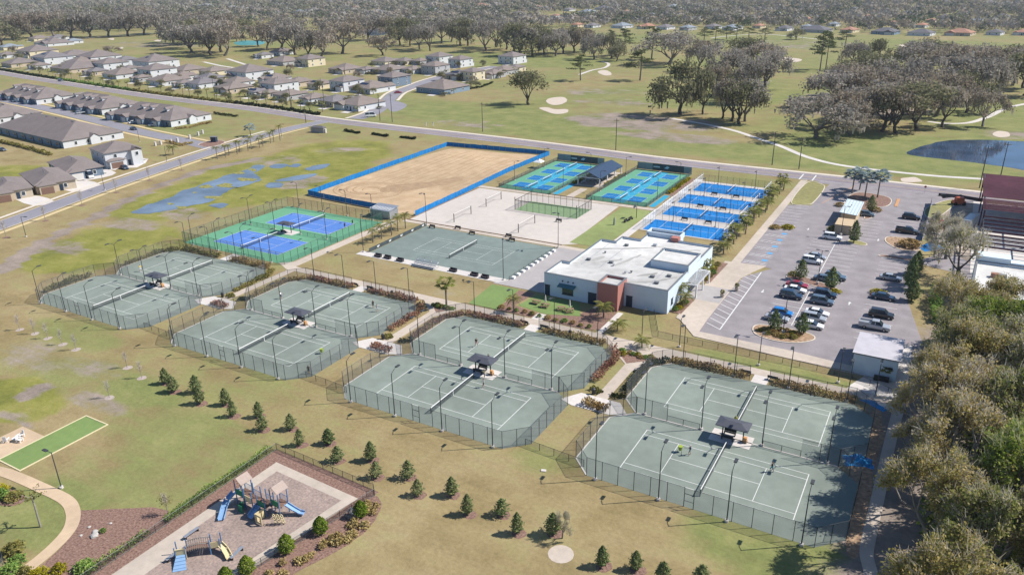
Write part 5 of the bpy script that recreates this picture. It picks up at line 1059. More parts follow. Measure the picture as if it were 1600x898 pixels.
FARC = [(-569.6,1136.5,11.5,14.4), (-440.9,942.5,11.0,13.8), (-417.7,938.0,12.9,16.2), (-378.9,940.5,17.7,22.2), (-344.6,937.0,15.9,19.9), (-319.4,931.8,14.7,18.3), (-290.7,927.9,13.5,16.8), (-268.7,956.4,13.6,17.1), (-242.6,943.9,16.1,20.2), (-220.3,978.8,10.7,13.4), (-184.4,948.2,13.9,17.4), (-166.2,982.6,10.4,13.0), (-148.4,934.2,28.1,22.5), (-144.7,1034.2,10.8,13.5), (-114.4,939.0,14.1,17.6), (-77.4,924.7,23.2,18.6), (-43.5,916.5,21.6,17.3), (-50.2,1037.3,11.2,14.1), (-9.323,928.5,23.9,19.1), (21.5,942.9,13.1,16.4), (44.2,949.1,12.2,15.3),
        (-965.8,1187.1,22.0,27.5), (-1128.2,1154.6,26.7,21.4), (-1141.5,1206.3,36.3,29.1), (-1000.2,1475.9,19.6,24.5), (-910.6,1460.9,25.8,32.3), (-849.5,1462.1,17.0,21.2), (-570.7,1259.8,20.7,25.9), (-599.7,1391.9,21.1,26.4), (-488.1,1459.8,22.7,28.3), (-291.6,1502.9,10.2,12.8), (-14.9,1356.8,11.9,14.9), (20.3,1677.4,21.7,27.1), (-45.2,1133.7,10.2,12.7), (-83.2,1073.6,9.863,12.3), (-1166.5,1357.3,13.3,16.6), (-1653.5,1369.3,30.1,37.7), (-1495.9,1315.2,18.9,23.7), (-640.7,1332.1,14.8,18.5), (-373.2,1332.1,13.5,16.9), (-283.1,1249.0,9.899,12.4), (-168.2,1408.8,13.2,16.4), (-182.6,1254.3,13.1,16.4), (32.6,1239.5,16.0,20.0), (-751.4,1417.9,16.1,20.1), (-1754.6,1039.5,21.4,26.7), (-1609.9,1117.7,17.8,22.2), (-1102.0,1495.6,18.5,23.1), (-917.3,1289.7,19.0,23.7), (-503.9,1266.8,13.6,17.0), (-434.9,1204.0,15.2,19.1), (-288.5,1165.2,12.8,16.0), (-251.5,1240.3,13.3,16.7), (-125.5,1201.2,12.3,15.3), (-86.4,1308.3,13.1,16.3), (-33.5,1223.3,14.1,17.7), (3.498,1147.3,12.1,15.1), (-190.5,1126.1,10.8,13.6), (-522.8,1049.1,14.2,17.7), (-668.8,1195.5,15.2,19.0), (-340.3,1121.0,11.5,14.4)]
FN = ['brown', 'grey', 'taupe', 'terracotta', 'dark', 'pale blue']
ix = sorted(range(21), key=lambda i: FARC[i][0] - .35 * FARC[i][1]); ix2 = sorted(range(21, len(FARC)), key=lambda i: FAR[i][0])
FARXY = [(c[0], c[1], max(c[2], c[3])) for c in FARC]
for k, i in enumerate(ix): house(f'{ordn(k)} {FN[FAR[i][3]]} roofed house from left along the far golf boundary', FARC[i], -14, 1, FAR[i][3], FAR[i][4], 's', k % 2 == 0, 0, 'houses along the far golf boundary', 1)
for k, i in enumerate(ix2): house(f'{ordn(k)} {FN[FAR[i][3]]} roofed house from left among the distant wood', FARC[i], -10, 1, FAR[i][3], FAR[i][4], 's', False, 0, 'houses among the distant wood', 1)

# ---------------------------------------------------------------- parking lot markings and islands
mb = MB(); lw = .11
def stall(xa, xb, ys, z=.033):
    for y in ys: mb.box(xa, xb, y - lw / 2, y + lw / 2, z - .003, z)
stall(-26.4, -20.8, np.arange(147, 170, 2.8)); stall(-26.4, -20.8, np.arange(175.5, 206, 2.8)); stall(-20.6, -15.0, np.arange(147, 167, 2.8)); stall(-20.6, -15.0, np.arange(174, 206, 2.8))
stall(-9.2, -3.2, np.arange(146, 170, 3.0)); stall(-9.4, -3.6, np.arange(178, 196, 2.9)); stall(-9, -3.4, np.arange(215, 236, 3.0)); stall(-38.2, -32.6, np.arange(212, 234, 3.0)); stall(-17.4, -12, np.arange(209, 229, 2.9))
mb.box(-20.78, -20.62, 146, 168, .031, .0345).box(-20.78, -20.62, 177, 204, .031, .0345)
struct('stall_lines', mb, M['line'])
mb = MB()
for i in range(13):                                     # hatched drop-off strip
    y = 137.6 + i * 2.6; mb.quad((-35.85, y + 1.9, .034), (-35.85, y + 2.1, .034), (-32.7, y + .2, .034), (-32.7, y, .034))
mb.box(-32.72, -32.5, 137.5, 172.5, .031, .0355); struct('hatching', mb, M['line'])
mb = MB(); mb2 = MB()
for i in range(6):
    y = 177.6 + i * 5.7
    for yy in (0, 1.4): mb.box(-38.2, -32.6, y + yy - .05, y + yy + .05, .03, .034)
    for k in range(4): mb.quad((-38 + k * 1.3, y + .06, .0336), (-37.85 + k * 1.3, y + .06, .0336), (-36.9 + k * 1.3, y + 1.34, .0336), (-37.05 + k * 1.3, y + 1.34, .0336))
    mb2.box(-34.4, -33.1, y + 2.6, y + 3.9, .03, .0345)
struct('accessible_markings', mb, M['line']); struct('accessible_symbol', mb2, mat('blue_marking', (.10, .32, .55), .8, .1, 1))
mb = MB()
def arrow(x, y, a):
    c, s = math.cos(a), math.sin(a); P = [(-.9, -.12), (.2, -.12), (.2, -.4), (.95, 0), (.2, .4), (.2, .12), (-.9, .12)]
    mb.sheet([(x + p[0] * c - p[1] * s, y + p[0] * s + p[1] * c) for p in P], .0345)
for p, a in (((-29.7,161.1), -1.57), ((-12.2,162.7), 1.57), ((-20.0,134.2), 0), ((-28.9,210.7), -1.57), ((-28.3,253.3), 1.57), ((-11.4,209.4), -1.57)): arrow(p[0], p[1], a)
struct('direction_arrows', mb, M['line'])
mb = MB(); mb.quad((-30, 238, .0335), (-24, 264, .0335), (-23.8, 264, .0335), (-29.8, 238, .0335)); mb.box(-10.6, -9.8, 244, 253, .02, .15); struct('orange_divider', mb, mat('orange_paint', (.52, .27, .12), .8, .1, 1)) 
struct('crosswalk', MB().box(-40.4, -38.6, 264.9, 265.1, .0, .04).box(-41.5, -41.1, 264.5, 272.5, .03, .042).box(-37.4, -37.0, 264.5, 272.5, .03, .042), M['line'])
def island(nm, pts, m, h=.14, kw=.22, wob=0):
    P = catmull(pts, 5, True); a = sum(P[i - 1][0] * P[i][1] - P[i][0] * P[i - 1][1] for i in range(len(P)))
    if a < 0: P = P[::-1]
    k = MB(); I = ring(k, P, kw, 0, h); o = struct(nm, MB().sheet(offset_poly(P, kw * .6), h - .04), m); k.ob('kerb', M['kerb'], o); return o
island('parking_island', [(-27.2, 141.4), (-25.8, 138.4), (-22, 137.4), (-18.2, 138.4), (-15.6, 141.4), (-16.6, 143.6), (-21, 144.2), (-26, 143.6)], M['stain'])
island('parking_island', [(-27, 172.2), (-26, 174.0), (-22.5, 173.6), (-16.5, 170.6), (-14.8, 168.6), (-15.6, 167.3), (-20.6, 169.2), (-25.6, 171)], M['mulch'])
island('parking_island', [(-17.4, 206.6), (-14.3, 205.6), (-13.4, 203.8), (-15, 202.6), (-18.2, 204)], M['lawn'])
island('parking_island', [(-23.4, 235), (-24, 250), (-21, 256), (-14, 254.6), (-11.8, 250), (-12.6, 243), (-17, 238), (-14.6, 231), (-16.6, 227), (-18, 232)], M['mulch'])
island('parking_island', [(-38.2, 208.6), (-33, 211.4), (-32.4, 209.6), (-33.4, 207.4), (-38, 207.4)], M['mulch'])
island('verge_island', [(-38.2, 235), (-33.2, 234.6), (-32, 240), (-31.9, 256), (-33.6, 261.2), (-38.2, 261.8)], M['lawn'])
island('verge_island', [(-1.8, 236.8), (-2.4, 246), (2, 257), (6, 260), (4.6, 252), (1.2, 238)], M['lawn'])
island('parking_island', [(-9.6, 208.5), (-9.2, 213.4), (-3, 213.6), (-1.4, 206), (-5.6, 203.6)], M['stain'])
island('parking_island', [(-9.6, 196.2), (-8.6, 198), (-2, 197.4), (-1.6, 195.8)], M['mulch'])
# ---------------------------------------------------------------- vehicles
M['tyre'] = mat('tyre', (.02, .02, .022), .9, .1, 4); M['rim'] = mat('alloy', (.4, .41, .42), .35, .05, 2, metal=.7)
M['lamp_red'] = mat('tail_lamp', (.3, .02, .02), .3, .05, 1); M['lamp_white'] = mat('head_lamp', (.7, .7, .68), .2, .05, 1)
M['car_glass'] = mat('car_glass', (.02, .03, .045), .1, .1, 1, spec=.6)
def paint(n, c, met=0.0):
    m, t, b = newmat('paint_' + n); b.inputs['Base Color'].default_value = (*c, 1); b.inputs['Roughness'].default_value = .3; b.inputs['Metallic'].default_value = met
    b.inputs['Coat Weight'].default_value = .6; N = t.nodes; nz = N.new('ShaderNodeTexNoise'); nz.inputs['Scale'].default_value = 2; mp = N.new('ShaderNodeMapRange'); mp.inputs[3].default_value = .24; mp.inputs[4].default_value = .42
    t.links.new(nz.outputs[0], mp.inputs[0]); t.links.new(mp.outputs[0], b.inputs['Roughness']); return m
PAINT = dict(white=paint('white', (.75, .75, .74)), silver=paint('silver', (.42, .44, .46), .3), blue=paint('blue', (.005, .17, .48)), navy=paint('navy', (.012, .035, .075)), slate=paint('slate', (.10, .15, .20), .2), red=paint('red', (.30, .012, .03)), black=paint('black', (.012, .014, .018)), grey=paint('grey', (.12, .14, .16), .3), plum=paint('plum', (.08, .03, .10)))
def car_parts(kind):
    # stations along x: (x, z_low, z_belt, half width); the greenhouse is lofted above
    Lc, Hc, cab = {'sedan': (4.7, 1.45, [(-1.75, .0), (-1.1, 1.0), (.35, 1.0), (1.15, .0)]), 'suv': (4.75, 1.75, [(-2.2, .0), (-1.95, 1.0), (.45, 1.0), (1.15, .0)]), 'hatch': (4.2, 1.55, [(-1.95, .0), (-1.6, 1.0), (.3, 1.0), (1.05, .0)]), 'pickup': (5.7, 1.85, [(-.75, .0), (-.55, 1.0), (.75, 1.0), (1.45, .0)]), 'van': (5.6, 2.5, [(-2.7, .0), (-2.65, 1.0), (1.35, 1.0), (2.2, .0)])}[kind]
    hw = .92 if kind in ('sedan', 'hatch') else .98; belt = {'sedan': .95, 'suv': 1.08, 'hatch': 1.0, 'pickup': 1.12, 'van': 1.25}[kind]; L2 = Lc / 2; zl = .28
    st = [(-L2, belt - .22, .86), (-L2 + .12, belt - .04, .96), (-L2 * .55, belt, 1.0), (L2 * .25, belt, 1.0), (L2 * .62, belt - .12, .98), (L2 - .18, belt - .22, .92), (L2, belt - .38, .82)]
    if kind == 'pickup': st[1] = (-L2 + .05, belt - .02, .97)
    b = MB(); rows = []
    for x, zt, k in st:
        w_ = hw * k; rows.append(len(b.v)); b.v += [(x, -w_ * .94, zl), (x, -w_, zl + .25), (x, -w_ * .97, zt - .08), (x, -w_ * .88, zt), (x, w_ * .88, zt), (x, w_ * .97, zt - .08), (x, w_, zl + .25), (x, w_ * .94, zl)]
    for i in range(len(rows) - 1):
        for j in range(8):
            a, c = rows[i] + j, rows[i] + (j + 1) % 8; d, e = rows[i + 1] + (j + 1) % 8, rows[i + 1] + j; b.f.append((a, e, d, c)); b.m.append(0)
    b.f.append(tuple(rows[0] + j for j in range(8))); b.m.append(0); b.f.append(tuple(rows[-1] + 7 - j for j in range(8))); b.m.append(0)
    P = {}
    if kind == 'pickup':
        for ys in (-1, 1): b.box(-L2 + .05, -.7, min(ys * .82, ys * .95), max(ys * .82, ys * .95), belt - .02, belt + .28)
        b.box(-L2 + .02, -L2 + .14, -.82, .82, belt - .02, belt + .28)
    P['body'] = b.mesh('body', PAINT['white'], False)
    (x0, _), (x1, _), (x2, _), (x3, _) = cab; wb, wt = hw * .88, hw * .72; zb, zt = belt - .02, Hc
    P['roof'] = MB().add([(x1, -wt, zt - .05), (x2, -wt, zt - .05), (x2, wt, zt - .05), (x1, wt, zt - .05), (x1 + .12, -wt * .85, zt), (x2 - .15, -wt * .85, zt), (x2 - .15, wt * .85, zt), (x1 + .12, wt * .85, zt)], [(4, 5, 6, 7), (0, 1, 5, 4), (1, 2, 6, 5), (2, 3, 7, 6), (3, 0, 4, 7)]).add([(x1, -wt, zt - .05), (x1, -wt - .015, zt - .12), (x0 + .1, -wb - .01, zb), (x0, -wb, zb)], [(0, 1, 2, 3)]).add([((x1 + x2) / 2 - .06, -wt - .012, zt - .06), ((x1 + x2) / 2 + .06, -wt - .012, zt - .06), ((x1 + x2) / 2 + .06, -wb - .012, zb), ((x1 + x2) / 2 - .06, -wb - .012, zb)], [(0, 1, 2, 3)]).add([((x1 + x2) / 2 - .06, wt + .012, zt - .06), ((x1 + x2) / 2 + .06, wt + .012, zt - .06), ((x1 + x2) / 2 + .06, wb + .012, zb), ((x1 + x2) / 2 - .06, wb + .012, zb)], [(0, 1, 2, 3)]).mesh('roof', PAINT['white'])
    P['windscreen'] = MB().quad((x2, -wt, zt - .05), (x3, -wb, zb), (x3, wb, zb), (x2, wt, zt - .05)).mesh('windscreen', M['car_glass'])
    P['rear_window'] = MB().quad((x1, wt, zt - .05), (x0, wb, zb), (x0, -wb, zb), (x1, -wt, zt - .05)).mesh('rear_window', M['car_glass'] if kind != 'van' else PAINT['white'])
    P['side_window'] = MB().quad((x0, -wb, zb), (x3, -wb, zb), (x2, -wt, zt - .05), (x1, -wt, zt - .05)).mesh('side_window', M['car_glass'])
    P['side_window_r'] = MB().quad((x3, wb, zb), (x0, wb, zb), (x1, wt, zt - .05), (x2, wt, zt - .05)).mesh('side_window', M['car_glass'])
    P['wheel'] = MB().tube([(0, -.12, 0), (0, .12, 0)], .34, 14).mesh('wheel', M['tyre']); P['rim'] = MB().tube([(0, -.13, 0), (0, .13, 0)], .2, 8).mesh('rim', M['rim'])
    P['headlight'] = MB().obox((L2 - .12, 0, belt - .36), (.2, .4, .13)).mesh('headlight', M['lamp_white']); P['taillight'] = MB().obox((-L2 + .02, 0, belt - .22), (.1, .32, .16)).mesh('taillight', M['lamp_red'])
    return P, L2, hw
CARS = {k: car_parts(k) for k in ('sedan', 'suv', 'hatch', 'pickup', 'van')}
def car(label, kind, col, x, y, rz, group='cars parked in the club lot', z=.028, side=None):
    P, L2, hw = CARS[kind]; nm = {'sedan': 'parked_car', 'hatch': 'parked_car', 'suv': 'parked_suv', 'pickup': 'pickup_truck', 'van': 'parked_van'}[kind]
    t = thing(nm, label, {'pickup': 'truck', 'van': 'van'}.get(kind, 'car'), (x, y, z), rz, group); pm = PAINT[col]
    ob('body', P['body'], t, mat=pm); ob('roof', P['roof'], t, mat=pm)
    for k in ('windscreen', 'rear_window'): ob(k, P[k], t, mat=pm if (kind == 'van' and k == 'rear_window') else None)
    ob('side_window', P['side_window'], t); ob('side_window', P['side_window_r'], t)
    for sx in (-.60, .62):
        for sy in (-1, 1): w_ = ob('wheel', P['wheel'], t, (sx * L2, sy * (hw - .12), .34)); ob('rim', P['rim'], w_)
    for sy in (-.58, .58): ob('headlight', P['headlight'], t, (0, sy, 0)); ob('taillight', P['taillight'], t, (0, sy, 0))
    return t
for lab, kind, col, x, y, rz in [
    ('white SUV parked beside the bin enclosure', 'suv', 'white', -22.0, 204.8, 0), ('pale blue-grey car behind the large white SUV', 'sedan', 'silver', -23.2, 187.8, 0), ('large white SUV beside the empty stalls', 'suv', 'white', -23.5, 184.2, 0),
    ('dark slate SUV half behind the island tree', 'suv', 'slate', -17.0, 175.8, 0), ('blue-grey sedan left of the island tree', 'sedan', 'slate', -18.9, 173.6, 0), ('dark red sedan below the middle island', 'sedan', 'red', -23.6, 167.0, 0),
    ('white sedan between the red sedan and navy SUV', 'sedan', 'white', -23.5, 164.0, 0), ('navy SUV next to the empty stalls', 'suv', 'navy', -23.6, 160.2, 0), ('dark navy SUV right under the middle island', 'suv', 'navy', -17.3, 164.2, 0),
    ('grey-blue SUV in front of the dark navy SUV', 'suv', 'slate', -17.3, 160.0, 0), ('bright blue hatchback near the rounded island', 'hatch', 'blue', -23.4, 150.2, 0), ('pale silver car behind the left island tree', 'sedan', 'silver', -23.8, 147.2, 0),
    ('white sedan at the top of the near right stalls', 'sedan', 'white', -17.2, 153.4, 0), ('silver SUV between two white sedans', 'suv', 'silver', -17.3, 150.4, 0), ('white sedan touching the rounded island', 'sedan', 'white', -17.2, 146.9, 0),
    ('slate sedan under the yellow bush on the east side', 'sedan', 'navy', -6.3, 168.4, 0), ('black SUV beside the pickup truck', 'suv', 'black', -5.7, 158.4, 0), ('silver pickup truck with open bed beside service building', 'pickup', 'silver', -6.3, 152.0, 0),
    ('silver sedan alone below the rear drive island', 'sedan', 'silver', -6.0, 181.0, 0), ('black SUV beside the green verge', 'suv', 'black', -5.4, 232.8, 0), ('black pickup truck against the blue site screen', 'pickup', 'black', -5.4, 218.8, 0), ('pale blue car beside the tan outbuilding', 'hatch', 'slate', -16.6, 230.4, 0)]:
    car(lab, kind, col, x, y, rz)
SCAR = 'vehicles on the residential streets'
for lab, kind, col, (x, y), rz in [('pale van parked in front of the grey house', 'van', 'white', (-266.1,158.1), -.3), ('dark car on the driveway of the white house', 'sedan', 'navy', (-266.1,172.1), -.25), ('blue-grey car driving along the main road', 'suv', 'slate', (-552.2,323.3), math.radians(-9)), ('red car on the estate road', 'sedan', 'red', (-291.3,371.4), .9),
                                 ('navy car on the townhouse street', 'sedan', 'navy', (-334.6,225.0), math.radians(-12)), ('white car left of two on a townhouse driveway', 'sedan', 'white', (-350.3,236.0), 1.4), ('white car right of two on a townhouse driveway', 'sedan', 'white', (-334.6,235.8), 1.4), ('white car at the far left townhouse', 'sedan', 'white', (-481.5,253.3), 1.4), ('dark car parked below the far left townhouse', 'sedan', 'plum', (-495.1,252.7), 1.3), ('grey car outside the middle townhouse block', 'suv', 'silver', (-403.1,242.5), 1.4),
                                 ('white car parked at the end of the townhouse street', 'sedan', 'white', (-443.7,235.6), -.2), ('white service van beside the estate entrance', 'van', 'white', (-253.3,299.6), .8), ('dark car at the left frame edge on the track', 'sedan', 'grey', (-343.7,169.6), .1)]:
    car(lab, kind, col, x, y, rz, SCAR)
# lamps of the lot
for i, (x, y) in enumerate([(-19.9, 170.6), (-21.4, 141.4), (-20.4, 208.6)]):
    t = thing('parking_lamp', f'{["middle", "near", "far"][i]} tall T-shaped parking lot lamp', 'light pole', (x, y, .1), group='parking lot lamps')
    MB().tube([(0, 0, 0), (0, 0, .6)], .3, 10).ob('footing', M['concrete_pale'], t); MB().tube([(0, 0, .5), (0, 0, 8.0)], [.09, .06], 8).ob('pole', M['pole'], t)
    for s in (-1, 1): MB().tube([(0, 0, 7.95), (s * .7, 0, 8.0)], .04, 5).ob('arm', M['pole'], t); MB().box(min(s * .6, s * 1.3), max(s * .6, s * 1.3), -.18, .18, 7.96, 8.08).ob('lamp_head', M['pole'], t)
# utility poles
def utility(label, x, y, H, group='wooden utility poles', arm=True):
    t = thing('utility_pole', label, 'utility pole', (x, y, 0), group=group)
    MB().tube([(0, 0, 0), (0, 0, H)], [.17, .11], 7).ob('pole', M['pole'] if H < 20 else M['galv'], t)
    if arm:
        c = MB().box(-1.1, 1.1, -.06, .06, H - .9, H - .75).ob('crossarm', M['wood'], t)
        for s in (-1, -.5, .5, 1): MB().tube([(s, 0, H - .75), (s, 0, H - .5)], .05, 5).ob('insulator', M['galv'], c)
UP = [((11.0,277.8), 13.5, 'beside the pond at the dark red roof'), ((17.2,300.2), 11, 'behind the dark red roof by the pond'), ((-113.7,280.2), 12.5, 'on the golf side behind the pickleball courts'), ((-181.9,290.6), 13, 'in the open field behind the blue screen'), ((-242.0,293.0), 13, 'left of two at the estate entrance'), ((-234.3,292.7), 13.5, 'right of two at the estate entrance'), ((-296.0,312.9), 13, 'in front of the last roadside estate houses'), ((-309.8,302.1), 12, 'between roadside hedge and estate houses'), ((-381.8,312.9), 12, 'white topped, mid roadside hedge'), ((-53.8,281.4), 12, 'beside the road above the palm row'), ((-44.2,279.6), 11, 'beside the cart path above the lot entrance'), ((-272.0,273.7), 8, 'at the side street junction')]
for (x, y), H, d in UP: utility('utility pole ' + d, x, y, H)
for (x, y), H, d in [((-44.1,803.2), 27, 'right one'), ((-139.8,807.8), 26, 'left one')]: utility(f'tall pale transmission pole on the far fairway, {d}', x, y, H, 'transmission poles')
for i, ((x, y), d) in enumerate([((-244.3,149.3), -1.2), ((-262.5,187.8), -1.2), ((-217.5,107.6), -1.2), ((-306.2,207.5), 1.8), ((-255.9,241.8), -1.2)]):
    light_pole(f'{ORD[i]} dark street lamp along the side street', x, y, [d], PS, 'street lamps', 'street_lamp')
light_pole('black park lamp beside the curving park path', -99.1, 44.8, [1.6], PS, 'park lamps', 'park_lamp')
for i, (x, y) in enumerate([(-44.5, 126.2), (-37.2, 126.6), (-22.5, 126.2), (-9.2, 126.2), (-3.2, 124.6)]):
    light_pole(f'{ORD[i]} slim walkway lamp from left between walkway and parking lot', x, y, [0], PS, 'walkway lamps', 'walkway_lamp')

# ---------------------------------------------------------------- trees
BARK = [mat('bark_grey', (.15, .13, .115), .95, .25, 2.5, bump=.4), mat('bark_pale', (.26, .235, .21), .95, .2, 2.5, bump=.3), mat('bark_dark', (.08, .065, .055), .95, .25, 2, bump=.3), mat('bark_palm', (.20, .165, .135), .95, .2, 6, bump=.4)]
OAKL = [leafmat('oak_leaf_grey', [(0.137, 0.123, 0.0969), (0.245, 0.219, 0.177), (0.342, 0.306, 0.257), (0.433, 0.393, 0.342)], .35), leafmat('oak_leaf_olive', [(0.0784, 0.0896, 0.0448), (0.162, 0.168, 0.084), (0.252, 0.235, 0.134), (0.336, 0.308, 0.202)], .35), leafmat('oak_leaf_brown', [(0.142, 0.12, 0.0855), (0.257, 0.211, 0.154), (0.353, 0.299, 0.222), (0.433, 0.382, 0.319)], .35)]
WOODL = [leafmat('wood_leaf_olive', [(.09, .13, .035), (.19, .22, .06), (.32, .31, .10), (.44, .385, .18), (.48, .44, .36)], .42), leafmat('wood_leaf_golden', [(.17, .19, .055), (.31, .29, .085), (.47, .37, .125), (.52, .42, .20), (.52, .47, .39)], .42), leafmat('wood_leaf_green', [(.055, .105, .02), (.12, .19, .03), (.21, .28, .045), (.34, .38, .07), (.40, .40, .22)], .42)]
PINEL = leafmat('pine_needles', [(0.048, 0.072, 0.0288), (0.112, 0.136, 0.048), (0.192, 0.2, 0.08)])
CONL = leafmat('cypress_needles', [(.08, .12, .05), (.15, .20, .08), (.22, .26, .11), (.29, .27, .14)])
JUNL = leafmat('juniper_needles', [(0.045, 0.09, 0.012), (0.112, 0.195, 0.0225), (0.21, 0.285, 0.0375), (0.3, 0.33, 0.06)])
PALML = leafmat('palm_leaf', [(0.075, 0.0975, 0.027), (0.15, 0.173, 0.045), (0.255, 0.247, 0.075), (0.33, 0.27, 0.09)]); BISL = leafmat('silver_palm_leaf', [(0.105, 0.15, 0.15), (0.195, 0.255, 0.262), (0.3, 0.352, 0.352)]); MOSSL = leafmat('spanish_moss', [(.12, .115, .10), (.19, .18, .155), (.24, .23, .20)])
def skeleton(rng, H, R, trunk, nprim, depth, up=.55, wander=.25, kids=3):
    segs = []; tips = []
    def branch(p, d, L, r, lv):
        n = 3; q = p.copy()
        for i in range(n):
            d2 = d + rng.normal(0, wander * .5, 3); d2[2] += .05; d2 /= np.linalg.norm(d2); e = q + d2 * L / n
            r1 = r * (1 - .16 * (i + 1)); segs.append((q, e, r * (1 - .16 * i), r1)); q = e; d = d2
            if lv >= depth - 1: tips.append(q)
        if lv >= depth: return
        for k in range(kids):
            a = rng.uniform(0, 2 * math.pi); t = rng.uniform(.45, .95); s = np.cross(d, [math.cos(a), math.sin(a), .3]); s /= np.linalg.norm(s) + 1e-9
            nd = d * (1 - t * .45) + s * t * .75; nd[2] += .10 * up; nd /= np.linalg.norm(nd); branch(q, nd, L * rng.uniform(.58, .82), r * .56, lv + 1)
    p0 = np.zeros(3); top = np.array([rng.normal(0, .03 * H), rng.normal(0, .03 * H), trunk * H]); r0 = .034 * H
    segs.append((p0, top * .5 + rng.normal(0, .012 * H, 3) * [1, 1, 0], r0 * 1.25, r0)); segs.append((segs[-1][1], top, r0, r0 * .92))
    for k in range(nprim):
        a = 2 * math.pi * (k + rng.uniform(-.3, .3)) / nprim; inc = rng.uniform(.35, 1.0); d = np.array([math.cos(a) * inc, math.sin(a) * inc, up + rng.uniform(0, .35)]); d /= np.linalg.norm(d)
        branch(top, d, H * .30, r0 * .62, 1)
    T_ = np.array(tips); sx = R / np.percentile(np.hypot(T_[:, 0], T_[:, 1]), 92); sz = (H * .93 - top[2]) / (np.percentile(T_[:, 2], 97) - top[2])
    def fx(p):
        p = np.array(p, float); f = np.clip(p[2] / top[2], 0, 1); p[0] *= 1 + (sx - 1) * f; p[1] *= 1 + (sx - 1) * f
        if p[2] > top[2]: p[2] = top[2] + (p[2] - top[2]) * sz
        return p
    return [(fx(a), fx(b), c, d) for a, b, c, d in segs], np.array([fx(t) for t in tips])
def limbs_mesh(segs, m, rmin, n=5, name='trunk'):
    mb = MB()
    for a, b, r0, r1 in segs:
        if r0 < rmin: continue
        mb.tube([a, b], [r0, r1], n if r0 > rmin * 3 else 3, cap=False)
    return mb.mesh(name, m, True)
def crown_mesh(rng, tips, n, sig, size, m, moss=0, seed=1, squash=.7, keep=.85, twigs=0):
    T0 = tips
    tips = tips[rng.random(len(tips)) < keep]; k = rng.integers(0, len(tips), n); cl = rng.random(len(tips))
    P = tips[k] + np.clip(rng.normal(0, 1, (n, 3)), -1.9, 1.9) * np.array([sig, sig, sig * squash]); s = size * (.55 + .9 * rng.random(n)); v = np.clip(cl[k] * .7 + .3 * rng.random(n), 0, 1)
    c, q = leafquads(P, s, rng, .5)
    if moss:
        kk = rng.integers(0, len(tips), moss); B = tips[kk] + rng.normal(0, sig * .8, (moss, 3)); a = rng.uniform(0, math.pi, moss); w_ = size * .45; h_ = size * rng.uniform(1.2, 3.2, moss)
        dx = np.stack([np.cos(a) * w_, np.sin(a) * w_, 0 * a], 1); dz = np.stack([0 * a, 0 * a, -h_], 1); c2 = np.stack([B - dx, B + dx, B + dx * .5 + dz, B - dx * .5 + dz], 1).reshape(-1, 3)
        q = np.concatenate([q, np.arange(4 * moss).reshape(-1, 4) + len(c)]); c = np.concatenate([c, c2]); v = np.concatenate([v, .7 + .3 * rng.random(moss)])
    if twigs:                                         # leafless outer shoots, thin pale slivers pointing out and up
        k = rng.integers(0, len(T0), twigs); B = T0[k] + rng.normal(0, .25, (twigs, 3)); D = B - np.array([0, 0, np.percentile(T0[:, 2], 15)]); D /= np.linalg.norm(D, axis=1)[:, None] + 1e-6; D = D + rng.normal(0, .55, (twigs, 3)); D[:, 2] += .25; D /= np.linalg.norm(D, axis=1)[:, None]
        S = np.cross(D, rng.normal(size=(twigs, 3))); S /= np.linalg.norm(S, axis=1)[:, None]; L_ = rng.uniform(.5, 1.3, (twigs, 1)); c2 = np.stack([B - S * .035, B + S * .035, B + D * L_ + S * .015, B + D * L_ - S * .015], 1).reshape(-1, 3)
        q = np.concatenate([q, np.arange(4 * twigs).reshape(-1, 4) + len(c)]); c = np.concatenate([c, c2]); v = np.concatenate([v, .95 + .3 * rng.random(twigs)])
    return mesh_np(bpy.data.meshes.new('crown'), c, q, [m], v=v)
def make_oak(seed, H, R, nleaf, sig, size, leaf, bark, depth=4, trunk=.2, nprim=5, moss=0, rmin=.07, keep=.85, up=.55, kids=3, twigs=0):
    rng = np.random.default_rng(seed); segs, tips = skeleton(rng, H, R, trunk, nprim, depth, up, kids=kids)
    return dict(trunk=limbs_mesh(segs, bark, rmin), crown=crown_mesh(rng, tips, nleaf, sig, size, leaf, moss, keep=keep, twigs=twigs), H=H, R=R)
OAKS = [make_oak(s, 18, 10, 2700, 1.05, .78, OAKL[l], BARK[b], 4, tr, npm, 260, .085, .74) for s, l, b, tr, npm in ((1, 0, 0, .2, 5), (2, 0, 2, .17, 5), (3, 2, 0, .22, 4), (4, 1, 2, .2, 6), (5, 0, 0, .16, 6), (6, 2, 2, .24, 5))]
DENSE = [make_oak(s, 15, 7, 2600, 1.2, .8, OAKL[1], BARK[2], 4, .16, 5, 0, .1) for s in (21, 22)]
WOODS = [make_oak(s, 15, 7.5, nl, .55, .34, WOODL[l], BARK[b], 5, .2, 4, 120, .026, .62, .6, twigs=2600) for s, nl, l, b in ((31, 13000, 0, 1), (32, 11500, 1, 1), (33, 13000, 0, 1), (34, 14000, 2, 0), (35, 9000, 1, 1))]
BARE = make_oak(41, 14, 6.5, 1300, .5, .36, WOODL[0], BARK[0], 5, .22, 4, 150, .03, .45, twigs=3200)
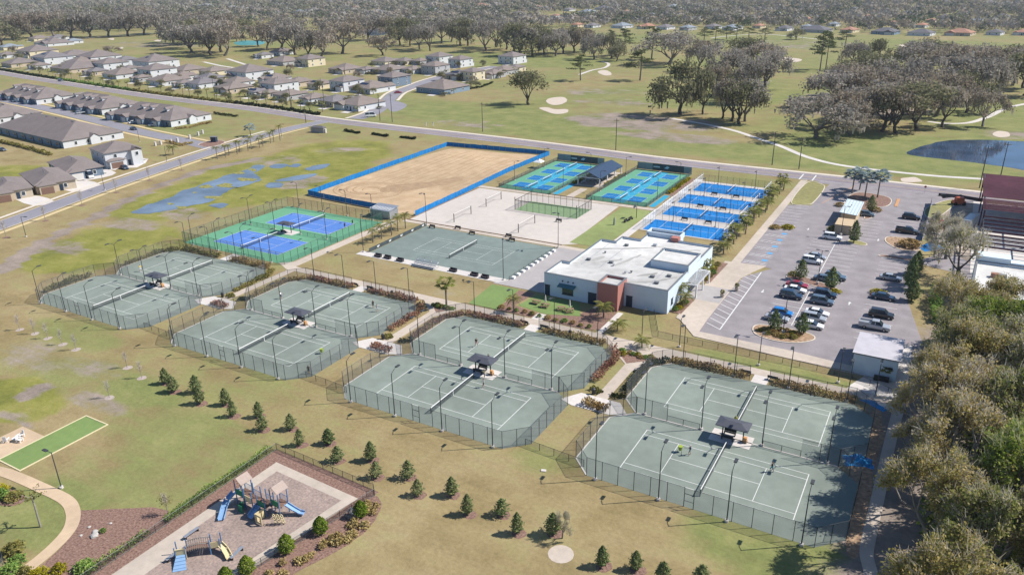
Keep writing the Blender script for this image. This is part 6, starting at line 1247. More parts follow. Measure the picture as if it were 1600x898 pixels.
def make_pine(seed):
    rng = np.random.default_rng(seed); mb = MB(); H = 22; mb.tube([(0, 0, 0), (.25, .1, H * .5), (.1, .3, H * .97)], [.30, .2, .06], 6, cap=False); T_ = []
    for i in range(16):
        z = H * (.45 + .53 * i / 15); a = rng.uniform(0, 6.28); L = (1 - (i / 15) ** 1.6) * 3.6 + .9; e = np.array([math.cos(a) * L, math.sin(a) * L, z + rng.uniform(.1, .9)]); mb.tube([(.15, .2, z), e], [.08, .03], 3, cap=False)
        for t in (.55, .8, 1): T_.append(np.array([0, 0, z]) * (1 - t) + e * t)
    return dict(trunk=mb.mesh('trunk', BARK[0], True), crown=crown_mesh(rng, np.array(T_), 1500, .7, .6, PINEL, squash=.5, keep=1), H=H, R=4)
PINES = [make_pine(51), make_pine(52)]
def make_cone(seed, H, R, n, size, leaf, spiky=.18, round_=False):
    rng = np.random.default_rng(seed); t = rng.random(n) ** (.9 if round_ else 1.25); a = rng.uniform(0, 6.28, n)
    prof = np.sqrt(np.clip(1 - (2 * t - .75) ** 2 / 1.6, 0, 1)) * (1 - t ** 3 * .75) if round_ else (1 - t ** 1.6) ** .8 * (.45 + .55 * np.clip(t * 4, 0, 1))
    lump = 1 + spiky * np.sin(a * 5 + t * 17 + seed) + rng.normal(0, spiky * .5, n); r = R * prof * lump * np.sqrt(rng.uniform(.35, 1, n))
    P = np.stack([r * np.cos(a), r * np.sin(a), .12 * H + t * H * .88], 1); c, q = leafquads(P, size * (.6 + .8 * rng.random(n)), rng, 0, .5)
    return dict(trunk=MB().tube([(0, 0, 0), (0, 0, H * .6)], [.07, .03], 6).mesh('trunk', BARK[0]), crown=mesh_np(bpy.data.meshes.new('crown'), c, q, [leaf], v=np.clip(rng.normal(.5, .24, n), 0, 1)), H=H, R=R)
CONES = [make_cone(61, 4.2, 1.0, 1500, .30, CONL, .28), make_cone(62, 4.2, 1.2, 1200, .32, CONL, .36), make_cone(64, 4.2, .9, 700, .30, CONL, .42)]; JUN = make_cone(63, 3.2, 1.25, 2600, .26, JUNL, .12, True)
def tree(tp, name, label, x, y, h, wd, group, rz=None, cat='tree', z=0):
    s = h / tp['H']; w_ = wd / (2 * tp['R']); rz = RND.uniform(0, 6.28) if rz is None else rz
    t = thing(name, label, cat, (x, y, z), rz, group, (w_, w_, s)); ob('trunk', tp['trunk'], t); ob('crown', tp['crown'], t); return t
# -- golf course oaks, measured base, height and spread
GROVES = [
 ('in the oak cluster in the middle of the golf course', 'oak', [(-116.9,369.2,24.8,25.1), (-107.4,375.5,20.1,14.5), (-95.1,365.5,17.1,14.5), (-89.3,360.7,19.7,19.0), (-84.5,355.8,18.8,18.1), (-83.8,363.3,19.1,17.8), (-91.0,422.0,22.2,23.7), (-192.9,574.5,23.3,40.4), (-138.0,511.6,21.6,27.6), (-125.3,503.0,17.2,22.8), (-121.0,540.4,20.5,28.4), (-99.8,476.0,21.8,21.2), (-102.9,441.6,18.6,21.4), (-117.3,435.4,17.3,15.8), (-160.3,540.1,21.2,23.2), (-144.0,597.9,18.2,23.9)]),
 ('in the oak belt behind the estate field', 'oak', [(-351.1,617.5,24.9,27.4), (-328.1,590.1,25.8,28.3), (-319.3,593.4,23.7,23.9), (-315.1,606.4,20.9,25.3), (-300.9,600.1,20.5,23.8), (-300.5,635.7,21.4,27.1), (-260.2,588.1,19.6,21.7), (-249.2,597.5,19.7,19.7), (-238.0,581.2,12.5,13.1), (-304.5,622.1,21.1,24.5), (-335.5,635.7,23.0,23.1), (-287.7,628.1,21.0,22.1)]),
 ('in the big oak grove left of the pond', 'oak', [(-48.1,337.4,17.2,27.6), (-36.5,348.7,14.8,17.7), (-25.6,363.0,19.3,23.0), (-20.1,362.5,18.6,17.9), (-12.9,372.1,19.9,20.9), (-3.631,384.4,17.8,17.9), (11.6,393.1,16.4,15.1), (-50.3,413.4,18.5,26.7), (-39.5,426.6,19.9,27.1), (-26.9,450.1,21.8,30.6), (-12.3,456.5,21.7,27.9), (1.972,467.4,23.1,30.7), (12.9,472.2,21.1,24.6), (-7.644,538.9,22.8,32.4), (-30.0,569.8,21.4,31.5), (-53.1,507.6,19.8,26.7), (20.1,532.4,22.7,24.4), (30.8,499.3,23.1,22.7), (-7.401,412.7,19.8,25.2), (-32.7,386.5,17.7,24.6), (-21.3,410.3,17.7,23.1), (4.921,429.9,19.1,22.1), (-45.8,366.7,15.6,21.6), (-65.2,585.9,18.5,21.1), (-49.7,608.2,18.8,26.9), (9.586,571.9,19.9,22.4), (26.6,541.0,22.2,24.6), (-20.3,595.9,20.4,25.7), (-42.6,494.5,19.8,25.8), (-54.7,457.3,18.2,20.9), (-24.2,380.0,17.2,17.1)]),
 ('in the oak line behind the estate', 'oak', [(-588.6,552.6,26.4,29.8), (-585.3,567.8,26.8,34.0), (-528.2,528.6,27.5,36.0), (-495.8,510.9,23.8,28.9), (-485.9,514.6,22.7,31.1), (-494.5,553.3,27.6,39.7), (-572.4,683.6,24.5,33.7), (-447.1,552.2,17.2,26.0), (-492.6,636.5,26.5,28.1), (-482.5,639.9,25.3,26.8), (-452.2,614.5,22.5,25.6), (-431.2,601.7,22.4,22.5), (-469.1,675.4,24.8,30.2), (-468.3,691.9,23.9,28.0), (-434.0,656.5,26.2,29.0), (-426.6,659.0,24.9,26.4), (-381.1,619.5,27.6,30.4), (-392.1,656.3,25.5,28.2), (-370.0,636.5,25.7,24.8), (-631.4,581.4,20.5,27.5), (-669.8,661.3,24.6,31.9), (-593.5,650.6,24.7,31.6), (-605.0,700.7,23.3,31.9), (-553.3,698.7,23.9,31.0)]),
 ('in the oak clump above the left houses', 'oak', [(-606.2,500.1,28.0,36.7), (-617.6,521.9,28.9,37.8), (-646.5,511.5,25.6,38.1), (-685.4,540.1,28.2,35.0), (-767.0,584.6,22.2,36.9), (-583.6,496.1,26.4,32.5), (-737.7,658.7,21.2,32.9), (-730.4,571.5,29.8,42.6), (-721.7,591.1,30.2,43.2), (-715.7,610.4,29.4,42.5), (-794.3,640.8,30.0,42.5)]),
 ('at the edge of the wood in the top left corner', 'oak', [(-1007.2,543.0,28.5,41.9), (-1015.0,570.9,30.1,43.1), (-1006.8,594.6,30.5,43.8), (-971.3,595.1,29.3,39.8), (-946.7,602.8,30.6,42.8), (-931.2,618.1,28.5,39.8), (-915.5,633.7,30.9,43.3), (-913.7,656.0,29.9,44.0), (-928.0,487.8,26.8,32.6), (-916.4,677.8,28.9,44.9), (-1103.3,609.9,30.7,42.9), (-1129.2,651.3,30.3,44.8), (-1125.2,678.5,30.9,45.6), (-1123.1,706.2,29.7,46.5), (-1091.4,715.0,29.5,46.2), (-1088.6,743.7,30.1,47.1), (-1058.8,751.9,29.9,46.8)]),
]
for gname, kind, L_ in GROVES:
    L_ = sorted(L_, key=lambda t: math.atan2(t[0], t[1]))
    for i, (x, y, h, wd) in enumerate(L_):
        rr = random.Random(i * 31 + len(gname)); tp = OAKS[rr.randrange(6)] if rr.random() < .86 else DENSE[rr.randrange(2)]
        tree(tp, 'oak_tree', f'{ordn(i)} grey oak from left {gname}', x, y, h, wd * rr.uniform(1.0, 1.15), 'oaks ' + gname)
for lab, tp, (x, y, h, wd) in [('lone round dark tree on the near fairway', DENSE[0], (-199.0,365.1,17.3,18.5)), ('dark shrub tree on the far fairway', DENSE[1], (-149.1,828.5,10.2,15.2)), ('oak standing alone beside the rear parking drive', BARE, (7.196,185.7,13.4,13.7)), ('bare tree over the building site', BARE, (4.353,201.8,11.1,10.8)), ('slim bare tree at the left of the building site', BARE, (1.8,203.6,11.1,6.266)), ('oak at the right frame edge above the pond', OAKS[1], (31.3,531.5,22.4,21.9))]:
    tree(tp, 'shade_tree', lab, x, y, h, wd, None)
for i, (x, y, h, wd) in enumerate(sorted([(-215.3,465.9,16.0,12.5), (-180.0,480.5,19.0,15.7), (-217.4,604.2,24.7,18.4), (-249.1,624.8,21.4,16.1), (-85.3,573.9,25.4,13.2), (-225.0,772.1,13.1,13.8), (-218.7,789.9,13.3,14.0), (-212.8,808.0,12.2,12.9), (-195.9,830.2,9.924,13.1), (-177.5,819.4,10.9,12.8), (-200.0,796.0,14.4,12.6), (-94.6,759.0,14.0,13.6), (-258.1,615.9,20.3,11.7), (-83.5,586.7,23.8,10.7)], key=lambda t: math.atan2(t[0], t[1]))):
    tree(PINES[i % 2], 'pine_tree', f'{ORD[i]} tall thin pine from left on the golf course', x, y, h, wd, 'pines on the golf course')
# -- wood to the right of the courts
WD = [(6.0, 86, 15.9, 11.7, 1), (12.5, 78.5, 15.9, 13.4, 2), (7.6, 97, 16.6, 12.8, 1), (16, 93, 17.1, 14.6, 3), (7.0, 108.5, 16.6, 12.8, 1), (15, 108, 17.7, 14.6, 2), (22.5, 102, 17.7, 14.6, 3), (9.0, 120, 17.2, 12.8, 1), (17.5, 122, 18.3, 15.1, 0), (25, 117, 18.3, 14.6, 3), (13, 137, 15.2, 12.9, 3), (20.5, 138, 17.7, 14.6, 3), (7.800000000000001, 148, 14.5, 11.6, 4), (15, 151.5, 14.0, 12.3, 1), (27.5, 131, 17.7, 14.6, 3), (25, 86, 17.7, 14.6, 3), (19.5, 70, 16.5, 13.4, 0), (31, 97, 17.1, 14.6, 3), (7.9, 70.5, 15.9, 12.2, 1), (14.5, 66, 14.6, 12.3, 0), (33, 112, 18.3, 15.7, 3), (24, 150, 15.9, 13.4, 3), (30, 147, 15.9, 13.4, 0), (4.2, 104, 9.2, 7.3, 1), (21, 80, 14.6, 13.4, 0), (12, 128, 13.4, 11.2, 3), (11, 112, 12.2, 10.1, 4), (13.5, 86.5, 13.4, 11.2, 2), (20, 113, 14.6, 12.3, 3), (19, 86, 13.4, 11.2, 3), (6.4, 127.5, 16, 11.5, 0), (5.6, 117, 14.5, 9.5, 1), (7.2, 136.5, 13.5, 9.5, 2)]
for i, (x, y, h, wd, k) in enumerate(sorted(WD, key=lambda t: -t[1])):
    tree(WOODS[k], 'woodland_tree', f'{ordn(i)} {["olive", "golden brown", "grey olive", "deep green", "sparse tan"][k]} tree from the top in the wood right of courts', x, y, h, wd, 'trees of the wood right of the courts')
rng = np.random.default_rng(99); n = 26000; P = np.column_stack([rng.uniform(5, 36, n), rng.uniform(55, 158, n), rng.random(n) ** 2 * 1.8]); P = P[(P[:, 0] > 4 + 2.0 * np.sin(P[:, 1] * .31) + 1.5 * rng.random(n))]
tag(ob('undergrowth', cloudmesh('undergrowth', P, .3 + .5 * rng.random(len(P)), WOODL[2], 5)), 'dark green undergrowth covering the floor of the wood', 'undergrowth', kind='stuff')
# -- distant forest, one mass up to the horizon
def far_forest():
    rng = np.random.default_rng(7); B = [np.clip(rng.normal(0, 1, (k, 3)), -1.6, 1.6) for k in (52, 40, 30)]
    pts = []; d = 640.0
    edge = [(-1108.1,520.6),(-1035.0,642.3),(-983.9,731.9),(-966.6,805.5),(-861.1,792.7),(-749.0,823.7),(-605.7,803.9),(-498.9,857.6),(-468.4,901.5),(-439.3,934.1),(-352.7,933.6),(-201.6,942.6),(-67.2,922.9),(46.0,931.3),(98.3,939.3)]
    eb = [(math.atan2(a, b), math.hypot(a, b)) for a, b in edge]
    while d < 5200:
        s = 9.6 + max(0, d - 640) * .0095; m_ = int(d * 1.5 / s)
        bear = np.linspace(-1.16, .16, m_) + rng.normal(0, .25 * s / d, m_); dd = d + rng.uniform(-.6, .6, m_) * s
        lim = np.interp(bear, [e[0] for e in eb], [e[1] for e in eb]); ok = dd > lim
        pts.append(np.stack([np.sin(bear) * dd, np.cos(bear) * dd], 1)[ok]); d += s * .95
    P = np.concatenate(pts); keep = np.ones(len(P), bool)
    for hx, hy, hw in FARXY:
        L_ = math.hypot(hx, hy); ux, uy = -hx / L_, -hy / L_; rel = P - np.array([hx, hy]); al = rel @ np.array([ux, uy]); ac = np.abs(rel @ np.array([-uy, ux])); keep &= ~((ac < hw * .62 + 2) & (al > -hw * .8) & (al < 45 + L_ * .05))
    clear = np.array([mnoise.noise(Vector((p[0] * .006, p[1] * .004, 3.1))) for p in P]); keep &= clear > -.46
    P = P[keep]; C_, V_, N_ = [], [], []
    dist = np.hypot(P[:, 0], P[:, 1]); cls = np.where(dist < 1000, 0, np.where(dist < 1500, 1, 2)); hue = np.clip(.5 + .5 * np.array([mnoise.noise(Vector((p[0] * .012, p[1] * .009, 9))) for p in P]) + rng.normal(0, .32, len(P)), 0, 1)
    for c_ in range(3):
        Q = P[cls == c_]; k = len(B[c_]); H = rng.uniform(5.5, 16, len(Q)); W_ = H * rng.uniform(.26, .38, len(Q)) * (1 + .15 * c_)
        L_ = B[c_][None] + rng.normal(0, .25, (len(Q), k, 3)); X_ = L_ * np.stack([W_, W_, H * .20], 1)[:, None]; X_[..., 0] += Q[:, 0:1]; X_[..., 1] += Q[:, 1:2]; X_[..., 2] += (H * .62)[:, None]
        nn = L_ * np.array([1, 1, .9]) + np.array([0, 0, .35]); N_.append((nn / (np.linalg.norm(nn, axis=2)[..., None] + 1e-6) + rng.normal(0, .14, nn.shape)).reshape(-1, 3)); C_.append(np.column_stack([X_.reshape(-1, 3), np.repeat(.19 * H * (1 + .25 * c_), k)])); V_.append(np.clip(np.repeat(hue[cls == c_], k) * .86 + .14 * rng.random(len(Q) * k), 0, 1))
    A = np.concatenate(C_); c, q = leafquads(A[:, :3], A[:, 3] * (.6 + .8 * rng.random(len(A))), rng, .2, nrm=np.concatenate(N_))
    fl = leafmat('forest_leaf', [(0.04, 0.068, 0.036), (0.08, 0.108, 0.052), (0.144, 0.148, 0.088), (0.216, 0.196, 0.156), (0.288, 0.236, 0.172), (0.32, 0.296, 0.268)])
    return mesh_np(bpy.data.meshes.new('forest'), c, q, [fl], v=np.concatenate(V_))
tag(ob('forest', far_forest()), 'grey and green distant forest reaching to the top of the view', 'forest', kind='stuff')
# -- young conifers on the lawn
CP = [(-111.6,71.4), (-107.9,70.1), (-104.2,71.8), (-100.6,69.6), (-96.5,71.4), (-92.6,69.4), (-88.7,71.3), (-85.2,68.8), (-81.5,71.1), (-77.1,68.5), (-73.5,70.9), (-69.3,68.1), (-65.1,70.6), (-61.8,67.7), (-57.8,69.8), (-54.3,67.3), (-50.2,69.5), (-46.2,67.2), (-42.2,69.2), (-38.7,67.1), (-34.7,69.2), (-27.0,66.9), (-23.3,68.3), (-19.8,67.8), (-15.8,69.5)]
for i, (x, y) in enumerate(CP):
    rr = random.Random(i + 3); h = rr.uniform(2.5, 3.3) if i > 5 else rr.uniform(2.9, 3.7)
    tree(CONES[2 if i in (11, 13, 14, 18) else rr.randrange(2)], 'young_conifer', f'{ordn(i)} young conifer from left in the zigzag row on the lawn', x, y, h, 1.85 * rr.uniform(.8, 1.25), 'young conifers planted on the lawn')
    struct('mulch_ring', MB().sheet(wobble([(x + .25 + .95 * math.cos(a * .52), y + .1 + .95 * math.sin(a * .52)) for a in range(12)], .25, 1.2, i), .012), M['mulch'])
# -- bare saplings
def make_sapling(seed):
    rng = np.random.default_rng(seed); mb = MB(); mb.tube([(0, 0, 0), (.05, 0, 1.3), (0, .05, 3.0)], [.05, .04, .012], 5, cap=False); tw = MB()
    for i in range(26):
        z = 1.1 + 1.7 * i / 25; a = rng.uniform(0, 6.28); L = rng.uniform(.5, .95) * (1.15 - i / 40); e = (math.cos(a) * L * .7, math.sin(a) * L * .7, z + L); tw.tube([(0, 0, z), e], [.018, .008], 3, cap=False)
        for _ in range(4): b = rng.uniform(0, 6.28); p = [e[0] * .6, e[1] * .6, z + (e[2] - z) * .6]; tw.tube([p, (p[0] + math.cos(b) * .35, p[1] + math.sin(b) * .35, p[2] + .4)], [.011, .006], 3, cap=False)
    return mb.mesh('trunk', BARK[1]), tw.mesh('twigs', mat('pale_twigs', (.42, .37, .33), .9, .1, 2))
SAP = [make_sapling(1), make_sapling(2)]
def sapling(label, x, y, s=1.0, group='leafless saplings'):
    t = thing('leafless_sapling', label, 'tree', (x, y, 0), RND.uniform(0, 6), group, (s, s, s)); a, b = SAP[int(x * 7) % 2]; ob('trunk', a, t); ob('twigs', b, t)
for i, (x, y) in enumerate([(-157.4,71.9), (-152.8,72.3), (-148.3,72.3), (-143.0,72.0), (-138.4,71.9), (-123.0,71.9), (-117.2,70.7), (-116.0,63.6)]):
    sapling(f'{ORD[i]} leafless sapling from left on the lawn below the marsh-side courts', x, y)
    struct('mulch_ring', MB().sheet(wobble([(x + .1 + .8 * math.cos(a * .52), y + .8 * math.sin(a * .52)) for a in range(12)], .2, 1.2, i + 40), .013), mat('dry_mulch', (.40, .33, .29), 1, .2, 3, coord='World') if i == 0 else bpy.data.materials['dry_mulch'])
for i, (x, y) in enumerate([(-222.0,104.7), (-227.6,119.1), (-233.4,134.2), (-237.6,149.0), (-241.9,164.8), (-244.5,180.3)]):
    sapling(f'{ORD[i]} leafless street sapling from left along the side street', x, y, 1.5, 'leafless street saplings')
    struct('mulch_ring', MB().sheet([(x + 1.0 * math.cos(a * .52), y + 1.0 * math.sin(a * .52)) for a in range(12)], .013), M['mulch'])
# -- palms
def frond_mesh(L, m, fan=False, seed=0):
    rng = np.random.default_rng(seed); mb = MB()
    if fan:
        mb.tube([(0, 0, 0), (.55 * L, 0, .35 * L)], [.03, .02], 3, cap=False)
        for k in range(11):
            a = -1.25 + 2.5 * k / 10; c, s = math.cos(a), math.sin(a); b = Vector((.55 * L, 0, .35 * L)); e = b + Vector((c * L * .55, s * L * .55, -.12 * L * (1 + abs(s)))); w_ = Vector((-s, c, 0)) * .055 * L
            mb.quad(b, b + (e - b) * .6 - w_, e, b + (e - b) * .6 + w_)
    else:
        pts = [Vector((L * t, 0, L * (.62 * t - 1.05 * t * t))) for t in (0, .2, .4, .6, .8, 1)]; mb.tube(pts, [.035, .03, .025, .02, .015, .01], 3, cap=False)
        for k in range(12):
            t = .14 + .84 * k / 11; p = Vector((L * t, 0, L * (.62 * t - 1.05 * t * t)))
            for s in (-1, 1):
                l_ = L * .24 * math.sin(math.pi * min(1, t * .85 + .15)) + .05; e = p + Vector((l_ * .55, s * l_, -l_ * .55)); mb.quad(p - Vector((.05, 0, 0)), p + Vector((.09, 0, 0)), e + Vector((.06, 0, 0)), e)
    me = mb.mesh('frond', m); a = me.attributes.new('v', 'FLOAT', 'FACE'); a.data.foreach_set('value', np.clip(rng.normal(.5, .22, len(mb.f)), 0, 1).astype(np.float32)); return me
FR = {'feather': [frond_mesh(2.6, PALML, False, 1), frond_mesh(2.3, PALML, False, 2)], 'fan': [frond_mesh(2.0, PALML, True, 3), frond_mesh(1.8, PALML, True, 4)], 'silver': [frond_mesh(2.9, BISL, True, 5), frond_mesh(2.6, BISL, True, 6)]}
PTR = MB().tube([(0, 0, 0), (.03, 0, .33), (-.02, .02, .66), (0, 0, 1)], [1.25, 1, .95, .9], 8).mesh('trunk', BARK[3], True)
def palm(label, x, y, h, kind='fan', group=None, n=16, s=1.0, name='palm_tree', z=0):
    t = thing(name, label, 'palm', (x, y, z), RND.uniform(0, 6), group); ob('trunk', PTR, t, None, 0, (.17 * s, .17 * s, h))
    for k in range(n):
        f = ob('frond', FR[kind][k % 2], t, (0, 0, h - .05), k * 2.399, (s, s, s)); up = .75 - 1.35 * (k / n); f.rotation_euler = (0, -up * .8, k * 2.399)
    return t
for i in range(17):
    y = 180 + i * 4.5 + RND.uniform(-1, 1); palm(f'{ORD[i]} palm from the clubhouse end of the row beside the padel courts', -43.4 + RND.uniform(-.8, .8), y, RND.uniform(2.6, 4.2), 'fan' if i % 3 else 'feather', 'palm row beside the padel courts', 16, 1.0)
for i, (x, y) in enumerate([(-127.8,147.8), (-127.7,151.4), (-127.0,154.8), (-127.9,158.7), (-127.4,161.5)]): palm(f'{ORD[i]} slim palm from left beside the metal storage shed', x, y, RND.uniform(3.2, 4.2), 'feather', 'palms beside the metal shed', 14, .8)
for lab, (x, y), h, kd, s in [('tall sabal palm beside the walkway left of the picnic turf', (-86.9,122.2), 5.0, 'fan', 1.15), ('small palm at the left clubhouse corner', (-72.7,126.2), 3.0, 'feather', .8), ('green feather palm in front of the brick tower', (-55.0,132.2), 2.6, 'feather', 1.0), ('palm at the right clubhouse corner', (-43.9,147.7), 3.4, 'feather', .9), ('leaning palm at the near right clubhouse corner', (-42.4,146.2), 2.2, 'feather', .8), ('palm in the entrance bed', (-43.5,165.7), 2.4, 'fan', .9), ('second palm in the entrance bed', (-43.3,161.7), 1.8, 'fan', .9), ('palm on the triangular bed beside the long walkway', (-43.3,123.1), 1.5, 'feather', .8), ('thin palm in front of the service building', (-3.573,132.4), 2.3, 'fan', .7), ('second thin palm in front of the service building', (-2.35,131.3), 1.8, 'fan', .6), ('yellowish palm at the second picnic bed', (-50.1,127.7), 1.6, 'feather', .9)]:
    palm(lab, x, y, h, kd, None, 16, s)
for i, ((x, y), h) in enumerate([((-23.4,253.2), 5.6), ((-21.9,259.0), 5.0), ((-19.3,249.5), 5.8), ((-16.0,252.0), 6.2)]): palm(f'{ORD[i]} silver fan palm from left at the parking lot entrance', x, y, h, 'silver', 'silver palms at the lot entrance', 22, 1.15)
for i, (x, y) in enumerate([(-247.0,198.9), (-246.7,202.8), (-248.3,205.8), (-247.1,208.9), (-249.0,212.0), (-247.8,215.2), (-249.4,218.5), (-248.2,221.8), (-248.9,224.3), (-250.9,230.5), (-251.7,233.1), (-250.2,235.3)]): palm(f'{ORD[i]} slim street palm from left along the side street', x, y, RND.uniform(3.6, 5.0) + (1.8 if i == 11 else 0), 'feather', 'street palms along the side street', 12, .8)
palm('silver palm on the lawn above the side street', *(-270.9,237.9), 3.4, 'silver', None, 16, 1.0); palm('palm on the lawn at the white house corner', *(-270.1,196.7), 3.2, 'feather', None, 14, 1.1)
ROADP = [(-665.8,357.3),(-647.1,355.3),(-613.2,342.2),(-597.8,340.0),(-584.4,337.2),(-562.7,330.3),(-553.5,330.3),(-536.4,326.1),(-524.3,324.0),(-517.0,323.4),(-497.8,317.7),(-487.6,315.4),(-478.8,315.8),(-467.4,314.3),(-454.2,313.6),(-446.4,313.9),(-430.9,311.5),(-423.1,311.9),(-410.7,311.5),(-404.6,311.3),(-395.3,309.7),(-385.5,308.5),(-373.9,305.6),(-366.5,306.2),(-355.0,306.2),(-346.7,304.8),(-338.7,303.4),(-332.2,303.9),(-324.5,302.5),(-318.6,302.8),(-310.8,301.7),(-303.2,300.5),(-295.7,299.4),(-286.6,299.2)]
for i, (x, y) in enumerate(ROADP):
    if i % 3 == 2: tree(DENSE[i % 2], 'garden_tree', f'{ordn(i)} plant from left, a small tree, along the roadside hedge', x, y + 2, RND.uniform(3.5, 5.5), RND.uniform(4, 6), 'small trees along the roadside hedge')
    else: palm(f'{ordn(i)} plant from left, a palm, along the roadside hedge', x, y + 2, RND.uniform(3, 5), 'fan' if i % 2 else 'feather', 'palms along the roadside hedge', 11, 1.0)
hp = [(p[0], p[1] + 3.2) for p in main_c if -720 < p[0] < -262]; hp = [(a, b + 4.3) for a, b in hp]
for k in range(0, len(hp) - 8, 8): hedge(f'{ordn(k // 8)} stretch from left of the dark clipped hedge along the main road', hp[k:k + 9], 1.8, 1.9, ['hedge_dark', 'hedge_green', 'hedge_olive'][(k // 8) % 3], 34, .8)
rr = random.Random(77)
for i, (lab, hx, hy, hw, hd, ha) in enumerate(HLOG[:NEST]):
    for k in range(2):
        u, v = rr.choice(((.62, rr.uniform(-.5, .5)), (rr.uniform(-.5, .5), -.66), (-.62, rr.uniform(-.4, .4)), (.6, -.6))); x = hx + u * hw * math.cos(ha) - v * hd * math.sin(ha); y = hy + u * hw * math.sin(ha) + v * hd * math.cos(ha); l_ = 'the ' + lab.replace(', solar', '').replace(', ', ' ').replace(' from left', '').replace('in the right half of the estate', 'of right estate')
        if k == 0: palm(f'garden palm beside {l_}', x, y, rr.uniform(2, 3.6), 'fan', 'garden palms of the estate', 9, .9) if i % 2 else tree(DENSE[i % 2], 'garden_tree', f'garden tree beside {l_}', x, y, rr.uniform(3, 5), rr.uniform(3.4, 5.2), 'garden trees beside estate houses')
        else: tree(DENSE[(i + 1) % 2], 'garden_shrub', f'garden shrub beside {l_}', x, y, rr.uniform(1.2, 2.2), rr.uniform(2.2, 4.5), 'garden shrubs of the estate', cat='shrub')
    x = hx + .1 * hw; y0 = hy - hd * .5 - 1.5
    struct('driveway', MB().sheet([(x - 2.6 + .14 * 6, y0 - 5.5), (x + 2.6 + .14 * 6, y0 - 5.9), (x + 2.6, y0 + .6), (x - 2.6, y0 + 1.2)], .026), M['concrete_pale'])
GT = [((-401.3,392.9,7.239,6.16)), (-355.9,411.6,5.478,6.959), (-346.2,434.1,6.472,5.355), (-300.6,430.8,5.783,5.969), (-329.1,433.5,5.104,5.271), (-274.6,427.8,4.826,5.8), (-306.8,353.5,6.615,6.031), (-347.6,365.1,5.457,5.608), (-437.6,360.0,5.033,5.185), (-466.8,355.0,5.122,5.28), (-617.1,376.5,5.933,7.179), (-564.2,379.2,4.772,5.929), (-730.1,394.6,6.556,9.1), (-762.0,430.4,5.802,7.262), (-643.6,416.5,8.446,13.2), (-436.4,430.1,5.544,5.743), (-352.5,480.7,4.631,4.8), (-287.3,335.9,4.204,5.006), (-800.4,429.3,8.298,8.67), (-609.5,361.2,5.787,6.994), (-380.8,506.9,3.918,6.102), (-476.9,405.4,3.696,4.778), (-318.3,512.1,4.7,4.878), (-265.9,412.0,3.896,6.405), (-259.1,408.7,3.851,5.536), (-386.2,348.7,3.941,4.854), (-444.4,394.2,5.314,5.491), (-544.4,387.1,3.802,4.917), (-701.7,465.3,8.108,15.7), (-395.1,473.0,3.792,4.913)]
for i, (x, y, h, wd) in enumerate(sorted(GT, key=lambda t: math.atan2(t[0], t[1]))): tree(DENSE[i % 2] if i % 3 else OAKS[2], 'garden_tree', f'{ordn(i)} small garden tree from left between the estate houses', x, y, max(2.5, h), wd, 'garden trees between estate houses')
# -- evergreen and flowering shrubs of the lot and beds
for lab, (x, y, h, wd) in [('upright evergreen on the middle parking island, left', (-23.8,172.3,4.807,2.911)), ('upright evergreen on the middle parking island, right', (-16.9,169.0,5.267,3.095)), ('evergreen on the rounded island, left', (-23.2,142.2,4.383,2.503)), ('evergreen on the rounded island, right', (-18.3,143.1,4.481,2.725)), ('evergreen beside the bin enclosure', (-16.7,204.4,6.004,2.959)), ('evergreen at the palm island', (-16.2,235.9,4.773,2.965)), ('tall evergreen beside the rear lawn, near', (-1.933,176.8,8.04,3.082)), ('tall evergreen beside the rear lawn, far', (-1.37,187.4,5.614,3.235)), ('low evergreen below the rear lawn', (-0.9694,170.1,4.951,3.246))]:
    tree(CONES[1] if 'upright' in lab or 'island' in lab else CONES[0], 'evergreen_shrub', lab, x, y, h, wd, 'evergreens of the parking lot', cat='shrub')
SH = make_cone(71, 1.2, .9, 420, .3, LEAF['hedge_olive'], .2, True); SHY = make_cone(72, 1.2, .9, 420, .3, LEAF['yellow'], .2, True); SHB = make_cone(73, 1.2, .9, 420, .3, LEAF['hedge_tan'], .2, True); SHG = make_cone(74, 1.2, .9, 420, .3, LEAF['hedge_green'], .2, True)
def shrub(tp, label, x, y, h, wd, group=None): return tree(tp, 'shrub', label, x, y, h, wd, group, cat='shrub', z=.05)
for lab, tp, (x, y), h, wd in [('brown bush left of yellow bush at the accessible stalls', SHB, (-36.9,207.3), 1.1, 3.0), ('yellow bush at the accessible stalls', SHY, (-33.9,208.8), 1.1, 3.4), ('yellow green bush at the tip of the middle island', SHY, (-15.7,167.5), .8, 2.6), ('low olive bush left of the middle island tree', SH, (-25.7,174.0), .9, 2.6), ('yellow bush above the slate sedan', SHY, (-7.512,171.0), 1.0, 3.4), ('large olive bush in the east island', SHB, (-3.986,207.5), 2.0, 5.5), ('olive bush left of bin enclosure', SH, (-22.9,211.2), 1.8, 2.6), ('brown bush left of tan outbuilding', SHB, (-24.7,237.5), 1.1, 3.0), ('brown bush right of tan outbuilding', SHB, (-14.9,236.5), 1.2, 3.4), ('round shrub at the tan house', SHG, (-266.6,142.0), 1.6, 3.2), ('hedge shrub in front of tan house', SHG, (-259.6,141.8), 1.0, 3.0)]:
    shrub(tp, lab, x, y, h, wd)
rr = random.Random(8)
for i in range(22):
    a = i / 22 * 6.283; x, y = -21.4 + 4.7 * math.cos(a) * rr.uniform(.3, 1), 140.9 + 2.0 * math.sin(a) * rr.uniform(.3, 1); shrub([SHB, SHB, SHY, SH][rr.randrange(4)], f'{ordn(i)} tawny low shrub counting round the rounded parking island', x, y, rr.uniform(.5, .9), rr.uniform(1.2, 2.0), 'low shrubs on rounded parking island')
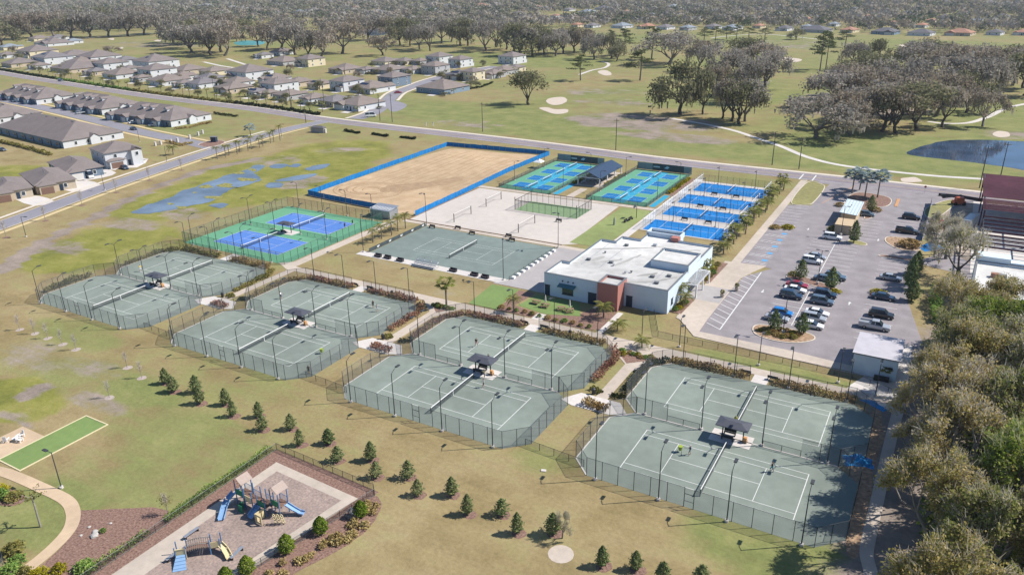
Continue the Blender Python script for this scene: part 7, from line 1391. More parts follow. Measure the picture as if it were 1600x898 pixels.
for i in range(9): shrub([SHG, SHY, SHB][i % 3], f'{ORD[i]} low plant from left on the triangular walkway bed', -46 + i * .8, 119.7 + rr.uniform(-.8, .6) - .25 * i * (i < 4), rr.uniform(.5, .8), rr.uniform(1.0, 1.6), 'plants on the triangular walkway bed')
for i in range(7): shrub([SHG, SH][i % 2], f'{ORD[i]} low plant from left at the sabal palm bed', -89.4 + i * .75, 121.2 + rr.uniform(-.5, .4), rr.uniform(.5, .9), rr.uniform(1.0, 1.8), 'plants at the sabal palm bed')
for i in range(12): shrub([SHB, SH, SHG][i % 3], f'{ORD[i]} small shrub from left on the mulch bed before the clubhouse', -76 + i * 1.85, 126.1 + rr.uniform(0, .8), rr.uniform(.4, .8), rr.uniform(.8, 1.6), 'shrubs on the clubhouse mulch bed')
for i in range(9): shrub([SHG, SHY, SH][i % 3], f'{ORD[i]} leafy shrub from the near end in the entrance planting beds', -42.8 + rr.uniform(-.5, .8), [142, 143.6, 145.2, 147, 162, 164, 166.4, 169, 172][i], rr.uniform(.6, 1.3), rr.uniform(1.2, 2.0), 'shrubs in the entrance beds')
for i, (p, q) in enumerate([((-240.1,265.3), (-229.9,263.4)), ((-223.6,264.7), (-213.7,263.1)), ((-207.6,264.3), (-199.2,263.7))]): hedge(f'{ORD[i]} short clipped dark hedge from left on the verge above the marsh', [p, q], 1.6, 1.1, 'hedge_dark', 120, .45)
hedge('clipped green hedge behind the big near townhouse block', [(-364.4,180.1),(-339.6,177.2),(-315.4,173.7)], 1.6, 1.6, 'hedge_olive', 40, .6); hedge('dark fence-line hedge at the last estate house', [(-259.8,402.4),(-258.0,412.2),(-262.2,433.0)], 1.4, 1.4, 'hedge_dark', 40, .5)
hedge('mixed shrubs at the estate gate wall', [(-295.2,212.7),(-281.7,210.2),(-282.4,215.7)], 1.6, 1.2, 'hedge_tan', 40, .5); hedge('shrubs along the end of the nearest townhouse block', [(-316.6,233.3),(-314.2,241.5),(-315.4,253.8)], 1.8, 1.2, 'hedge_tan', 30, .5)
hedge('brown hedge running right from the nearest townhouse block', [(-335.5,272.9),(-325.3,271.2),(-316.1,271.2)], 1.4, 1.4, 'hedge_dark', 40, .5)
hedge('tall dark green hedge screening the wood behind the service building', [(4.5, 160), (3.2, 170), (3.4, 178)], 2.2, 3.0, 'hedge_green', 110, .45)
# sedge tussocks standing in the shallow pools
for i, (x, y) in enumerate([(-216.3,167.7),(-213.7,160.8),(-222.1,186.9),(-210.2,171.7),(-209.1,147.9),(-220.5,192.0),(-202.9,160.1),(-211.1,180.9),(-203.1,146.9)]):
    s_ = [1.5, .5, 1.1, 2.2, .6, 1.3, 1.7, 2.0, 1.0][i]
    struct('sedge_bank', MB().sheet(wobble(wobble([(x + 2.4 * s_ * math.cos(a * .2244), y + .95 * s_ * math.sin(a * .2244)) for a in range(28)], 1.2 * s_, .35, i + 60), .5, 1.1, i), .052 + .001 * i), M['sedge'])

# ---------------------------------------------------------------- playground
M['pb_blue'] = mat('slide_blue', (.22, .36, .55), .4, .06, 2); M['pb_post'] = mat('post_blue', (.10, .20, .36), .5, .08, 2); M['pb_green'] = mat('panel_green', (.03, .20, .10), .5, .06, 2); M['pb_cream'] = mat('panel_cream', (.62, .52, .30), .5, .05, 2); M['pb_tan'] = mat('roof_tan', (.35, .275, .235), .7, .08, 3); M['pb_deck'] = mat('deck_brown', (.20, .12, .09), .8, .12, 4); M['pb_rope'] = mat('rope_grey', (.22, .21, .19), .9, .15, 6)
def slide(parent, pts, wd, m, name='slide'):
    mb = MB(); V = [Vector(p) for p in pts]; up = Vector((0, 0, 1))
    for i in range(len(V) - 1):
        a, b = V[i], V[i + 1]; sd = (b - a).cross(up).normalized() * wd / 2; h = Vector((0, 0, .28))
        mb.quad(a - sd, b - sd, b + sd, a + sd); mb.quad(a - sd, a - sd + h, b - sd + h, b - sd); mb.quad(a + sd, b + sd, b + sd + h, a + sd + h)
        mb.quad(a - sd * 1.2 + h, b - sd * 1.2 + h, b - sd * .95 + h, a - sd * .95 + h); mb.quad(a + sd * .95 + h, b + sd * .95 + h, b + sd * 1.2 + h, a + sd * 1.2 + h)
    return mb.ob(name, m, parent)
def tower(t, x, y, s, deck, H, roofm=None, rail=None, panel=None):
    for sx in (-s, s):
        for sy in (-s, s): MB().tube([(x + sx, y + sy, 0), (x + sx, y + sy, H)], .075, 7).ob('post', M['pb_post'], t)
    MB().box(x - s, x + s, y - s, y + s, deck - .1, deck).ob('deck', M['pb_deck'], t)
    if roofm:
        r_ = MB(); k = s + .2
        r_.quad((x - k, y - k, H), (x, y - k, H + .75), (x, y + k, H + .75), (x - k, y + k, H)).quad((x, y - k, H + .75), (x + k, y - k, H), (x + k, y + k, H), (x, y + k, H + .75)).quad((x - k, y + k, H - .07), (x, y + k, H + .68), (x, y - k, H + .68), (x - k, y - k, H - .07)).quad((x, y + k, H + .68), (x + k, y + k, H - .07), (x + k, y - k, H - .07), (x, y - k, H + .68))
        r_.ob('tower_roof', roofm, t)
    if rail:
        for i in range(7): MB().tube([(x - s + 2 * s * i / 6, y + s, deck), (x - s + 2 * s * i / 6, y + s, deck + .85)], .025, 4).ob('baluster', rail, t)
        MB().tube([(x - s, y + s, deck + .85), (x + s, y + s, deck + .85)], .04, 5).ob('rail', rail, t)
    if panel: MB().box(x - s + .1, x + s - .1, y - s - .03, y - s + .03, deck, deck + .85).ob('panel', panel, t)
px, py = -71.2, 54.6
t = thing('play_structure', 'large blue and green play structure with two roofed towers and slides', 'playground', (px, py, .066), -.06)
tower(t, -2.6, .2, .75, 1.6, 3.7, M['pb_tan'], M['pb_post'], M['pb_green']); tower(t, -.6, 0, .75, 1.5, 3.3, None, M['pb_post'], M['pb_cream']); tower(t, 1.4, .4, .75, 1.3, 2.9, None, M['pb_post'], M['pb_green']); tower(t, 3.2, 1.2, .75, 1.6, 3.9, M['pb_tan'], M['pb_post'], M['pb_green'])
MB().obox((-1.6, .1, 1.5), (.6, 1.3, .1)).obox((.4, .2, 1.4), (.6, 1.3, .1)).obox((2.3, .8, 1.45), (.7, 1.2, .1)).ob('bridge', M['pb_deck'], t)
slide(t, [(-3.3, -.1, 1.6), (-3.9, -.5, 1.45), (-4.0, -1.5, .95), (-3.4, -2.6, .5), (-2.7, -3.5, .2), (-2.2, -4.1, .16)], .75, M['pb_blue']); slide(t, [(4.0, 1.5, 1.5), (4.9, 1.9, .8), (5.6, 2.3, .25), (6.1, 2.5, .2)], .7, M['pb_blue']); slide(t, [(.9, -.4, 1.3), (.8, -1.2, .7), (.8, -1.9, .25)], .9, M['pb_blue'])
rg = MB()
for k in range(3):
    for j in range(3):
        cx_, cz = 4.3 + k * .45, .35 + j * .5
        rg.tube([(cx_ + .28 * math.cos(a * .785), -.6 + k * .25 - .1 * j, cz + .28 * math.sin(a * .785)) for a in range(9)], .06, 5, cap=False)
rg.ob('cream_climber', M['pb_cream'], t)
MB().box(2.0, 2.1, -2.0, -.6, .1, 1.5).box(2.1, 3.2, -1.95, -1.88, .1, .45).box(2.1, 3.2, -1.95, -1.88, 1.2, 1.5).box(2.1, 2.4, -1.95, -1.88, .45, 1.2).box(2.9, 3.2, -1.95, -1.88, .45, 1.2).ob('play_panel', M['pb_cream'], t)
MB().tube([(-3.9, .6, 0), (-3.9, .6, 3.1), (-3.4, .4, 3.2)], .06, 6).ob('fire_pole', M['black'], t); MB().box(-1.9, -1.0, -1.6, -1.5, 0, 1.1).box(-1.9, -1.8, -1.6, -.7, 0, 1.1).ob('low_panel', M['pb_green'], t)
for i in range(6): MB().tube([(-.3 + .12 * i, -1.4 + .14 * i, .1 + .25 * i), (.5 + .12 * i, -1.4 + .14 * i, .1 + .25 * i)], .04, 5).ob('rung', M['pb_post'], t)
px, py = -71.2, 45.2
t = thing('play_bridge', 'small toddler play bridge with cream slide and blue ramp', 'playground', (px, py, .066), .78)
tower(t, -2.0, 0, .6, .75, 1.9, None, None, M['pb_cream']); tower(t, 2.0, 0, .6, .9, 2.1, None, None, M['pb_cream'])
br = None
for i in range(12):
    u = -1.35 + 2.7 * i / 11; MB().obox((u, 0, .85 + .28 * math.cos(u)), (.21, 1.15, .07)).ob('plank', M['pb_deck'], t)
    for s in (-.58, .58): MB().tube([(u, s, .85 + .25 * math.cos(u)), (u, s, 1.6 + .3 * math.cos(u))], .03, 4).ob('rope', M['pb_rope'], t)
for s in (-.58, .58): MB().tube([(u, s, 1.6 + .3 * math.cos(u)) for u in np.linspace(-1.4, 1.4, 8)], .05, 5).ob('rail', M['pb_rope'], t)
slide(t, [(2.5, -.2, .9), (3.1, -.9, .6), (3.5, -1.7, .25), (3.7, -2.3, .18)], .7, M['pb_cream'])
MB().add([(-2.5, -.6, .75), (-1.5, -.6, .75), (-1.2, -2.6, .05), (-2.8, -2.6, .05), (-2.5, -.6, .67), (-1.5, -.6, .67), (-1.2, -2.6, 0), (-2.8, -2.6, 0)], [(0, 3, 2, 1), (4, 5, 6, 7), (0, 1, 5, 4), (1, 2, 6, 5), (2, 3, 7, 6), (3, 0, 4, 7)]).ob('ramp', M['pb_blue'], t)
for i in range(4): MB().box(-2.6 - .05 * i, -1.4 + .05 * i, -1.0 - .45 * i, -.92 - .45 * i, .56 - .16 * i, .64 - .16 * i).ob('tread', M['pb_post'], t)
MB().tube([(-2.6, -.6, 0), (-2.6, -.6, 1.6), (-1.4, -.6, 1.6), (-1.4, -.6, 0)], .08, 6).ob('arch', M['pb_cream'], t)
for i, (x, y, rz) in enumerate([(-74.85, 47.0, .0), (-73.4, 43.2, .0), (-66.9, 47.2, .15)]):
    bn = thing('flat_bench', f'{["upper left", "lower left", "right"][i]} flat grey bench at the playground edge', 'bench', (x, y, .06), rz, 'flat benches in the playground')
    MB().box(-.22, .22, -1.1, 1.1, .40, .46).ob('seat', M['galv'], bn)
    for s in (-.9, .9): MB().box(-.2, .2, s - .06, s + .06, 0, .4).ob('leg', M['black'], bn)
fence('black picket fence around the playground', [([(-79.4, 30), (-79.4, 66), (-60.2, 65.2), (-59.4, 64.4), (-61.7, 53), (-64.6, 40), (-67, 30)], None)], 1.15, name='picket_fence', sp=1.9, pm=veil('picket_bars', (.03, .03, .03), .3), r=.04, bottom=True)
hedge('green clipped hedge along the left playground fence, upper part', [(-80.15, 47), (-80.1, 65.5)], 1.2, 1.1, 'hedge_green', 120, .22); hedge('green clipped hedge along the left playground fence, lower part', [(-80.15, 33), (-80.1, 44.6)], 1.2, .9, 'hedge_green', 70, .24)
for i, (x, y, s) in enumerate([(-58.3, 60.2, 1.0), (-60.6, 55.2, 1.05), (-61.9, 50.6, 1.1), (-63.4, 45.7, 1.05), (-64.4, 43.4, .95)]):
    tree(JUN, 'juniper', f'{ORD[i]} bright green juniper from the top beside the playground fence', x, y, 2.5 * s, 1.9 * s, 'junipers beside the playground')
shrub(make_cone(81, 1.2, .9, 500, .2, LEAF['silver'], .25, True), 'silvery shrub beside the topmost playground juniper', -59.0, 59.4, 1.6, 1.5)
rng = np.random.default_rng(12)
GR = make_cone(82, .8, .6, 120, .35, LEAF['grass'], .3, True)
bed = [(-57.4, 62.4), (-56.4, 59.5), (-56.2, 57), (-57.2, 53), (-58.8, 48.5), (-61, 43), (-63.6, 41)]; kk = 0
for i in range(46):
    f = rng.random() * (len(bed) - 1.01); a, b = bed[int(f)], bed[int(f) + 1]; q = f - int(f); x = a[0] + (b[0] - a[0]) * q - rng.uniform(.1, 2.0); y = a[1] + (b[1] - a[1]) * q + rng.uniform(-.4, .4)
    tree(GR, 'grass_clump', 'tawny ornamental grass clump in the bed beside the playground', x, y, rng.uniform(.5, .85), rng.uniform(.9, 1.5), 'ornamental grass clumps beside the playground', cat='grass', z=.02)
# park corner
for i, (x, y) in enumerate([(-117.0, 49.4), (-115.9, 48.6), (-117.8, 47.6)]):
    t = thing('lounge_chair', f'{ORD[i]} white slatted garden chair from the top on the park patio', 'chair', (x, y, .05), i * 1.9, 'white garden chairs on the patio')
    for k in range(5): MB().obox((0, -.25 + .11 * k, .36 + .02 * k), (.55, .09, .03)).ob('seat_slat', M['white'], t); MB().obox((-.22 + .11 * k, .42, .72), (.09, .05, .8)).ob('back_slat', M['white'], t)
    for s in (-.3, .3): MB().box(s - .04, s + .04, -.35, -.27, 0, .55).box(s - .04, s + .04, .3, .38, 0, .5).box(s - .07, s + .07, -.38, .4, .55, .59).ob('arm', M['white'], t)
tb = thing('side_table', 'low white table among the garden chairs', 'table', (-116.9, 48.4, .05)); MB().tube([(0, 0, .4), (0, 0, .45)], .4, 10).ob('tabletop', M['white'], tb); MB().tube([(0, 0, 0), (0, 0, .4)], .06, 6).ob('leg', M['white'], tb)
# staked tree with a straight pale stem
rng = np.random.default_rng(4); mb = MB(); mb.tube([(0, 0, 0), (.05, 0, 1.6), (-.1, .1, 3.4), (-.3, .1, 4.6)], [.14, .12, .11, .08], 8, cap=False); T_ = []
for k in range(7):
    a = k * .9; e = np.array([math.cos(a) * 1.3 - .2, math.sin(a) * 1.3, 4.6 + rng.uniform(-.3, .8)]); mb.tube([(-.25, .1, 3.9 + .1 * k), e], [.05, .015], 4, cap=False); T_ += [e, e * .6 + np.array([-.25, .1, 4.2]) * .4]
t = thing('pollarded_tree', 'hard pruned pale trunk tree on the lawn inside the path bend', 'tree', (-93.6, 38.6, 0)); ob('trunk', mb.mesh('trunk', BARK[1], True), t); ob('crown', crown_mesh(rng, np.array(T_), 120, .22, .28, LEAF['hedge_olive'], keep=1), t)
t = thing('leafless_sapling', 'yellowish sapling at the end of the playground hedge', 'tree', (-81.0, 48.2, 0)); ob('trunk', SAP[0][0], t); ob('twigs', SAP[0][1], t); ob('crown', crown_mesh(rng, np.array([[0, 0, 1.8], [.3, .2, 2.2], [-.3, 0, 2.4], [0, -.2, 2.8]]), 200, .35, .16, LEAF['hedge_olive'], keep=1), t)
ROCK = mat('pale_rock', (.42, .40, .37), .9, .2, 3, bump=.4)
def rock(label, x, y, s, group):
    rng = np.random.default_rng(int(abs(x * 13 + y * 7))); bm = bmesh.new(); bmesh.ops.create_icosphere(bm, subdivisions=2, radius=s)
    for v in bm.verts: v.co *= 1 + .35 * mnoise.noise(v.co * 2.1 / s + Vector((x, y, 0))); v.co.z = v.co.z * .55 + s * .25
    me = bpy.data.meshes.new('rock'); bm.to_mesh(me); bm.free(); me.materials.append(ROCK); tag(ob('rock', me, None, (x, y, 0), x), label, 'rock', group)
for i, (x, y, s) in enumerate([(-86.3, 41.4, .38), (-85.7, 40.9, .5), (-87.3, 40.1, .2), (-87.9, 41.6, .22), (-86.1, 43.4, .2)]): rock(f'{ORD[i]} pale boulder from the middle of the park mulch bed', x, y, s, 'boulders on the park mulch bed')
shrub(SHG, 'small green plant beside the mulch bed boulders', -85.4, 41.9, .6, .8)
for i, (x, y) in enumerate([(-88.0, 31.8), (-86.4, 32.6), (-84.6, 33.2), (-89.6, 33.4), (-91.6, 34.2), (-83.2, 34.8), (-81.0, 36.6), (-107.5, 39.2), (-105.8, 40.0), (-104.2, 39.4), (-102.6, 40.2)]): shrub([SHG, SH, SHY][i % 3], f'{ordn(i)} leafy shrub along the bottom left park edge', x, y, rr.uniform(.8, 1.5), rr.uniform(1.6, 2.8), 'shrubs along the bottom left park edge')
struct('park_bed', MB().sheet(wobble(catmull([(-109.5, 38.2), (-106, 41.2), (-102, 41.3), (-100.6, 40), (-103, 38.4)], 5, True), .3, .5), .014), M['mulch'])
fence('dark fence at the bottom left park corner', [([(-95.5, 34.0), (-91.0, 32.6), (-88.2, 30.4)], None)], 1.2, name='picket_fence', sp=1.9)
for i, (x, y, s) in enumerate([(-92.6, 31.8, .6), (-91.4, 31.2, .75), (-90.2, 30.6, .6), (-89.4, 31.2, .4)]): rock(f'{ORD[i]} tan boulder from left behind the bottom left fence', x, y, s, 'boulders in the bottom left corner')
struct('splash_pad', MB().sheet([(-97, 26), (-96, 32.6), (-91.6, 31.2), (-88.6, 29.2), (-88, 26)], .02), M['concrete_pale'])
struct('tree_pad', MB().sheet([(-32.2 + 1.6 * math.cos(a * .4), 66.4 + 1.6 * math.sin(a * .4)) for a in range(16)], .02), M['concrete'])
tree(BARE, 'leafless_tree', 'grey leafless young tree behind the twenty-second conifer', -33.3, 69.0, 4.0, 2.4, None)
# drainage boxes, signs and small things
for i, (x, y, rz, lab) in enumerate([((-41.8,80.3)[0], (-41.8,80.3)[1], .3, 'white drain cover on the grass below the woodland-side fence')]): tag(MB().box(-.35, .35, -.25, .25, 0, .12).ob('drain_cover', M['concrete_pale'], None, (x, y, 0), rz), lab, 'drain cover')
def tarp(label, x, y, W_, D_, H, seed, m):
    rng = np.random.default_rng(seed); n = 14; V = []; F = []
    for j in range(n):
        for i in range(n):
            u, v = i / (n - 1) - .5, j / (n - 1) - .5; r = math.hypot(u, v) * 2; z = max(.03, H * (1 - r ** 2) * (.5 + .8 * abs(mnoise.noise(Vector((u * 5, v * 5, seed))))) + .12 * mnoise.noise(Vector((u * 14, v * 14, seed)))); V.append((u * W_ * (1 + .25 * mnoise.noise(Vector((u * 3, v * 3, seed + 4)))), v * D_ * (1 + .3 * mnoise.noise(Vector((v * 4, u * 3, seed + 8)))), z))
    for j in range(n - 1):
        for i in range(n - 1): a = j * n + i; F.append((a, a + 1, a + n + 1, a + n))
    mb = MB(); mb.add(V, F); return tag(mb.ob('tarpaulin', m, None, (x, y, 0), rng.uniform(0, 3)), label, 'tarpaulin')
M['tarp'] = mat('blue_tarpaulin', (.005, .22, .50), .5, .2, 2.0, bump=.5)
tarp('crumpled bright blue tarpaulin beside the woodland-side court corner', -3.2, 103.6, 3.6, 2.6, 1.5, 3, M['tarp']); tarp('folded blue cover behind the woodland-side rear hedge', -3.0, 121.3, 4.2, 1.2, .7, 9, M['tarp']); tarp('blue sheet over rubble at the building site corner', (0.5589,208.8)[0], (0.5589,208.8)[1], 3.5, 6.5, 1.8, 5, M['blue_cloth'])
t = thing('site_screen', 'blue cloth site screen at the edge of the building site', 'fence', (-1.573,213.2))
a, b = Vector((-1.573,213.2)), Vector((-1.31,252.2))
for k in range(9):
    p = (b - a) * k / 9; q = (b - a) / 9; an = math.atan2(q.y, q.x); ob('post', post_mesh(2.1, .04, M['steel']), t, (p.x, p.y, 0)); MB().quad((0, 0, .05), (q.length, 0, .05), (q.length, .1, 1.9), (0, -.1, 1.9)).ob('cloth_panel', M['blue_cloth'], t, (p.x, p.y, 0), an)
t = thing('silt_fence', 'black silt fence along the road side of the building site', 'fence', (0.1134,262.4)); a = (0.1134,262.4); pts = [(0.1134,262.4),(5.968,262.8),(11.9,261.1)]
for p, q in zip(pts[:-1], pts[1:]):
    L_ = math.hypot(q[0] - p[0], q[1] - p[1]); MB().quad((0, 0, 0), (L_, 0, 0), (L_, 0, .9), (0, 0, .9)).ob('cloth_panel', M['black'], t, (p[0] - a[0], p[1] - a[1], 0), math.atan2(q[1] - p[1], q[0] - p[0]))
# orange excavator-lift on the site
lx, ly = (5.665,254.2); t = thing('boom_lift', 'orange boom lift parked on the building site', 'machine', (lx, ly, 0), .4); OR = mat('machine_orange', (.55, .12, .05), .5, .08, 2)
MB().box(-1.6, 1.6, -1.0, 1.0, .5, 1.3).ob('chassis', OR, t); MB().box(-1.0, 1.2, -.8, .8, 1.35, 2.3).ob('turret', OR, t); MB().obox((-2.2, 0, 2.5), (5.2, .35, .4), 0, 0, -.16).ob('boom', M['black'], t); MB().box(-5.2, -4.2, -.6, .6, 2.4, 3.3).ob('platform', M['steel'], t)
for sx in (-1.2, 1.2):
    for sy in (-1, 1): MB().tube([(sx, sy * 1.0 - .18, .5), (sx, sy * 1.0 + .18, .5)], .5, 12).ob('wheel', M['tyre'], t)
rr = random.Random(4)
for i in range(26):
    p = [(2.018,217.9), (3.795,226.0), (2.24,234.8), (5.01,236.2), (7.637,220.8), (0.5392,230.7)][i % 6]; x, y = p[0] + rr.uniform(-3, 3), p[1] + rr.uniform(-6, 6)
    tag(MB().obox((0, 0, .25), (rr.uniform(.6, 2.6), rr.uniform(.2, .8), rr.uniform(.2, .5)), rr.uniform(0, 3)).obox((.3, .2, .5), (rr.uniform(.4, 1.4), .15, .12), rr.uniform(0, 3)).ob('debris_pile', [M['wood'], M['galv'], M['dirt'], M['coping'], OR][min(4, rr.randrange(9) % 5)], None, (x, y, 0)), 'loose timber and metal debris on the building site', 'debris', 'debris on the building site')
t = thing('site_container', 'long pale steel container on the building site', 'container', (8.761,233.5), 1.35); MB().box(-4, 4, -1.0, 1.0, .1, 2.4).ob('body', M['galv'], t)
for i in range(10): MB().box(-3.9 + i * .8, -3.7 + i * .8, -1.05, -1.001, .15, 2.35).ob('rib', M['white'], t)
# estate gate, monument sign, small pavilions
t = thing('monument_sign', 'grey stone monument sign house at the side street junction', 'sign', (-249.0,257.8), .15); MB().box(-3.2, 3.2, -1.0, 1.0, 0, 2.2).ob('base', mat('grey_stone', (.30, .29, .29), .9, .2, 1.5, bump=.2), t); hip(MB(), -3.5, 3.5, -1.3, 1.3, 2.2, 3.1, 1.3).ob('roof', ROOFS[4], t)
for s in (-3.6, 3.6): MB().box(s - .4, s + .4, -.5, .5, 0, 1.8).ob('pier', M['concrete_pale'], t)
gp = [(-292.4,205.2),(-292.5,208.0),(-290.7,211.8),(-290.5,214.9),(-291.5,222.0),(-294.1,228.7),(-296.0,232.7)]
t = thing('estate_gate', 'white piers and dark railings of the estate gate', 'gate', gp[0])
for i, p in enumerate(gp):
    MB().box(-.35, .35, -.35, .35, 0, 1.6).box(-.42, .42, -.42, .42, 1.6, 1.72).ob('pier', M['concrete_pale'], t, (p[0] - gp[0][0], p[1] - gp[0][1], 0))
    if i in (0, 2, 4, 5): q = gp[i + 1]; L_ = math.hypot(q[0] - p[0], q[1] - p[1]); ob('railing', panel_mesh(M['chain']), t, (p[0] - gp[0][0], p[1] - gp[0][1], .1), math.atan2(q[1] - p[1], q[0] - p[0]), (L_, 1, 1.5))
t = thing('call_box', 'dark blue call box kiosk on the estate entrance island', 'kiosk', (-275.6,221.8), .3); MB().box(-1.2, 1.2, -.8, .8, 0, 2.2).ob('body', M['door_navy'], t); MB().box(-1.5, 1.5, -1.1, 1.1, 2.2, 2.35).ob('roof', M['coping'], t)
island('gate_island', [(-277.6,215.0),(-279.1,224.8),(-271.2,223.9),(-267.8,216.8),(-270.2,212.8)], M['mulch'])
for i, (p, lab) in enumerate([((-213.4,291.4), 'left'), ((-210.4,292.8), 'right')]):
    t = thing('marker_post', f'white marker post in the open field, {lab} one', 'post', p, 0, 'white marker posts'); MB().tube([(0, 0, 0), (0, 0, 1.6)], .12, 6).ob('post', M['white'], t); MB().box(-.3, .3, -.06, .06, 1.2, 1.7).ob('plate', M['white'], t)
t = thing('stop_sign', 'red stop sign at the parking lot exit', 'sign', (-3.786,262.9), .0); MB().tube([(0, 0, 0), (0, 0, 2.2)], .04, 6).ob('post', M['galv'], t); MB().add([(.37 * math.cos(a * .785 + .39), -.05, 2.3 + .37 * math.sin(a * .785 + .39)) for a in range(8)], [tuple(range(8))]).add([(.37 * math.cos(a * .785 + .39), -.08, 2.3 + .37 * math.sin(a * .785 + .39)) for a in range(8)], [tuple(range(7, -1, -1))]).ob('plate', PAINT['red'], t)
t = thing('ball_machine', 'lime green ball cart on the woodland-side front court', 'ball cart', ((-26.3,93.9)[0], (-26.3,93.9)[1], .02)); MB().tube([(0, 0, .35), (0, 0, 1.0)], [.24, .36], 10).ob('basket', M['lime'], t); MB().tube([(-.3, -.3, 0), (-.3, -.3, .4)], .03, 4).tube([(.3, -.3, 0), (.3, -.3, .4)], .03, 4).tube([(0, .35, 0), (0, .35, .4)], .03, 4).ob('leg', M['black'], t)
t = thing('ball_machine', 'yellow ball cart beside the fence of second-from-left front court', 'ball cart', ((-95.2,92.9)[0], (-95.2,92.9)[1], .02)); MB().tube([(0, 0, .35), (0, 0, 1.0)], [.24, .36], 10).ob('basket', M['lime'], t); MB().tube([(-.3, -.3, 0), (-.3, -.3, .4)], .03, 4).tube([(.3, -.3, 0), (.3, -.3, .4)], .03, 4).tube([(0, .35, 0), (0, .35, .4)], .03, 4).ob('leg', M['black'], t)
t = thing('basketball_hoop', 'dark training hoop on the green lawn court', 'hoop', (-73.9, 199.5, .035)); MB().tube([(0, 0, 0), (0, 0, 3.2), (-.5, 0, 3.5)], .09, 6).ob('post', M['black'], t); MB().box(-.65, -.58, -.9, .9, 2.9, 4.0).ob('backboard', M['banner'], t); MB().tube([(-.9 + .25 * math.cos(a * .785), .25 * math.sin(a * .785), 3.05) for a in range(9)], .03, 4).ob('rim', OR, t)
t = thing('training_post', 'short white padded post on the green lawn court', 'post', (-77.0, 190.5, .035)); MB().tube([(0, 0, 0), (0, 0, 1.6), (0, 0, 2.3)], [.28, .25, .08], 8).ob('pad', M['banner_grey'], t)
for i, (x, y) in enumerate([(-75.0, 194.5), (-74.6, 197)]): bench(f'{["near", "far"][i]} black bench on the green lawn court', x, y, 1.4, 'benches on the green lawn court', .035)
# bins by the walkways
for i, (x, y) in enumerate([(-88.9, 103.2), (-44.3, 103.2), (-133.9, 103.2), (-57.5, 121.6), (-101, 121.6)]):
    t = thing('litter_bin', f'{ORD[i]} black litter bin beside the walkways', 'bin', (x, y, .055), group='litter bins'); MB().tube([(0, 0, 0), (0, 0, .95)], [.28, .32], 10).ob('body', M['black'], t); MB().tube([(0, 0, .95), (0, 0, 1.1)], [.34, .1], 10).ob('lid', M['steel'], t)

# ---------------------------------------------------------------- people on the courts
SKIN = mat('skin', (.42, .25, .17), .7, .05, 6); HAIR = mat('hair_dark', (.03, .022, .018), .8, .2, 10)
CLO = {k: mat('cloth_' + k, c, .9, .1, 8) for k, c in dict(white=(.72, .72, .72), black=(.02, .022, .03), lime=(.42, .5, .04), teal=(.02, .25, .28), navy=(.02, .03, .08), pink=(.5, .22, .22), grey=(.25, .26, .28), yellow=(.6, .45, .08)).items()}
PCACHE = {}
def person(label, x, y, rz, top, bottom, pose, cap=None):
    """one continuous skinned body; joints laid out for the pose"""
    P = dict(pel=(0, 0, .95), wst=(0, 0, 1.12), chest=(.0, 0, 1.35), neck=(0, 0, 1.5), head=(.02, 0, 1.62), crown=(.02, 0, 1.76))
    st = {'stand': .1, 'ready': .22, 'walk': .12}[pose]; fw = .22 if pose == 'walk' else .05; kb = .1 if pose != 'stand' else .03
    for s, n in ((1, 'l'), (-1, 'r')):
        f = fw * s if pose == 'walk' else .02
        P['hip' + n] = (0, .1 * s, .93); P['knee' + n] = (kb + f * .6, st * s, .5); P['ank' + n] = (f - .05, st * 1.1 * s, .09); P['toe' + n] = (f + .14, st * 1.15 * s, .04)
        P['sh' + n] = (0, .19 * s, 1.43); el = (.06, .27 * s, 1.15) if pose != 'ready' else (.16, .27 * s, 1.18); P['el' + n] = el
        P['wr' + n] = (el[0] + (.16 if pose != 'stand' else .05), .25 * s, el[2] - (.24 if pose == 'stand' else .06)); w_ = Vector(P['wr' + n]); d = (w_ - Vector(el)).normalized(); P['palm' + n] = tuple(w_ + d * .08)
    E = [('pel', 'wst'), ('wst', 'chest'), ('chest', 'neck'), ('neck', 'head'), ('head', 'crown')]
    for n in 'lr': E += [('pel', 'hip' + n), ('hip' + n, 'knee' + n), ('knee' + n, 'ank' + n), ('ank' + n, 'toe' + n), ('chest', 'sh' + n), ('sh' + n, 'el' + n), ('el' + n, 'wr' + n), ('wr' + n, 'palm' + n)]
    RD = dict(pel=.15, wst=.135, chest=.15, neck=.06, head=.105, crown=.085); rk = {'hip': .1, 'knee': .062, 'ank': .045, 'toe': .04, 'sh': .07, 'el': .045, 'wr': .03, 'palm': .036}
    if pose in PCACHE: ev = PCACHE[pose]
    else: ev = PCACHE[pose] = skin_body(P, E, RD, rk)
    return dress(label, x, y, rz, top, bottom, cap, P, ev)
def skin_body(P, E, RD, rk):
    names = list(P); me = bpy.data.meshes.new('person'); me.from_pydata([P[n] for n in names], [(names.index(a), names.index(b)) for a, b in E], [])
    tmp = bpy.data.objects.new('person_tmp', me); COL.objects.link(tmp); tmp.modifiers.new('skin', 'SKIN'); sb = tmp.modifiers.new('sub', 'SUBSURF'); sb.levels = 1; sb.render_levels = 1
    if not me.skin_vertices: bpy.context.view_layer.update()
    for i, n in enumerate(names):
        r = RD.get(n) or rk[n[:-1]]; v = me.skin_vertices[0].data[i]; v.radius = (r, r); v.use_root = n == 'pel'
    dg = bpy.context.evaluated_depsgraph_get(); ev = bpy.data.meshes.new_from_object(tmp.evaluated_get(dg)); bpy.data.objects.remove(tmp); return ev
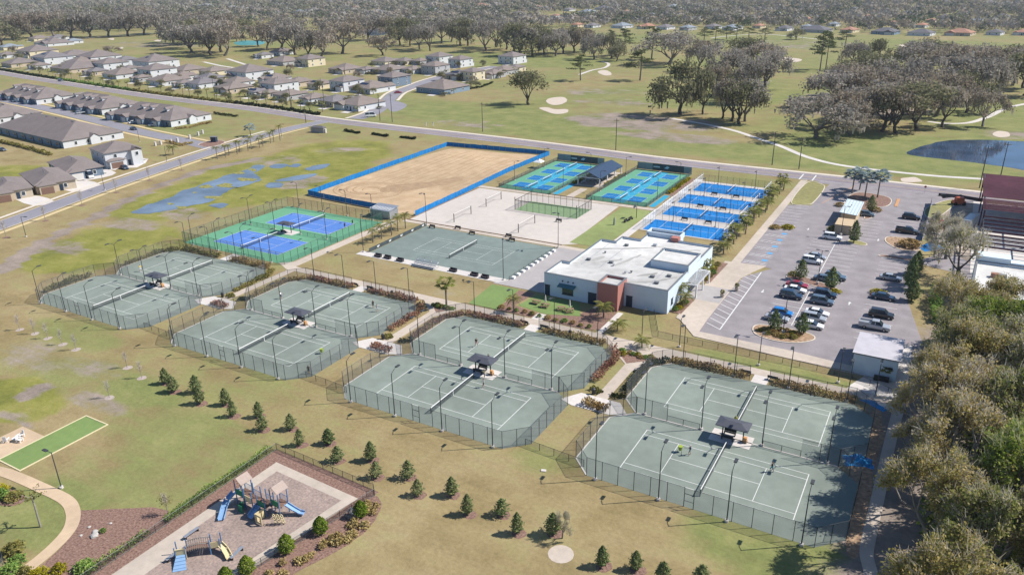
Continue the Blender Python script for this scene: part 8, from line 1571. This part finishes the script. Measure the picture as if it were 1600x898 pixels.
def dress(label, x, y, rz, top, bottom, cap, P, ev):
    mb = MB(); mb.v = [tuple(v.co) for v in ev.vertices]
    for p in ev.polygons:
        c = p.center; k = 0
        if c.z < .1: k = 4
        elif .55 < c.z < 1.02 and abs(c.y) < .24: k = 2
        elif 1.02 <= c.z < 1.47 and (abs(c.y) < .25): k = 1
        elif c.z > 1.66 or (c.z > 1.56 and c.x < -.03): k = 3
        mb.f.append(tuple(p.vertices)); mb.m.append(k)
    for n in 'lr':                                    # four fingers and a thumb curled from each palm
        w_, pm_ = Vector(P['wr' + n]), Vector(P['palm' + n]); d = (pm_ - w_).normalized(); sd = d.cross(Vector((0, 0, 1))).normalized(); up = sd.cross(d)
        for k, L_ in enumerate((.075, .085, .08, .062)): b0 = pm_ + sd * (.024 - .016 * k) + d * .02; mb.tube([b0, b0 + d * L_ * .55, b0 + d * L_ * .8 - up * L_ * .45], [.009, .0085, .007], 5, 0)
        b0 = pm_ - d * .03 + sd * .03; mb.tube([b0, b0 + sd * .03 + d * .03, b0 + sd * .032 + d * .06], [.011, .01, .008], 5, 0)
    for s in (-1, 1): mb.obox((.1, .035 * s, 1.635), (.02, .028, .014), 0, 3); mb.obox((.02, .1 * s, 1.62), (.04, .02, .06), 0, 0)
    mb.obox((.125, 0, 1.605), (.035, .028, .045), 0, 0); mb.obox((.108, 0, 1.565), (.015, .05, .012), 0, 3)
    o = tag(mb.ob('person', [SKIN, CLO[top], CLO[bottom], CLO[cap] if cap else HAIR, CLO['white']], None, (x, y, .02), rz, True), label, 'person', 'tennis players')
    return o
RK = {'frame': MB().tube([(.30 + .13 * math.cos(a * .524), .1 * math.sin(a * .524), 0) for a in range(13)], .012, 4, cap=False).mesh('frame', M['black']), 'handle': MB().tube([(-.2, 0, 0), (.18, 0, 0)], .016, 5).mesh('handle', M['black']), 'strings': MB().sheet([(.30 + .125 * math.cos(a * .524), .095 * math.sin(a * .524)) for a in range(12)], 0).mesh('strings', M['mesh_light'])}
def racket(label, x, y, z, rz):
    t = thing('tennis_racket', label, 'racket', (x, y, z), rz, 'tennis rackets')
    for k, m_ in RK.items(): ob(k, m_, t)
PPL = [((757, 590), .6, 'yellow', 'navy', 'ready', None, 'player in yellow shirt beside the clubhouse-front canopy'), ((756, 605), -2.2, 'white', 'black', 'walk', None, 'player in white shirt just below the clubhouse-front canopy'), ((744, 541), -.8, 'black', 'pink', 'ready', None, 'player in black top and pink shorts on the clubhouse-front rear court'), ((763, 566), 2.6, 'navy', 'black', 'stand', None, 'person in dark clothes behind the clubhouse-front canopy'),
       ((439, 467), .3, 'white', 'navy', 'ready', None, 'player in white at the left baseline of second-from-left rear court'), ((590, 487), 3.0, 'grey', 'white', 'ready', None, 'player in grey at the right baseline of second-from-left rear court'), ((583, 481), 2.8, 'black', 'black', 'stand', None, 'person in black beside the grey player on the second-from-left rear court'), ((483, 584), 2.4, 'black', 'black', 'stand', None, 'person in black at the fence of the second-from-left front court'),
       ((1078, 711), 3.0, 'navy', 'grey', 'ready', 'white', 'player in navy with white cap beside the lime ball cart'), ((1205, 737), 2.9, 'black', 'teal', 'walk', None, 'player in teal shorts on the right half of woodland-side front court'), ((1149, 664), -1.2, 'lime', 'grey', 'stand', 'lime', 'person in lime top behind the woodland-side canopy'), ((220, 424), .2, 'yellow', 'white', 'ready', None, 'player in yellow on the marsh-side rear court'), ((551, 352), 3.0, 'black', 'black', 'ready', None, 'player in black at the right of the rear blue hard court'), ((539, 357), 2.8, 'navy', 'navy', 'stand', None, 'person in navy near the right fence of blue hard courts')]
PXY = [(-63.4,99.3),(-61.7,96.4),(-71.1,109.0),(-65.7,104.5),(-121.5,108.5),(-98.1,112.9),(-100.2,114.1),(-91.7,85.8),(-24.8,93.8),(-13.5,95.3),(-21.1,104.8),(-164.6,105.0),(-142.7,157.1),(-142.7,153.8)]
for (p, rz, a, b, pose, cap, lab), (x, y) in zip(PPL, PXY):
    person(lab, x, y, rz, a, b, pose, cap)
    if pose == 'ready': racket('racket held by the ' + lab.split(' on ')[0].split(' at ')[0], x + .42 * math.cos(rz) - .25 * math.sin(rz), y + .42 * math.sin(rz) + .25 * math.cos(rz), 1.13, rz)

# ---------------------------------------------------------------- thin haze over the whole place
m = bpy.data.materials.new('haze'); m.use_nodes = True; N = m.node_tree.nodes; N.clear()
o_ = N.new('ShaderNodeOutputMaterial'); v_ = N.new('ShaderNodeVolumePrincipled'); v_.inputs['Color'].default_value = (.80, .88, 1.0, 1); v_.inputs['Density'].default_value = .00008; v_.inputs['Anisotropy'].default_value = .2
m.node_tree.links.new(v_.outputs[0], o_.inputs['Volume'])
tag(MB().box(-9200, 6200, -1700, 11200, -1, 72).ob('haze', m), 'thin pale haze lying over the whole landscape', 'haze', kind='stuff')
